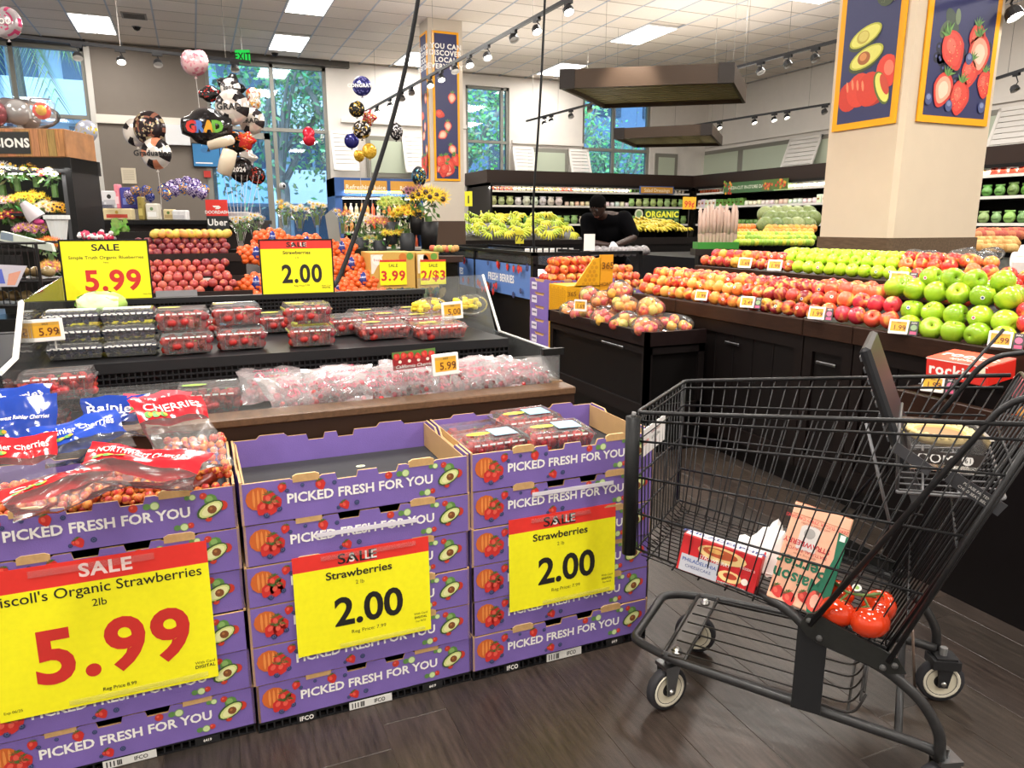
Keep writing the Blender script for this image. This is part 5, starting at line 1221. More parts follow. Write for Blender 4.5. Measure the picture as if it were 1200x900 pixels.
def draw_berries(g, bd, w_, h_):
    a0, a1 = bd, w_-bd; y = bd; Z = .0135; W_ = a1-a0
    for k in range(22):
        rr = random.Random(k); X = a0+rr.uniform(.02, .97)*W_; Y = y+.05+rr.uniform(0, .34)
        clipdisc(g, X, Y, Z, .028, .028, hx('191b30'), 0, a0, a1, 10); clipdisc(g, X-.006, Y+.006, Z+LY, .008, .008, hx('4a5080'), 0, a0, a1, 8)
    for cx, cy, s, a, cut in ((.78, .33, .17, .1, True), (.72, .40, .13, 0, False), (.36, .33, .17, .5, False), (.66, .23, .13, -.2, False), (.93, .18, .12, 0, False), (.26, .13, .15, -.35, True), (.54, .10, .15, -.15, False)):
        big_straw(g, a0+W_*cx, y+cy*1.0, s, Z+LY*(3+int((1-cy)*12)*1.0), a, a0, a1, cut)
    for k, (cx, cy) in enumerate(((.38, .055), (.05, .08), (.92, .06), (.62, .30))):
        Zz = Z+LY*16; clipdisc(g, a0+W_*cx, y+cy, Zz, .027, .03, hx('4a5584'), 0, a0, a1); clipdisc(g, a0+W_*cx, y+cy+.01, Zz+LY, .016, .014, hx('7c88b0'), 0, a0, a1)
    clipdisc(g, a0+W_*.3, y+.47, Z+LY, .04, .075, hx('3c4a3e'), .6, a0, a1); clipdisc(g, a0+W_*.2, y+.43, Z+2*LY, .03, .05, hx('56664e'), -.6, a0, a1); clipdisc(g, a0+W_*.38, y+.50, Z+3*LY, .02, .04, hx('6a7a5c'), .1, a0, a1)
    big_straw(g, a0+W_*.76, y+.70, .10, Z+LY, .9, a0, a1); clipdisc(g, a0+W_*.95, y+.68, Z+3*LY, .03, .045, hx('50604a'), .3, a0, a1)
# left face (facing -x), right face (facing -y)
pz = onX(985, 152, CXX-.02).z; zt3 = 2.95
pA, pB = onX(1048, 144, CXX-.02), onX(974, 152, CXX-.02)
wA = pB.y-pA.y
poster('fruit_poster', 'orange framed poster of avocados and tomatoes on the left face of the wide column', wA, zt3-pA.z, Tr(CXX-.004, pB.y, pA.z) @ UPX, draw_veg, bd=.045, ds=1.27)
qA, qB = onY(1075, 142, CYY-.02), onY(1157, 149, CYY-.02)
poster('fruit_poster', 'orange framed poster of strawberries and raspberries on the right face of the wide column', qB.x-qA.x, zt3-qA.z, Tr(qA.x, CYY-.004, qA.z) @ UP, draw_berries, bd=.045, ds=1.25)
# ---- octagonal-ended bin with bagged apples
BX0, BX1, BY0, BY1, BZ = 2.30, 2.70, 3.47, 4.72, .72
bn = thing('apple_bin', 'small black bin in front of the island holding bagged apples', 'display stand', (2.5, 4.1, 0))
def bp(nm, g, m=satin):
    o = g.build(nm, m, bn); o.location = (-2.5, -4.1, 0); return o
g = G(); g.box((BX0+.04, BY0+.04, .0), (BX1, BY1-.04, .25), hx('0c0b0b')); bp('plinth', g)
g = G(); g.box((BX0+.02, BY0+.02, .22), (BX1, BY1-.02, BZ-.06), hx('0c0a0a')); bp('body', g)
g = G()
for (y0, y1, z0, z1) in ((BY0, BY0+.05, .22, .66), (BY1-.05, BY1, .22, .66), (BY0+.05, BY1-.05, .6, .66), (BY0+.05, BY1-.05, .22, .30)): g.box((BX0, y0, z0), (BX0+.03, y1, z1), hx('141010'))
for (x0, x1, z0, z1) in ((BX0, BX0+.04, .22, .66), (BX1-.04, BX1, .22, .66), (BX0, BX1, .6, .66), (BX0, BX1, .22, .3)): g.box((x0, BY0-.0, z0), (x1, BY0+.03, z1), hx('141010'))
bp('frame', g)
g = G()
for a, b in (((BX0-.01, BY0-.01, .65), (BX0+.015, BY1+.01, BZ+.01)), ((BX0-.01, BY0-.01, .65), (BX1, BY0+.015, BZ+.01)), ((BX0-.01, BY1-.015, .65), (BX1, BY1+.01, BZ+.01))): g.box(a, b, hx('1a1111'))
g.box((BX0, BY0, .64), (BX1, BY1, .67), hx('100c0c')); bp('tray_rim', g)
g = G(); m_ = onX(718, 395, BX0).y; g.bbox((BX0-.006, m_-.13, .60), (BX0+.004, m_+.13, .615), hx('85878a'), .003); bp('label_rail', g, metal)
apsm = [hx('c84a4a'), hx('d88a4a'), hx('c63a48'), hx('dca84a'), hx('cf5a4a'), hx('c9c060')]
BAGS = [(2.37, 3.60, .742, .19, 'at the near corner of the bin'), (2.38, 3.83, .742, .18, 'second along the front edge'), (2.37, 4.07, .742, .19, 'third along the front edge'), (2.38, 4.31, .742, .18, 'fourth along the front edge'), (2.38, 4.55, .742, .18, 'at the far left corner'),
    (2.57, 3.62, .745, .19, 'at the near right corner'), (2.58, 3.86, .745, .18, 'in the middle of the right side'), (2.58, 4.14, .745, .18, 'right side, behind the middle'), (2.58, 4.42, .745, .18, 'far right of the bin'),
    (2.49, 3.73, .835, .17, 'on top near the front'), (2.47, 4.0, .83, .17, 'on top in the middle'), (2.48, 4.26, .835, .17, 'on top behind the middle'), (2.50, 4.48, .84, .17, 'on top at the far end'), (2.50, 4.12, .905, .16, 'highest of the heap')]
for i, (bx_, by_, bz_, w_, where_) in enumerate(BAGS):
    p = Vector((bx_, by_, bz_))
    t = thing('apple_bag', 'clear bag of apples '+(where_ if i < 9 else where_+', black bin'), 'bag', p, rnd(0, 3), 'bags of apples in the black bin')
    g = G(); 
    vs0 = len(g.v); g.ell((0, 0, 0), (w_*.68, w_*.5, .066), n=16, m=10)
    g.v = [v*(1+.07*math.sin(31*v.x+i)+.06*math.sin(57*v.y+23*v.z)) for v in g.v]; g.tube([(w_*.5, 0, .01), (w_*.62, .01, .03), (w_*.75, .03, .035)], [.02, .008, .025], 7, cap=False)
    g.build('bag', film, t, True)
    k = 0
    for (dx, dy, dz) in ((-.05, -.03, 0), (.03, -.035, 0), (-.01, .035, 0), (.06, .02, 0), (-.01, -.0, .034), (-.085, .01, -.005), (.085, -.01, .0), (.03, .04, .02)):
        a = am_red.copy(); C.objects.link(a); a.parent = t; a.location = (dx*w_/.17, dy, dz-.005); a.scale = (.78,)*3; a.rotation_euler = (rnd(-1, 1), rnd(-1, 1), 0); a.color = (*random.choice(apsm), 1); k += 1
price_tag(onX(680, 358, BX0-.02), .09, .075, '1.69', 'price tag at the far corner of the black bagged apple bin', (R(-5), 0, -PI/2+R(35)))
# ---- low front bin at the near end, boxed and loose apples
lb = thing('low_bin', 'low dark bin at the near end, holding boxed and loose apples', 'display stand', (2.6, 1.5, 0))
LX0, LX1, LY0, LY1, LZ = 2.40, 2.70, .9, 1.95, .70
def lp(nm, g, m=satin):
    o = g.build(nm, m, lb); o.location = (-2.6, -1.5, 0); return o
g = G(); g.box((LX0+.03, LY0, 0), (LX1, LY1-.02, .62), DB2); lp('body', g)
g = G(); g.bbox((LX0-.01, LY0, .62), (LX0+.02, LY1, LZ+.015), LIPC, .003); g.bbox((LX0, LY1-.03, .62), (LX1, LY1, LZ+.015), LIPC, .003); g.box((LX0, LY0, .61), (LX1, LY1-.02, .64), DB1); lp('lip_board', g, darkwood)
price_tag(onX(1093, 450, LX0-.03), .072, .058, '1.99', 'price tag seen through the cart wires under the red apple box', (R(-12), 0, -PI/2+R(30)), side=1)
bxp = onX(1090, 425, LX0+.06)
t = thing('apple_box', 'red printed box of small apples on the low bin behind the cart', 'box', (LX0+.02, 1.60, .785)); t.rotation_euler = (0, R(-6), R(4))
g = G(); g.bbox((0, 0, 0), (.16, .22, .07), hx('d8342a'), .003); g.build('carton', gloss, t)
g = G(); g.T = Tr(-.0008, .22, 0) @ UPX; g.rect(.004, .004, .216, .066, 0, hx('d8342a')); g.text('rockit', .09, .035, LY, .04, WHITE, .03); g.rect(.19, .045, .212, .065, LY, hx('e8e4c8')); g.rect(0, .066, .22, .07, LY, WHITE)
g.T = Tr(0, 0, .0708) @ Tr(.0, .22, 0) @ Rz(-PI/2); g.rect(0, 0, .22, .16, 0, hx('e0452f')); g.text('rockit', .11, .09, LY, .05, hx('f6e6dc'), .03); g.text('apples', .11, .04, LY, .025, WHITE, .0); g.build('print', printed, t)
t2 = thing('apple_box', 'clear wrapped pink apple box at the right edge behind the cart handle', 'box', (LX0+.02, 1.30, .775)); t2.rotation_euler = (0, R(-5), R(8))
g = G(); g.bbox((0, 0, 0), (.16, .2, .065), hx('d8707a'), .003); g.build('carton', gloss, t2); g = G(); g.bbox((-.004, -.004, 0), (.164, .204, .075), (1, 1, 1), .01); g.build('wrap', film, t2)
KIND['loose'] = (am_pink, [hx('d05030'), hx('e08a48'), hx('c8443a'), hx('e6a05a')], 'orange red apple loose in the low bin behind the cart handle', 'loose apples in the low bin')
for ri, (x, z) in enumerate(((2.455, .675), (2.53, .70), (2.61, .71))):
    y = 1.0
    while y < 1.56: put_apple('loose', (x, y, z+rnd(-.004, .004)), .88); y += .074
# ================= middle and back of the store =================
def pile_pack(col, lab, grp, nm='produce_pack', w_=.11, d_=.1, h_=.16, kind='box'):
    g = G()
    if kind == 'box': g.bbox((-w_/2, -d_/2, 0), (w_/2, d_/2, h_), (1, 1, 1), .008); g.rect(0, 0, 0, 0, 0, WHITE); g.T = Tr(0, -d_/2-.002, 0) @ UP; g.rect(-w_*.34, h_*.3, w_*.34, h_*.75, 0, hx('f2ead8')); g.rect(-w_*.25, h_*.42, w_*.25, h_*.58, LY*3, hx('b05030')); g.T = Matrix.Identity(4)
    elif kind == 'bottle': g.lathe([(.0005, 0), (w_*.4, 0), (w_*.42, h_*.6), (w_*.3, h_*.72), (w_*.16, h_*.82), (w_*.16, h_*.9)], 10); g.lathe([(w_*.2, h_*.88), (w_*.2, h_), (.0005, h_)], 10, WHITE); g.lathe([(w_*.43, h_*.2), (w_*.44, h_*.5)], 10, hx('f0e8d8'))
    elif kind == 'bag':
        g.ell((0, 0, h_*.5), (w_*.5, d_*.35, h_*.5), n=10, m=7); g.box((-w_*.4, -.008, h_*.9), (w_*.4, .008, h_*1.08), (.9, .9, .9)); g.box((-w_*.3, -d_*.37, h_*.35), (w_*.3, -d_*.33, h_*.62), WHITE)
    elif kind == 'jar': g.lathe([(.0005, 0), (w_*.45, 0), (w_*.45, h_*.8), (w_*.35, h_*.85)], 10); g.lathe([(w_*.4, h_*.85), (w_*.4, h_), (.0005, h_)], 10, hx('e8e4da'))
    o = g.build(nm, gloss, None, kind != 'box', link=False); tag(o, lab, nm.split('_')[-1], grp); return o
def cooler(nm, lab, p0, ax, n_, length, z0, shelves, prods, depth=.55, header=None, frame=DB2, back=hx('1c1a1c')):
    """wall cooler: p0 left end of the front edge, ax rotation about z, shelves heights"""
    t = thing(nm, lab, 'cooler', p0, ax); H_ = z0
    g = G(); g.box((0, depth, 0), (length, depth+.05, H_), back); g.build('back_panel', satin, t)
    for x in (0, length-.04): g = G(); g.box((x, 0, 0), (x+.04, depth, H_), frame); g.build('side_panel', satin, t)
    g = G(); g.box((0, -.02, 0), (length, depth, .45), frame); g.build('base', satin, t)
    g = G(); g.box((0, -.02, H_-.05), (length, depth, H_), frame); g.box((.02, .05, H_-.075), (length-.02, .09, H_-.052), hx('ffffff')); g.build('canopy', satin, t)
    M = Tr(p0) @ Rz(ax)
    for si, z in enumerate(shelves):
        g = G(); g.box((.04, .03, z-.02), (length-.04, depth, z), hx('55534f')); g.box((.04, .015, z-.03), (length-.04, .03, z+.012), hx('d9d6ce')); g.build('shelf', satin, t)
        x = .09; fam = prods[si % len(prods)]; run = 0; cur = None
        while x < length-.08:
            if run <= 0: cur = random.choice(fam); run = random.randint(3, 7); col = random.choice(cur[1])
            p = M @ Vector((x, .10, z+.002)); o = dup(cur[0], p, (0, 0, ax+rnd(-.1, .1)), scale=rnd(.93, 1.07), color=tuple(c*rnd(.85, 1.15) for c in col)); x += cur[2]; run -= 1
    return t
pk = pile_pack(0, 'small boxed item on the shelves of a far cooler', 'boxed items on far cooler shelves')
bt = pile_pack(0, 'small bottle standing on a far cooler shelf', 'bottles on far cooler shelves', 'juice_bottle', .085, .085, .21, 'bottle')
bgp = pile_pack(0, 'small bag of cut salad on a far cooler shelf', 'salad bags on far cooler shelves', 'salad_bag', .17, .12, .17, 'bag')
jr = pile_pack(0, 'small round tub on a far cooler shelf', 'tubs on far cooler shelves', 'dip_tub', .11, .11, .10, 'jar')
RB = [hx(c) for c in ('d86a3a', 'e8dcc0', '6d9a4c', 'c9c04a', 'f0ece0', 'c04838', 'e0a050')]
GB = [hx(c) for c in ('8fb56a', 'b8cf8a', '6f9a58', 'd8dcc8', 'a8b478')]
WB = [hx(c) for c in ('efe9dc', 'e8d8b8', 'f4f0e8', 'd8c090')]
zc = hz0
sh_ = [.5, .98, 1.34, 1.72, 2.02]
cooler('wall_cooler', 'long open cooler along the back wall under the corner windows', (wx(548, 215), YW-1.38, 0), 0, 0, 12-1.4-wx(548, 215), zc, sh_[2:], [[(bgp, GB, .19), (bgp, GB, .19)], [(pk, GB+WB, .13), (bgp, GB, .19), (jr, WB, .125)], [(bt, RB, .1), (bt, WB, .1)]], depth=1.3)
y1_ = YW-1.5; y0_ = onX(982, 240, XW-1.38).y-.6
cooler('wall_cooler', 'long open cooler along the right wall behind the melons', (XW-1.38, y1_, 0), -PI/2, 0, y1_-y0_, zc, sh_[2:], [[(jr, RB+WB, .125), (jr, GB, .125)], [(pk, RB+WB, .13), (jr, WB, .125)], [(bt, RB+WB, .1)]], depth=1.3)
y1b = onX(1140, 240, XW-1.38).y+1.3
cooler('wall_cooler', 'open cooler with bagged greens right of the wide column', (XW-1.38, y1b, 0), -PI/2, 0, 3.4, zc, sh_[2:], [[(bgp, GB, .19)], [(bgp, GB+RB, .19)], [(pk, RB+GB, .13)]], depth=1.3)
for a, b in (((6.5, YW-1.3, hz0-.09), 7), ((XW-1.3, 10.5, hz0-.09), 7), ((XW-1.3, 7.2, hz0-.09), 6)):
    l = lamp('cooler_light', 'AREA', a, 60, 5.0, (1, .98, .92), sy=.1); l.rotation_euler = (R(-20) if a[1] > 12 else 0, R(0 if a[1] > 12 else 20), 0 if a[1] > 12 else 0)
    if a[1] < 12: l.rotation_euler = (0, R(20), 0); l.data.size = .1; l.data.size_y = 4.5
# header signs
def board(nm, lab, p, w_, h_, col, txt, tc, M=UP, edge=None, size=.5, bold=.01, extra=None, cat='sign', sx=1.):
    t = thing(nm, lab, cat, p); g = G(); g.T = M; g.box((-w_/2, -h_/2, -.02), (w_/2, h_/2, 0), edge or col); g.rect(-w_/2*.94, -h_/2*.8, w_/2*.94, h_/2*.8, .0008, col); g.build('panel', printed, t)
    g = G(); g.T = M
    if extra: extra(g)
    if txt: g.text(txt, 0, 0, .002, h_*size, tc, bold, sx)
    if g.v: g.build('lettering', printed, t)
    return t
board('header_sign', 'orange and blue salad dressings sign over the back coolers', onY(770, 223, YW-1.42), .9, .17, hx('d0983a'), 'Salad Dressings', hx('f4ead0'), edge=hx('3f5e9a'), size=.45)
def leaves(g):
    for k in range(16): g.disc((-.62+rnd(-.12, .12), rnd(-.12, .14), .001+k*LY), .03, hx(random.choice(['c8402c', 'e0a030', '7aa83a', 'd8603a'])), 7)
board('header_sign', 'dark green fresh cut sign with fruit over the right coolers', onX(876, 219, XW-1.42), 1.5, .22, hx('3f6a3e'), 'FRESH-CUT IN-STORE DAILY', hx('e8ecd8'), M=UPX, size=.3, extra=leaves)
board('header_sign', 'dark green fruit patterned sign just left of the wide column', onX(908, 216, XW-1.44), .7, .2, hx('55702f'), '', hx('e8ecd8'), M=UPX, extra=lambda g: [g.disc((rnd(-.3, .3), rnd(-.08, .08), .001+k*LY), .028, hx(random.choice(['c8402c', 'e0a030', 'd86a3a', '8aa83a'])), 7) for k in range(30)])
# ---- bananas
g = G()
for k in range(6):
    a = (k-2.5)*.34; pts = []
    for i in range(6): u = i/5; pts.append(Vector((math.sin(a)*(.01+u*.15), -.02-.09*math.sin(u*PI*.6)*math.cos(a*.6), .08-u*.15*math.cos(a)+.02*math.sin(u*PI))))
    c_ = rnd(.75, 1.1); g.tube(pts, [.006, .014, .0165, .0165, .013, .004], 6, (c_, c_, c_*.8))
g.tube([(0, 0, .13), (0, -.01, .09)], [.008, .014], 5, (.7, .8, .4))
bn0 = g.build('banana_bunch', paint('banana_skin', .4, noise=.1, scale=12), None, True, link=False)
YB_ = [hx('c8c53a'), hx('b4c038'), hx('d2c63e'), hx('9fb534')]
bt_ = thing('banana_table', 'long dark table of bananas behind the berry island', 'display stand', (0, 0, 0))
P0 = onZ(540, 283, 1.08); P1 = onZ(690, 283, 1.08)
BFy = 9.9
BY_ = 12.7; P0 = onY(530, 284, BY_); P1 = onY(688, 284, BY_)
g = G(); g.box((P0.x, BY_, 0), (P1.x, BY_+1.1, P0.z-.0), DB2); g.build('body', satin, bt_)
g = G(); g.box((P0.x-.02, BY_-.03, P0.z-.06), (P1.x+.02, BY_+.01, P0.z+.03), DB1); g.build('lip', satin, bt_)
g = G(); g.add([(P0.x, BY_+.05, P0.z), (P1.x, BY_+.05, P0.z), (P1.x, BY_+1.1, P0.z+.34), (P0.x, BY_+1.1, P0.z+.34)], [(0, 1, 2, 3)], hx('3b3634')); g.build('bed', satin, bt_)
for r_ in range(5):
    n_ = 13
    for i in range(n_):
        if random.random() < .12: continue
        x = P0.x+.12+i*(P1.x-P0.x-.2)/n_+rnd(-.04, .04); y = BY_+.12+r_*.21
        o = dup(bn0, (x, y, P0.z+.08+r_*.085), (R(rnd(-50, 10)), R(rnd(-40, 40)), rnd(-.6, .6)), 'yellow green banana bunch on the long table behind the berry island', 'bananas on the long table', scale=rnd(1.1, 1.4), color=random.choice(YB_)); o['category'] = 'bananas'
ot = thing('banana_table', 'dark table of organic bananas right of the bending man', 'display stand', (0, 0, 0)); Q0 = onY(738, 281, 8.6); Q1 = onY(818, 277, 8.6)
g = G(); g.box((Q0.x, 8.6, 0), (Q1.x, 9.7, Q0.z), DB2); g.build('body', satin, ot); g = G(); g.box((Q0.x-.02, 8.57, Q0.z-.06), (Q1.x+.02, 8.61, Q0.z+.03), DB1); g.build('lip', satin, ot)
for r_ in range(4):
    for i in range(8):
        x = Q0.x+.08+i*(Q1.x-Q0.x-.1)/8+rnd(-.03, .03); o = dup(bn0, (x, 8.7+r_*.22, Q0.z+.05+r_*.038), (R(-60), R(rnd(-30, 30)), rnd(-.5, .5)), 'yellow organic banana bunch right of the bending man', 'organic bananas', scale=rnd(1.0, 1.25), color=random.choice([hx('d0b83a'), hx('c4b838'), hx('d8c244')])); o['category'] = 'bananas'
board('organic_sign', 'green sign with yellow ORGANIC letters over the bananas', onY(776, 251, 9.75), .62, .14, hx('2f5a2c'), 'ORGANIC', hx('e8e83a'), size=.62, bold=.04, extra=lambda g: [g.disc((-.42, .0, .002), .075, hx('c8ccb4'), 14), g.disc((-.42, 0, .003), .05, hx('7a9a6a'), 12)])
def stake(lab, px_, py_, F, txt, w_=.22, h_=.17, col=YEL, tc=DR, pole=.25, rz=0.):
    p = fw(px_, py_, F); t = thing('price_sign', lab, 'sign', p, rz); g = G(); g.T = UP; g.box((-w_/2, -h_/2, -.006), (w_/2, h_/2, 0), col); g.build('card', printed, t)
    g = G(); g.T = UP; g.text(txt, 0, -.01, .001, h_*.5, tc, .02); g.build('lettering', printed, t); g = G(); g.tube([(0, .005, -h_/2), (0, .006, -h_/2-pole)], .005, 5, hx('555555')); g.build('pole', metal, t)
stake('small yellow 99 cent sign on a pole above the organic bananas', 808, 238, 8.2, '99\u00a2', .17, .13, hx('e8b02a'), pole=.3)
stake('dim yellow sign among the bananas in front of the long table', 609, 278, 8.9, '79', .1, .15, hx('c8c02a'), hx('5a5a20'), .1, R(-15))
stake('orange sign at the left end of the produce beyond the tall pink bags', 897, 262, 8.2, '2.99', .16, .12, hx('d08a2a'), pole=.2)
stake('yellow price sign just right of the slim column', 545+4, 233, 11.5, '1', .12, .22, hx('e8e02c'), DK, .3, R(-40))
# ---- slim column with posters
CA_ = onZ(501, 20, CEIL); CBx = onZ(542, 24, CEIL).x
SC0 = Vector((CA_.x, CA_.y, 0)); SW = CBx-CA_.x; SD = .46
sc_ = thing('slim_column', 'slim cream column with brown base and two tall posters beside the flowers', 'column', SC0)
g = G(); g.box((0, 0, 0), (SW, SD, CEIL), hx('c9bfb1')); g.build('shaft', matte, sc_); g = G(); g.box((-.012, -.012, 0), (SW+.012, SD+.012, onY(520, 259, CA_.y).z), hx('4f3f35')); g.build('base_panel', satin, sc_)
def draw_fall(g, bd, w_, h_):
    a0, a1 = bd, w_-bd; rr = random.Random(11)
    for k, tt in enumerate(('YOU CAN', 'DISCOVER', 'LOCAL', 'EVERY DAY')): g.text(tt, w_/2+.0, h_-.22-k*.10, .014, .075, WHITE, .03)
    for x, y, s in ((.75, .55, .14), (.2, .44, .13), (.55, .36, .13), (.3, .30, .14), (.75, .2, .14)):
        big_straw(g, a0+(a1-a0)*x, bd+y*h_, s, .0135, rr.uniform(-1.5, 1.5), a0, a1, rr.random() > .5)
    for k in range(12): big_straw(g, a0+(a1-a0)*rr.uniform(.1, .9), bd+.1+rr.uniform(0, .22), .15, .0135+LY*6*k, rr.uniform(-1, 1), a0, a1, k % 4 == 0)
zb1 = onY(520, 212, CA_.y).z; zt1 = onY(520, 37, CA_.y).z; xa = onY(508, 150, CA_.y).x; xb = onY(538.5, 150, CA_.y).x
poster('fruit_poster', 'tall orange framed poster with falling strawberries facing the camera on the slim column', xb-xa, zt1-zb1, Tr(xa, CA_.y-.004, zb1) @ UP, draw_fall, bd=.035)
poster('fruit_poster', 'tall narrow-looking poster on the left side of the slim column', SD-.08, zt1-zb1, Tr(CA_.x-.004, CA_.y+SD-.04, zb1) @ UPX, draw_fall, bd=.035)
# ---- island "fresh berries"
IX = 2.76; IY = 6.0; IYF = onX(511, 283, IX).y; IZ = 1.075
K1 = onX(558, 290, IX).y
ib = thing('berry_island', 'low island case with blue fresh berries panels and glass rim', 'display case', (IX, IY, 0))
IW = onY(752, 290, IY+.0).x-IX
def bb_(a, b, col, nm, m=satin): g = G(); g.box(a, b, col); g.build(nm, m, ib)
L_ = IYF-IY
bb_((.06, .06, 0), (IW, .40, .22), hx('0d0d0e'), 'plinth'); bb_((.01, .01, .22), (IW, .44, .66), hx('131214'), 'body'); bb_((.03, .03, .66), (IW-.02, .43, .70), hx('3c3a3a'), 'tray')
bb_((.06, .40, 0), (.66, L_, .22), hx('0d0d0e'), 'plinth'); bb_((.01, .44, .22), (.70, L_, .66), hx('131214'), 'body'); bb_((.03, .43, .66), (.68, L_-.02, .70), hx('3c3a3a'), 'tray')
bb_((.68, .44, .9), (.70, L_, IZ), (1, 1, 1), 'glass_panel', plexi)
for a, b in (((-.02, -.02, 0.2), (.03, .03, IZ)), ((-.02, K1-IY-.02, .6), (.02, K1-IY+.03, IZ+.01)), ((-.02, L_-.04, .6), (.02, L_, IZ+.02)), ((IW-.04, -.02, .2), (IW, .03, IZ))): bb_(a, b, hx('101012'), 'post')
for a, b in (((-.02, -.02, IZ-.02), (.02, L_, IZ+.01)), ((-.02, -.02, IZ-.02), (IW, .02, IZ+.01)), ((-.015, -.02, .965), (.01, L_, .98)), ((0, L_-.03, IZ-.02), (.70, L_, IZ+.01)), ((.68, .44, IZ-.02), (.70, L_, IZ+.01)), ((.70, .42, IZ-.02), (IW, .44, IZ+.01))): bb_(a, b, hx('101012'), 'rail')
for y0, y1 in ((.03, K1-IY-.02), (K1-IY+.03, L_-.04)):
    bb_((-.004, y0, .98), (.0, y1, IZ-.02), (1, 1, 1), 'glass_panel', plexi)
    g = G(); g.T = Tr(-.018, (y0+y1)/2, .82) @ UPX; w2 = (y1-y0)/2
    g.box((-w2, -.155, -.012), (w2, .145, 0), hx('5b7fc0')); pn = g.build('sign_panel', printed, ib); g = G(); g.T = Tr(-.0185, (y0+y1)/2, .82) @ UPX
    g.text('FRESH BERRIES', 0, .0, .0006, .07, WHITE, .03, .95)
    for k in range(22):
        x = rnd(-w2+.05, w2-.05); y = rnd(-.145, -.08) if k % 3 else rnd(.1, .13)
        (p_berry if k % 5 == 0 else p_straw)(g, x, y, rnd(.05, .075), .0008+k*LY*5)
    g.build('lettering', printed, ib)
for k in range(22):
    x, y = (.2+(k % 3)*.19, .55+(k//3)*.4) if k < 17 else (.15+(k-17)*.17, .2)
    o = dup(pk if k % 3 else bgp, (IX+x, IY+y, .71), (R(-60), 0, rnd(-.3, .3)), 'packed berries or salad lying in the fresh berries island', 'packs in the fresh berries island', scale=1.3, color=random.choice([hx('b8b0b4'), hx('d8d4c8'), hx('9a4450'), hx('c8cc90')]))
for k in range(8): g = G(); g.T = UP; g.box((-.025, -.035, -.003), (.025, .035, 0), WHITE); g.rect(-.02, -.01, .02, .02, .0005, hx('c8c4c0')); o = g.build('tag_card', printed); o.location = (onY(662+k*8, 300, IY+.06).x+.0, IY+.9, IZ-.02); tag(o, 'white tag card along the inner rim of the berry island', 'price tag', 'white tags inside the berry island')
t = thing('card_holder', 'blank white card standing on the berry island in front of the man', 'card', onY(691, 284, IY+.03)); g = G(); g.T = UP; g.box((-.055, -.075, -.01), (.055, .075, 0), WHITE); g.build('card', satin, t); g = G(); g.box((-.05, -.0, -.095), (.05, .05, -.085), DK); g.build('foot', satin, t)
# clear wrapped salads on the near rim, right part
for k in range(7):
    p = onY(700+k*9, 291+k*.2, IY+.25); g = G(); g.ell((0, 0, 0), (.07, .06, .05), n=9, m=6); g.v = [v*(1+.15*math.sin(60*v.x+40*v.z+k)) for v in g.v]; o = g.build('wrapped_pack', paint('crinkled_wrap', .2, noise=.4, scale=30), None, True); o.location = (p.x, p.y, IZ+.0); o.color = (*hx('8a8688'), 1)
    tag(o, 'clear crinkled pack on the rim of the berry island right of the white card', 'pack', 'clear packs on the island rim')
# ---- second purple stack with apples, honey box
SX = onY(645, 330, 5.32).x
for k in range(8):
    z = .0+k*BH; o = dup(box0, (SX, 5.32+rnd(-.004, .004), z), (0, 0, 0), 'purple produce box in the far stack behind the yellow display, %s' % ['lowest', 'second from the floor', 'third from the floor', 'fourth from the floor', 'fifth from the floor', 'sixth from the floor', 'second from the top', 'topmost, heaped with apples'][k], 'purple boxes in the far stack')
    g = G(); g.T = Tr(-.0015, .3, .05) @ UPX; g.box((-.05, -.03, 0), (.05, .03, .001), hx('dcd8e4')); g.rect(-.04, -.005, .04, .01, .0015, hx('6f6a88')); g.build('label', printed, o)
z = 8*BH-.02
KIND['stack_red'] = (am_red, [hx('c8402c'), hx('d86a3a'), hx('c23228')], 'red apple heaped on the far purple stack behind the yellow display', 'apples on the far purple stack')
KIND['stack_back'] = (am_red, [hx('c8403c'), hx('d88a4a'), hx('d05a48')], 'small apple in the heap left of the long apple ledge, above the bagged apples', 'apples in the heap beyond the bagged ones')
for lay_ in range(3):
    for i in range(7-lay_):
        for j in range(2 if lay_ else 3): put_apple('stack_red', (SX+.05+lay_*.04+i*.083, 5.38+lay_*.05+j*.085, z+.03+lay_*.065), .98)
S2 = onY(704, 335, 5.2)
for k in range(2):
    o = dup(box0, (S2.x, 5.35+0*k, .78-BH*(1-k)+.02-.11), (0, 0, 0), 'purple produce box under the apple heap beyond the bagged apples, %s' % ['lower', 'upper'][k], 'purple boxes beyond the bagged apples')
t = thing('display_stand', 'dark stand under the purple boxes beyond the bagged apples', 'display stand', (S2.x, 5.33, 0)); g = G(); g.box((0, 0, 0), (.6, .42, .575), DB2); g.build('body', satin, t); g = G(); g.box((-.004, -.004, .54), (.604, .424, .575), DB1); g.build('rim', satin, t)
for lay_ in range(3):
    for i in range(7-lay_):
        for j in range(2): put_apple('stack_back', (S2.x+.04+lay_*.04+i*.08, 5.39+lay_*.05+j*.085, .835+lay_*.06), .9)
HY = 4.90; h0 = onY(664, 340, HY).x; h1 = onY(703, 340, HY).x; hzt = onY(648, 336, HY).z
hb = thing('cardboard_display', 'yellow honeycomb patterned cardboard display with a slanted header', 'display', (h0, HY, 0)); HW = h1-h0; YH = hx('e0a416')
g = G(); g.box((0, 0, 0), (HW, .3, hzt), YH); g.build('bin', printed, hb)
hh = onY(690, 302, HY).z; 
g = G(); g.T = UP; g.prism([(.06, hzt-.01), (HW+.0, hzt-.01), (HW+.0, hh+.0), (.22, hh-.01)], -.012, -.0, YH); g.T = Matrix.Identity(4)
g.box((HW-.004, -.0, hzt-.4), (HW+.11, .012, hh+.02), hx('e8a020')); g.build('header', printed, hb)
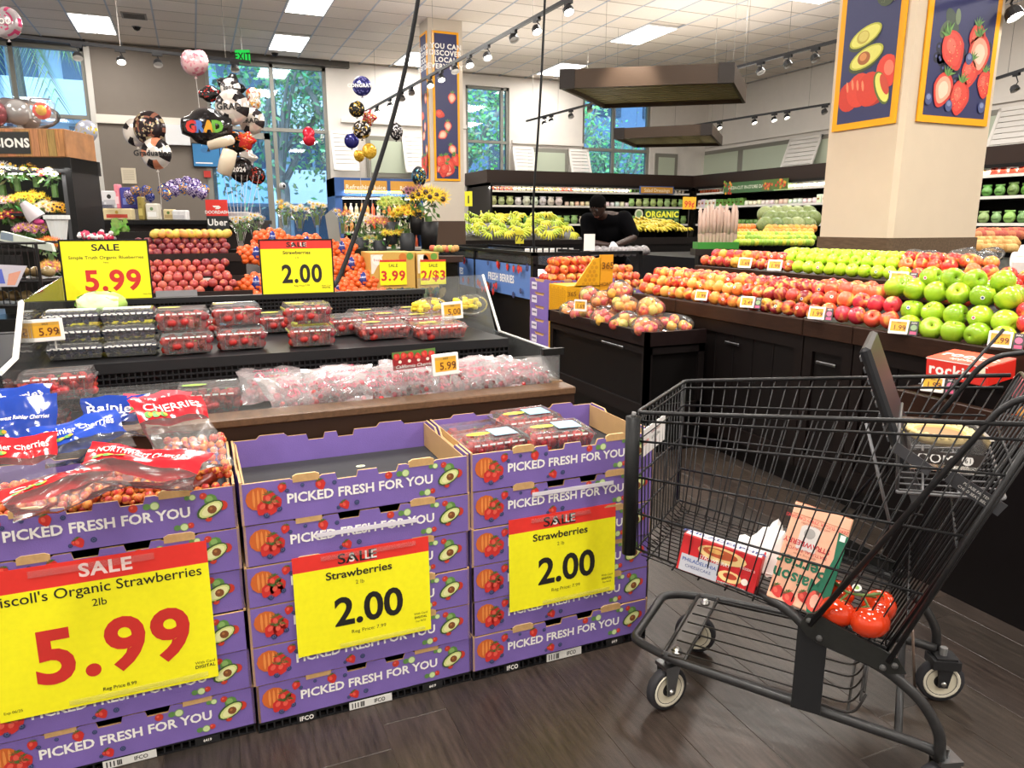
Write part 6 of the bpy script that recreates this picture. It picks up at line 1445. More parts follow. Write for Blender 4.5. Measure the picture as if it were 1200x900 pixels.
g = G(); g.T = Tr(0, -.0012, 0) @ UP
for i in range(26):
    for j in range(3):
        x = .02+j*.035; y = .05+i*.034+(.017 if j % 2 else 0)
        if y < hzt-.03: g.poly([(x+.016*math.cos(k*PI/3), y+.016*math.sin(k*PI/3)) for k in range(6)], 0, hx('c98a10')); g.poly([(x+.012*math.cos(k*PI/3), y+.012*math.sin(k*PI/3)) for k in range(6)], LY, YH)
for k in range(4):
    y = .08+k*.17; g.rect(HW-.13, y, HW-.01, y+.13, LY, [hx('5a7a6a'), hx('d8dce4'), hx('7a4a34'), hx('6a8a4a')][k]); g.disc((HW-.07, y+.06, 2*LY), .035, hx(['8a5a34', 'c8a070', 'e0d0a0', 'c8503c'][k]), 10)
g.disc((HW-.09, hzt-.11, LY), .05, hx('c08a10'), 16); g.disc((HW-.09, hzt-.11, 2*LY), .042, YH, 16); g.disc((HW-.09, hzt-.11, 3*LY), .025, hx('c08a10'), 12)
g.text('365', .045, hzt-.06, 2*LY, .035, hx('8a5a10'), .02); g.text('365', HW+.055, hh-.06, .015, .05, hx('7a4a0c'), .02); g.text('HONEY', HW+.055, hh-.2, .015, .028, hx('7a4a0c'), .02)
for i in range(9):
    for j in range(5):
        x, y = .14+j*.036+(.018 if i % 2 else 0), hzt+.01+i*.031
        if y < hh-.03 and x > .1+i*.02 and x < HW-.02: g.poly([(x+.015*math.cos(k*PI/3+.5), y+.015*math.sin(k*PI/3+.5)) for k in range(6)], .0, hx('cc8e12'))
g.build('print', printed, hb); g = G(); g.T = Tr(-.0015, .3, 0) @ UPX
for i in range(26):
    for j in range(8):
        x = .02+j*.036; y = .03+i*.034+(.017 if j % 2 else 0)
        if y < hzt-.03: g.poly([(x+.017*math.cos(k*PI/3), y+.017*math.sin(k*PI/3)) for k in range(6)], 0, hx('b87c0c')); g.poly([(x+.012*math.cos(k*PI/3), y+.012*math.sin(k*PI/3)) for k in range(6)], LY, hx('d89c14'))
g.build('print', printed, hb)
# ---- rear produce island: melons, oranges, limes, tall bags
ri_ = thing('produce_island', 'dark island behind the apples carrying melons, citrus and tall bags', 'display stand', (5.0, 5.6, 0))
RX0 = T2X+.35
g = G(); g.box((T2X+1.5-5, 5.3-5.6, 0), (6.7-5, 8.2-5.6, .98), DB2); g.build('body', satin, ri_); g = G(); g.box((T2X+1.48-5, 5.28-5.6, .93), (6.7-5, 5.32-5.6, 1.02), LIPC); g.build('lip', darkwood, ri_)
def balls(proto, cols, pxs, pys, F0, dF, lab, grp, cat, r, jit=2):
    k = 0
    for j, py_ in enumerate(pys):
        n_ = pxs[2]
        for i in range(n_):
            px_ = pxs[0]+(i+(.5 if j % 2 else 0))*(pxs[1]-pxs[0])/n_; p = fw(px_, py_, F0+dF*j); o = dup(proto, p, (rnd(-1, 1), rnd(-1, 1), 0), lab, grp, scale=r*rnd(.93, 1.07), color=random.choice(cols)); o['category'] = cat
sph = G(); sph.lathe([(.0005, -.97), (.35, -.93), (.72, -.69), (.95, -.3), (1, 0), (.95, .32), (.7, .72), (.32, .94), (.0005, .95)], 12); 
orange0 = sph.build('orange', paint('citrus_peel', .35, noise=.05, scale=30, bump=.15, bscale=60), None, True, link=False)
melon0 = sph.build('melon', paint('melon_rind', .45, noise=.35, scale=3.5, stretch=(4, 4, .6)), None, True, link=False)
lime0 = sph.build('lime', MATS['citrus_peel'], None, True, link=False)
balls(melon0, [hx('6c7c42'), hx('5f7440'), hx('84905a')], (897, 958, 5), (265, 257, 251), 8.0, .28, 'large green melon piled left of the wide column', 'green melons', 'melon', .098)
balls(orange0, [hx('e8842c'), hx('dc742a')], (862, 886, 5), (279, 273, 267), 7.6, .2, 'orange in the small pile right of the tall pink bags', 'oranges beside the tall bags', 'orange', .045)
balls(lime0, [hx('b8d048'), hx('d8d444'), hx('8fb83a')], (863, 955, 20), (284, 279, 275), 7.0, .15, 'small green or yellow citrus fruit in the row behind the apples', 'limes and lemons behind the apples', 'lime', .035)
balls(orange0, [hx('e0a03c'), hx('dc8a34')], (898, 956, 9), (272, 268), 7.5, .15, 'orange yellow fruit in the row under the melons', 'yellow fruit below the melons', 'fruit', .042)
g = G()
for i in range(1): g.lathe([(.0005, 0), (.016, 0), (.021, .25), (.017, .42), (.005, .46)], 8, (1, 1, 1)); g.lathe([(.017, .0), (.02, .08), (.0205, .12)], 8, (.25, .1, .1))
tb0 = g.build('snack_bag', clear('pink_tall_bag', opac=.6, rough=.25, body=(.85, .62, .52)), None, True, link=False)
for j in range(2):
    for i in range(11):
        p = fw(820+i*4.1, 282, 7.0+j*.12); o = dup(tb0, (p.x, p.y, p.z-.02), (rnd(-.03, .03), rnd(-.03, .03), 0), 'tall clear bag with pink filling, standing in a row before the coolers', 'tall pink bags', scale=(1, 1, rnd(.62, .78))); o['category'] = 'bag'
p = fw(818, 284, 6.9); t = thing('bag_rack', 'green and dark rack holding the tall pink bags', 'rack', p, -YAW); g = G(); g.box((0, 0, -.06), (.38, .2, .0), hx('3f8a3a')); g.box((-.02, .0, -.12), (.4, .2, -.06), hx('2a2422')); g.build('tray', satin, t); g = G(); g.box((.02, .03, -1.1), (.36, .17, -.12), DB2); g.build('stand', satin, t)
# right of the wide column: potatoes, onions, bags
ps = thing('produce_island', 'island of potatoes and onions right of the wide column', 'display stand', (6.2, 4.6, 0)); p = fw(1150, 305, 7.2)
g = G(); g.box((p.x-6.2-.2, p.y-4.6-.6, 0), (p.x-6.2+3, p.y-4.6+2.2, .90), DB2); g.build('body', satin, ps); g = G(); g.box((p.x-6.2-.22, p.y-4.6-.62, .86), (p.x-6.2+3, p.y-4.6-.58, .93), LIPC); g.build('lip', darkwood, ps)
potato0 = melon0.copy(); potato0.name = 'potato'; potato0['label'] = 'brown potato piled right of the wide column'
pm = sph.build('potato', paint('potato_skin', .8, noise=.2, scale=12), None, True, link=False)
balls(pm, [hx('c49a5c'), hx('b8884a'), hx('cfa868')], (1146, 1192, 11), (291, 286, 282), 7.0, .15, 'brown potato piled right of the wide column', 'potatoes right of the column', 'potato', .045)
balls(pm, [hx('b86a48'), hx('c4885a'), hx('a85040')], (1146, 1200, 11), (276, 272), 7.6, .2, 'sweet potato or red onion behind the brown potatoes', 'root vegetables behind the potatoes', 'vegetable', .05)
for k, (px_, py_) in enumerate(((1070, 300), (1088, 301), (1130, 297), (1150, 300), (1163, 296))):
    p = fw(px_, py_+2, 4.35 if k < 3 else 4.5); g = G(); g.ell((0, 0, 0), (.085, .07, .045), n=11, m=7); g.v = [v*(1+.16*math.sin(50*v.x+30*v.z+k)) for v in g.v]; o = g.build('bagged_fruit', film, None, True); o.location = p; o.rotation_euler = (0, 0, k)
    tag(o, 'knotted clear bag lying behind the red apples, %s' % ['leftmost, at the column foot', 'second from the left', 'third from the left', 'second from the right', 'rightmost'][k], 'bag')
# bag dispenser
p = fw(1191, 312, 3.55); t = thing('bag_dispenser', 'white produce bag roll on a black stand at the right edge', 'bag dispenser', p, -YAW-.3)
g = G(); g.tube([(-.02, 0, .03), (.22, 0, .03)], .038, 14, WHITE); g.box((-.03, -.045, -.03), (.2, -.03, .02), hx('c9c7c4')); g.build('bag_roll', satin, t, False)
g = G(); g.add([(-.02, -.04, .05), (.1, -.04, .055), (.12, -.03, .09), (.0, -.02, .1), (.05, -.02, .11)], [(0, 1, 2, 3), (3, 2, 4)], WHITE); g.build('loose_bag', matte, t)
g = G(); g.box((-.02, -.03, -.17), (.22, .05, -.04), BLACK); g.build('stand', satin, t); g = G(); g.T = Tr(.08, -.0465, -.005) @ UP; g.text('TWIST TIES', 0, 0, 0, .014, DK, .02); g.build('lettering', printed, t)
# ---- hanging louvred canopies
def canopy(c4, z, h_, lab):
    pts = [onZ(x, y, z) for x, y in c4]; a, b, c, d = pts; t = thing('hanging_canopy', lab, 'canopy', a)
    o = a.copy(); a, b, c, d = [q-o for q in pts]; ux = (b-a).normalized(); vy = (d-a).normalized(); LW = (b-a).length; LD = (d-a).length; BZ_ = hx('44362b')
    def bar(p, q, z0, z1, th, col, nm, m=satin):
        dr = (q-p).normalized(); n_ = Vector((-dr.y, dr.x, 0))*th; g = G(); vs = [p-n_, q-n_, q+n_, p+n_]; g.add([(v.x, v.y, z0) for v in vs]+[(v.x, v.y, z1) for v in vs], [(3, 2, 1, 0), (4, 5, 6, 7), (0, 1, 5, 4), (1, 2, 6, 5), (2, 3, 7, 6), (3, 0, 4, 7)], col); g.build(nm, m, t)
    for p, q in ((a, b), (b, c), (c, d), (d, a)): bar(p, q, 0, h_, .02, BZ_, 'side_board')
    for p, dx in ((a, ux), (b, -ux)): bar(p-dx*.02-vy*.01, p+dx*.16-vy*.01, -.005, h_+.005, .022, hx('2a2422'), 'corner_bracket')
    for p in (a, b, c, d): g = G(); g.tube([(p.x, p.y, h_), (p.x, p.y, CEIL-z)], .002, 4, hx('6a6660')); g.build('hanging_wire', metal, t)
    N = 11
    for i in range(N):
        u = (i+.5)/N; p = a.lerp(d, u); q = b.lerp(c, u); bar(p, q, .05, .075, LD/N*.36, hx('6a6040'), 'louvre')
    for i in range(4): u = (i+1)/5; bar(a.lerp(b, u), d.lerp(c, u), .078, .09, .02, hx('463c2a'), 'cross_bar')
    bar(a.lerp(d, .02), b.lerp(c, .02), .015, .02, .001, hx('3a332c'), 'lip')
canopy(((658, 104), (858, 97), (872, 121), (708, 127)), 2.9, .21, 'large brown hanging canopy with louvres near the centre top')
canopy(((721, 163), (833, 158), (845, 171), (745, 173)), 2.75, .17, 'smaller brown hanging canopy with louvres below the large one')
canopy(((1158, 160), (1290, 150), (1330, 160), (1150, 166)), 2.75, .2, 'brown hanging canopy at the right edge behind the wide column')
# ---- track lights
def track(lab, a, b, heads, z=3.5, hang=True, bar_r=.017, dropk=1.):
    A = onZ(a[0], a[1], z); B = onZ(b[0], b[1], z); t = thing('track_light', lab, 'track light', A, group=None); d = B-A; L_ = d.length; ang = math.atan2(d.y, d.x); t.rotation_euler = (0, 0, ang); s = L_
    g = G(); g.box((0, -bar_r, -bar_r), (L_, bar_r, bar_r*1.2), hx('262629')); g.build('track', satin, t)
    if hang:
        for u in (.1, .5, .9): g = G(); g.tube([(L_*u, 0, 0), (L_*u, 0, CEIL-z)], .003, 4, hx('8a8680')); g.build('hanging_wire', metal, t)
    Mi = (Tr(A) @ Rz(ang)).inverted()
    for (hx_, hy_, lit) in heads:
        # where the ray through the head crosses the vertical plane of the track
        r = ray(hx_, hy_); n_ = Vector((-d.y, d.x, 0)).normalized(); k = (A-O).dot(n_)/r.dot(n_); P = Mi @ (O+r*k); u = P.x
        if not (-.3 < u < L_+.3): continue
        zz = min(-.09, P.z); hd = G(); hd.box((u-.06, -.018, -.05), (u+.06, .018, -.015), hx('1d1d20')); hd.tube([(u, 0, -.05), (u+.02, .02, zz*.6), (u, 0, zz+.03)], .008, 5, hx('2a2a2c')); ho = hd.build('lamp_head', satin, t)
        dr = (Mi.to_3x3() @ Vector((.1, -.55, -1))).normalized(); Mq = Tr(u, 0, zz) @ dr.to_track_quat('Z', 'Y').to_matrix().to_4x4()
        c_ = G(); c_.lathe([(.0005, -.045), (.035, -.045), (.052, -.02), (.058, .03), (.052, .03), (.045, .005), (.0005, .005)], 14, hx('3a3a3c'), Mq, cols=[hx('2c2c2e')]*3+[hx('a8a6a2')]*3); c_.build('lamp_shade', satin, ho)
        if lit: l_ = G(); l_.lathe([(.0005, .012), (.043, .008)], 14, (1, .93, .82), Mq); l_.build('lamp_lens', glow('spot_glow', 30), ho)
track('long track of spotlights running from the top centre to the balloons at the slim column', (428, 131), (668, -2), [(442, 131, 1), (457, 124, 1), (471, 115, 0), (482, 108, 0), (504, 99, 1), (517, 92, 1), (533, 82, 0), (550, 75, 1), (571, 66, 1), (602, 43, 0), (629, 35, 1), (666, 12, 1)])
track('track of spotlights in front of the grey wall on the left', (-40, 36), (293, 73), [(91, 66, 0), (142, 71, 1), (185, 74, 0), (228, 82, 1), (275, 80, 0)])
track('short track of spotlights left of the large canopy', (617, 142), (697, 121), [(638, 145, 1), (646, 142, 1), (669, 136, 0), (691, 128, 0)])
track('track of small spotlights running behind the small canopy', (775, 153), (972, 122), [(843, 149, 1), (884, 143, 1), (907, 140, 1), (922, 137, 1), (966, 131, 0)])
track('track of dark unlit spotlights between the large canopy and the wide column', (860, 80), (1000, 43), [(891, 83, 0), (923, 75, 0), (955, 68, 0)])
track('track with one bright spotlight at the right edge beside the wide column', (1168, 92), (1330, 40), [(1189, 104, 0), ], z=3.3)
track('near track with one bright spotlight at the top right corner', (1230, -60), (1172, 5), [(1188, 16, 1)], z=2.9)
# real spots over the produce
for loc, tgt, e in (((1.6, 3.0, 3.5), (3.0, 2.4, .9), 75), ((1.7, 4.4, 3.5), (3.1, 3.9, .9), 75), ((2.3, 2.2, 3.5), (3.6, 3.4, 1.1), 90), ((1.8, .8, 3.4), (2.95, 1.7, .95), 75), ((2.6, 5.2, 3.5), (2.9, 4.6, .8), 40), ((-.6, .6, 3.5), (-.1, 1.9, .75), 40), ((1.2, .4, 3.5), (.9, 1.9, .6), 40), ((5.0, 11.2, 3.5), (5.6, 13.2, 1.1), 120), ((0.4, 1.6, 3.5), (.3, 2.9, .9), 50), ((4.6, 7.4, 3.5), (5.4, 9.0, 1), 90)):
    lamp('spot', 'SPOT', loc, e, .06, WARM, tgt, 62)
# ---- the man bending over the island
def person():
    Fp = 7.55; base = fw(712, 300, Fp); base.z = 0
    t = thing('person', 'man in dark T-shirt bending over the berry island and working with his hands', 'person', base, -YAW)
    # local x right in the picture, y away, z up
    V_ = Vector; sc = 1.0
    J = dict(pel=V_((.06, .16, .95)), hipL=V_((-.05, .16, .92)), hipR=V_((.17, .18, .92)), knL=V_((-.05, .13, .5)), knR=V_((.18, .2, .5)), anL=V_((-.05, .2, .08)), anR=V_((.2, .28, .08)), toL=V_((-.06, .05, .03)), toR=V_((.2, .12, .03)),
             ab=V_((.05, .12, 1.10)), ch=V_((.0, .03, 1.28)), sh=V_((-.03, -.0, 1.41)), nk=V_((-.09, -.10, 1.42)), hd=V_((-.13, -.16, 1.45)), shL=V_((-.2, .02, 1.36)), shR=V_((.15, -.02, 1.38)), elL=V_((-.21, -.12, 1.15)), elR=V_((.24, -.18, 1.20)), wrL=V_((-.03, -.22, 1.13)), wrR=V_((.04, -.28, 1.13)))
    def skin_mesh(nm, edges, rad, mat_, cols, sub=2):
        names = []
        for a, b in edges:
            for q in (a, b):
                if q not in names: names.append(q)
        me = bpy.data.meshes.new(nm); me.from_pydata([tuple(J[n]) for n in names], [(names.index(a), names.index(b)) for a, b in edges], [])
        o = bpy.data.objects.new(nm, me); C.objects.link(o); m = o.modifiers.new('s', 'SKIN'); m.use_smooth_shade = True
        for i, n in enumerate(names):
            r = rad[n]; me.skin_vertices[0].data[i].radius = r if isinstance(r, tuple) else (r, r); me.skin_vertices[0].data[i].use_root = (i == 0)
        s = o.modifiers.new('d', 'SUBSURF'); s.levels = s.render_levels = sub
        dg = bpy.context.evaluated_depsgraph_get(); m2 = bpy.data.meshes.new_from_object(o.evaluated_get(dg)); bpy.data.objects.remove(o)
        ca = m2.color_attributes.new('Col', 'FLOAT_COLOR', 'POINT')
        for v in m2.vertices: ca.data[v.index].color = (*cols(v.co), 1)
        m2.materials.clear(); m2.materials.append(mat_)
        for p in m2.polygons: p.use_smooth = True
        o = bpy.data.objects.new(nm, m2); C.objects.link(o); o.parent = t; return o
    SK = hx('2e1b13')
    for side, wr, sgn in (('L', J['wrL'], 1), ('R', J['wrR'], -1)):
        d = V_((.05*sgn, -.05, -.02)); J['pm'+side] = wr+V_((.03*sgn, -.05, -.01))
        for k in range(4):
            a = wr+V_((.045*sgn, -.075+0*k, -.01))+V_((-.006, .0, .012))*(k-1.5); J['f%da%s' % (k, side)] = a; J['f%db%s' % (k, side)] = a+V_((.022*sgn, -.018, -.012)); J['f%dc%s' % (k, side)] = a+V_((.036*sgn, -.012, -.03))
        J['ta'+side] = wr+V_((.02*sgn, -.035, .018)); J['tb'+side] = wr+V_((.045*sgn, -.04, .022))
    E = [('pel', 'ab'), ('ab', 'ch'), ('ch', 'sh'), ('sh', 'nk'), ('nk', 'hd'), ('pel', 'hipL'), ('hipL', 'knL'), ('knL', 'anL'), ('anL', 'toL'), ('pel', 'hipR'), ('hipR', 'knR'), ('knR', 'anR'), ('anR', 'toR'), ('sh', 'shL'), ('shL', 'elL'), ('elL', 'wrL'), ('sh', 'shR'), ('shR', 'elR'), ('elR', 'wrR'), ('wrL', 'pmL'), ('wrR', 'pmR')]
    rad = dict(pel=.10, ab=.09, ch=(.10, .09), sh=.06, nk=.055, hd=.05, hipL=.09, hipR=.09, knL=.06, knR=.06, anL=.045, anR=.045, toL=.04, toR=.04, shL=.065, shR=.065, elL=.043, elR=.043, wrL=.028, wrR=.028, pmL=(.035, .018), pmR=(.035, .018))
    for side in 'LR':
        for k in range(4): E += [('pm'+side, 'f%da%s' % (k, side)), ('f%da%s' % (k, side), 'f%db%s' % (k, side)), ('f%db%s' % (k, side), 'f%dc%s' % (k, side))]; rad['f%da%s' % (k, side)] = .009; rad['f%db%s' % (k, side)] = .008; rad['f%dc%s' % (k, side)] = .007
        E += [('pm'+side, 'ta'+side), ('ta'+side, 'tb'+side)]; rad['ta'+side] = .010; rad['tb'+side] = .008
    skin_mesh('body', E, rad, skin, lambda c: SK)
    # head with face, looking down at the hands
    g = G(); Mh = Tr(J['hd']+V_((-.0, -.02, .055))) @ Rz(R(-35)) @ Rx(R(42)); prof = []
    g.ell((0, 0, .0), (.075, .095, .098), SK, 18, 14, Mh if 0 else None); g.v = [Vector((v.x*(1-.22*max(0, -v.z/.1)), v.y-(.012 if v.z < -.03 and v.y < 0 else 0), v.z*(1.12 if v.z < 0 else 1))) for v in g.v]
    g.ell((0, -.100, -.012), (.013, .018, .022), SK, 8, 6); g.ell((0, -.088, -.058), (.026, .010, .006), hx('6b3c30'), 8, 4); g.ell((0, -.086, -.066), (.024, .010, .006), hx('6b3c30'), 8, 4)
    for s in (-1, 1):
        g.ell((s*.03, -.085, .012), (.014, .008, .009), hx('3a2a24'), 8, 5); g.ell((s*.03, -.092, .012), (.006, .003, .006), BLACK, 6, 4); g.ell((s*.03, -.089, .032), (.018, .008, .004), BLACK, 6, 4); g.ell((s*.074, .005, -.005), (.010, .018, .028), SK, 8, 6)
    g.v = [Mh @ v for v in g.v]; g.build('head', skin, t, True)
    g = G(); g.ell((0, .008, .018), (.079, .096, .092), hx('070606'), 16, 12); g.v = [Mh @ v for v in g.v]; k = g.build('hair', darkcloth, t, True)
    # clothing follows the body
    CL = hx('050507')
    def fused(nm, shapes, col, mat_):
        g = G()
        for c, r, rot in shapes: g.ell(c, r, col, 20, 14, rot)
        o = g.build(nm, mat_, None, True, link=True); m = o.modifiers.new('r', 'REMESH'); m.mode = 'VOXEL'; m.voxel_size = .014; m.use_smooth_shade = True
        sm = o.modifiers.new('s', 'SMOOTH'); sm.factor = .5; sm.iterations = 6
        dg = bpy.context.evaluated_depsgraph_get(); m2 = bpy.data.meshes.new_from_object(o.evaluated_get(dg)); bpy.data.objects.remove(o)
        for n_ in list(m2.color_attributes): m2.color_attributes.remove(n_)
        ca = m2.color_attributes.new('Col', 'FLOAT_COLOR', 'POINT')
        for v in m2.vertices: ca.data[v.index].color = (*col, 1)
        m2.materials.clear(); m2.materials.append(mat_)
        o = bpy.data.objects.new(nm, m2); C.objects.link(o); o.parent = t; return o
    def limb(a, b, r0, r1, n_=7): return [(a.lerp(b, i/(n_-1)), (r0+(r1-r0)*i/(n_-1),)*3, None) for i in range(n_)]
    sh = [(V_((.05, .13, 1.0)), (.17, .13, .16), None), (V_((.04, .10, 1.13)), (.175, .135, .17), None), (V_((.01, .05, 1.26)), (.19, .14, .15), None), (V_((-.02, .01, 1.36)), (.19, .12, .09), None), (V_((-.06, -.04, 1.40)), (.08, .07, .06), None)]
    sh += limb(J['shL'], J['shL'].lerp(J['elL'], .8), .088, .066)+limb(J['shR'], J['shR'].lerp(J['elR'], .8), .088, .066)
    fused('shirt', sh, CL, darkcloth)
    tr_ = [(V_((.05, .16, .92)), (.16, .13, .12), None)]
    for q in 'LR': tr_ += limb(J['hip'+q], J['kn'+q], .10, .075, 9)+limb(J['kn'+q], J['an'+q], .073, .062, 9)
    fused('trousers', tr_, hx('101116'), darkcloth)
    for n in ('toL', 'toR'):
        a = J['an'+n[-1]]; g = G(); g.ell((a+J[n])/2+V_((0, -.01, -.02)), (.05, .13, .045), hx('141414'), 12, 8); g.build('shoe', satin, t, True)
    p = J['pmL'].lerp(J['pmR'], .5)+V_((0, -.06, 0)); g = G(); g.ell((0, 0, 0), (.05, .03, .04), hx('dcd8dc'), 9, 7); g.v = [v*(1+.2*math.sin(70*v.x+50*v.z)) for v in g.v]
    o = g.build('paper_ball', matte, None, True); o.location = base+Rz(-YAW) @ p; tag(o, 'crumpled white wrapper in the hands of the bending man', 'wrapper')
person()
# ---- hanging power cables
def cable(pts, lab, r=.012):
    g = G(); P_ = [Vector(p) for p in pts]; sm = []
    for i in range(len(P_)-1):
        p0 = P_[max(0, i-1)]; p1 = P_[i]; p2 = P_[i+1]; p3 = P_[min(len(P_)-1, i+2)]
        for k in range(5): u = k/5; sm.append(.5*((2*p1)+(p2-p0)*u+(2*p0-5*p1+4*p2-p3)*u*u+(3*p1-p0-3*p2+p3)*u**3))
    sm.append(P_[-1]); g.tube(sm, r, 7, hx('161618')); o = g.build('power_cable', rubber, None, True); tag(o, lab, 'cable')
    
cable([(.585, 3.47, .93), onY(385, 340, 3.55), onY(400, 320, 3.7), onY(437, 214, 3.9), onY(468, 110, 4.0), onY(490, 0, 4.05), onY(505, -120, 4.1)], 'long black power cable slanting from the ceiling down to the berry case')
cable([onY(626, 298, IY+.2), onY(625, 240, IY+.2), onY(631, 150, IY+.22), onY(636, 60, IY+.25), onY(640, -40, IY+.3), onY(642, -120, IY+.3)], 'black power cable hanging straight down to the berry island', .011)
# ================= left side and centre: flowers, peaches, balloons =================
# ---- peach island with three stepped shelves
PF = 5.75
a0 = fw(168, 345, PF); PY = a0.y+.25; pxL = onY(150, 340, PY).x; pxR = onY(296, 340, PY).x
pi_ = thing('peach_island', 'dark stepped stand of peaches and nectarines behind the berry case', 'display stand', (pxL, PY, 0))
zs_ = [onY(230, 344, PY).z, onY(230, 326, PY+.32).z, onY(230, 299, PY+.66).z, onY(230, 277, PY+1.0).z]
for k in range(3):
    g = G(); g.box((0, k*.33, 0), (pxR-pxL, k*.33+.34, zs_[k]-.03), DB2); g.build('step', satin, pi_)
    g = G(); g.box((0, k*.33-.012, zs_[k]-.06), (pxR-pxL, k*.33+.012, zs_[k]+.015), hx('2c2220')); g.build('lip', satin, pi_)
pe = G(); pe.lathe([(.0005, .028), (.008, .033), (.022, .033), (.034, .018), (.037, 0), (.033, -.018), (.02, -.031), (.0005, -.035)], 12)
pe0 = pe.build('peach', fruit('peach_skin', hx('c87048'), .45, .35, 2.0, (1, 1, 1)), None, True, link=False)
for k in range(3):
    cols = [[hx('a83a38'), hx('983230'), hx('b85848')], [hx('a03230'), hx('882830'), hx('b0483c')], [hx('6a1c26'), hx('7c2430'), hx('8c3034')]][k]
    lab = ['peach in the lowest row behind the berry case', 'peach on the middle step behind the berry case', 'dark nectarine on the top step behind the berry case'][k]
    for r_ in range(3):
        n_ = int((pxR-pxL-.1)/.078)
        for i in range(n_):
            x = pxL+.06+i*.078+(.035 if r_ % 2 else 0); y = PY+k*.33+.06+r_*.062; z = zs_[k]+.02+r_*.048
            if random.random() < .05: continue
            o = dup(pe0, (x+rnd(-.006, .006), y, z+rnd(-.004, .004)), (rnd(-1, 1), rnd(-1, 1), 0), lab, ['peaches, lowest row', 'peaches, middle step', 'nectarines, top step'][k], scale=rnd(.98, 1.12), color=random.choice(cols)); o['category'] = 'peach'
for i in range(11):
    p = onY(182+i*8.3, 274, PY+.85); o = dup(pe0, p, (0, 1.2, rnd(0, 3)), 'yellow mango in the row above the dark nectarines', 'yellow mangoes', scale=(1.1, 1.1, 1.5), color=random.choice([hx('d8b848'), hx('c8b04a'), hx('d89a48')])); o['category'] = 'mango'
p = onY(234, 329, PY+.25); t = thing('price_card', 'pale handwritten card lying on the peaches', 'card', p); g = G(); g.box((-.07, -.01, 0), (.09, .02, .02), hx('dcd8d0')); g.build('card', printed, t)
p = onY(205, 346, PY-.03); t = thing('leaflet', 'grey plastic leaflet strip along the front of the lowest peaches', 'card', (p.x, PY-.045, p.z+.02)); g = G(); g.box((-.14, 0, -.03), (.17, .006, .02), hx('8f8f92')); g.build('strip', satin, t)
# ---- bags of tangerines
def tang_bag():
    t = thing('tangerine_bag', 'x', 'bag'); g = G()
    for q in range(26):
        a_ = q*2.4; rr_q = math.sqrt((q+.5)/26); x = .15*rr_q*math.cos(a_); z = .085*rr_q*math.sin(a_); y = -.055*math.sqrt(max(0, 1-rr_q**2))-.0*q
        g.ell((x, y, z+.01), (.031, .031, .029), tuple(c*rnd(.85, 1.1) for c in hx('dc5f24')), 10, 7)
    g.ell((0, .01, .01), (.15, .05, .08), hx('c8501c'), 12, 8)
    g.build('tangerines', paint('tangerine_skin', .35, noise=.06, scale=40), t, True)['kind'] = 'stuff'
    g = G(); g.ell((0, -.012, .012), (.055, .082, .075), hx('26357c'), 10, 8); g.ell((0, -.018, .014), (.052, .080, .022), hx('b8b4c8'), 10, 4); g.build('label_band', gloss, t, True); return t
tb = tang_bag(); used = False; TF = 5.5
for i, (px_, py_, rz_) in enumerate(((318, 282, .1), (360, 288, -.2), (398, 293, .2), (300, 300, 0), (385, 315, .15), (410, 312, .1), (345, 300, .1), (392, 340, .05), (425, 330, -.1), (418, 352, .1), (300, 335, 0), (340, 330, .1), (380, 352, 0), (312, 355, .1), (345, 355, -.1), (440, 352, .2))):
    p = onY(px_, py_, PY+.9-(py_-280)*.010); lab = 'tangerine bag with blue label, '+['top left of the heap', 'top of the heap, above the framed 2.00 sign', 'top right of the heap', 'left edge of the heap beside the peaches', 'right of the framed 2.00 sign, upper', 'right side of the heap, second row', 'in the middle of the heap', 'just right of the framed 2.00 sign, low', 'right side of the heap, third row', 'bottom right behind the clear guard', 'left side behind the framed sign', 'behind the framed sign', 'lowest row right of the framed sign', 'lowest row behind the framed sign, left', 'lowest row behind the framed sign, middle', 'lowest at the far right of the heap'][i]
    if not used: o = tb; used = True
    else: o = dup(tb)
    o.location = p; o.scale = (1.15, 1.0, 1.1); o.rotation_euler = (R(-20), 0, rz_); o['label'] = lab; o['group'] = 'bags of tangerines'
TL = onY(292, 345, PY).x; TR = onY(445, 345, PY).x
t = thing('tangerine_stand', 'dark stand under the heap of tangerine bags', 'display stand', (TL+.03, PY, 0)); g = G(); g.box((0, 0, 0), (TR-TL-.05, .3, .58), DB2); g.add([(0, .05, .58), (TR-TL-.05, .05, .58), (TR-TL-.3, .9, .96), (0, .9, .96)], [(0, 1, 2, 3)], hx('3a2a24')); g.build('body', satin, t)
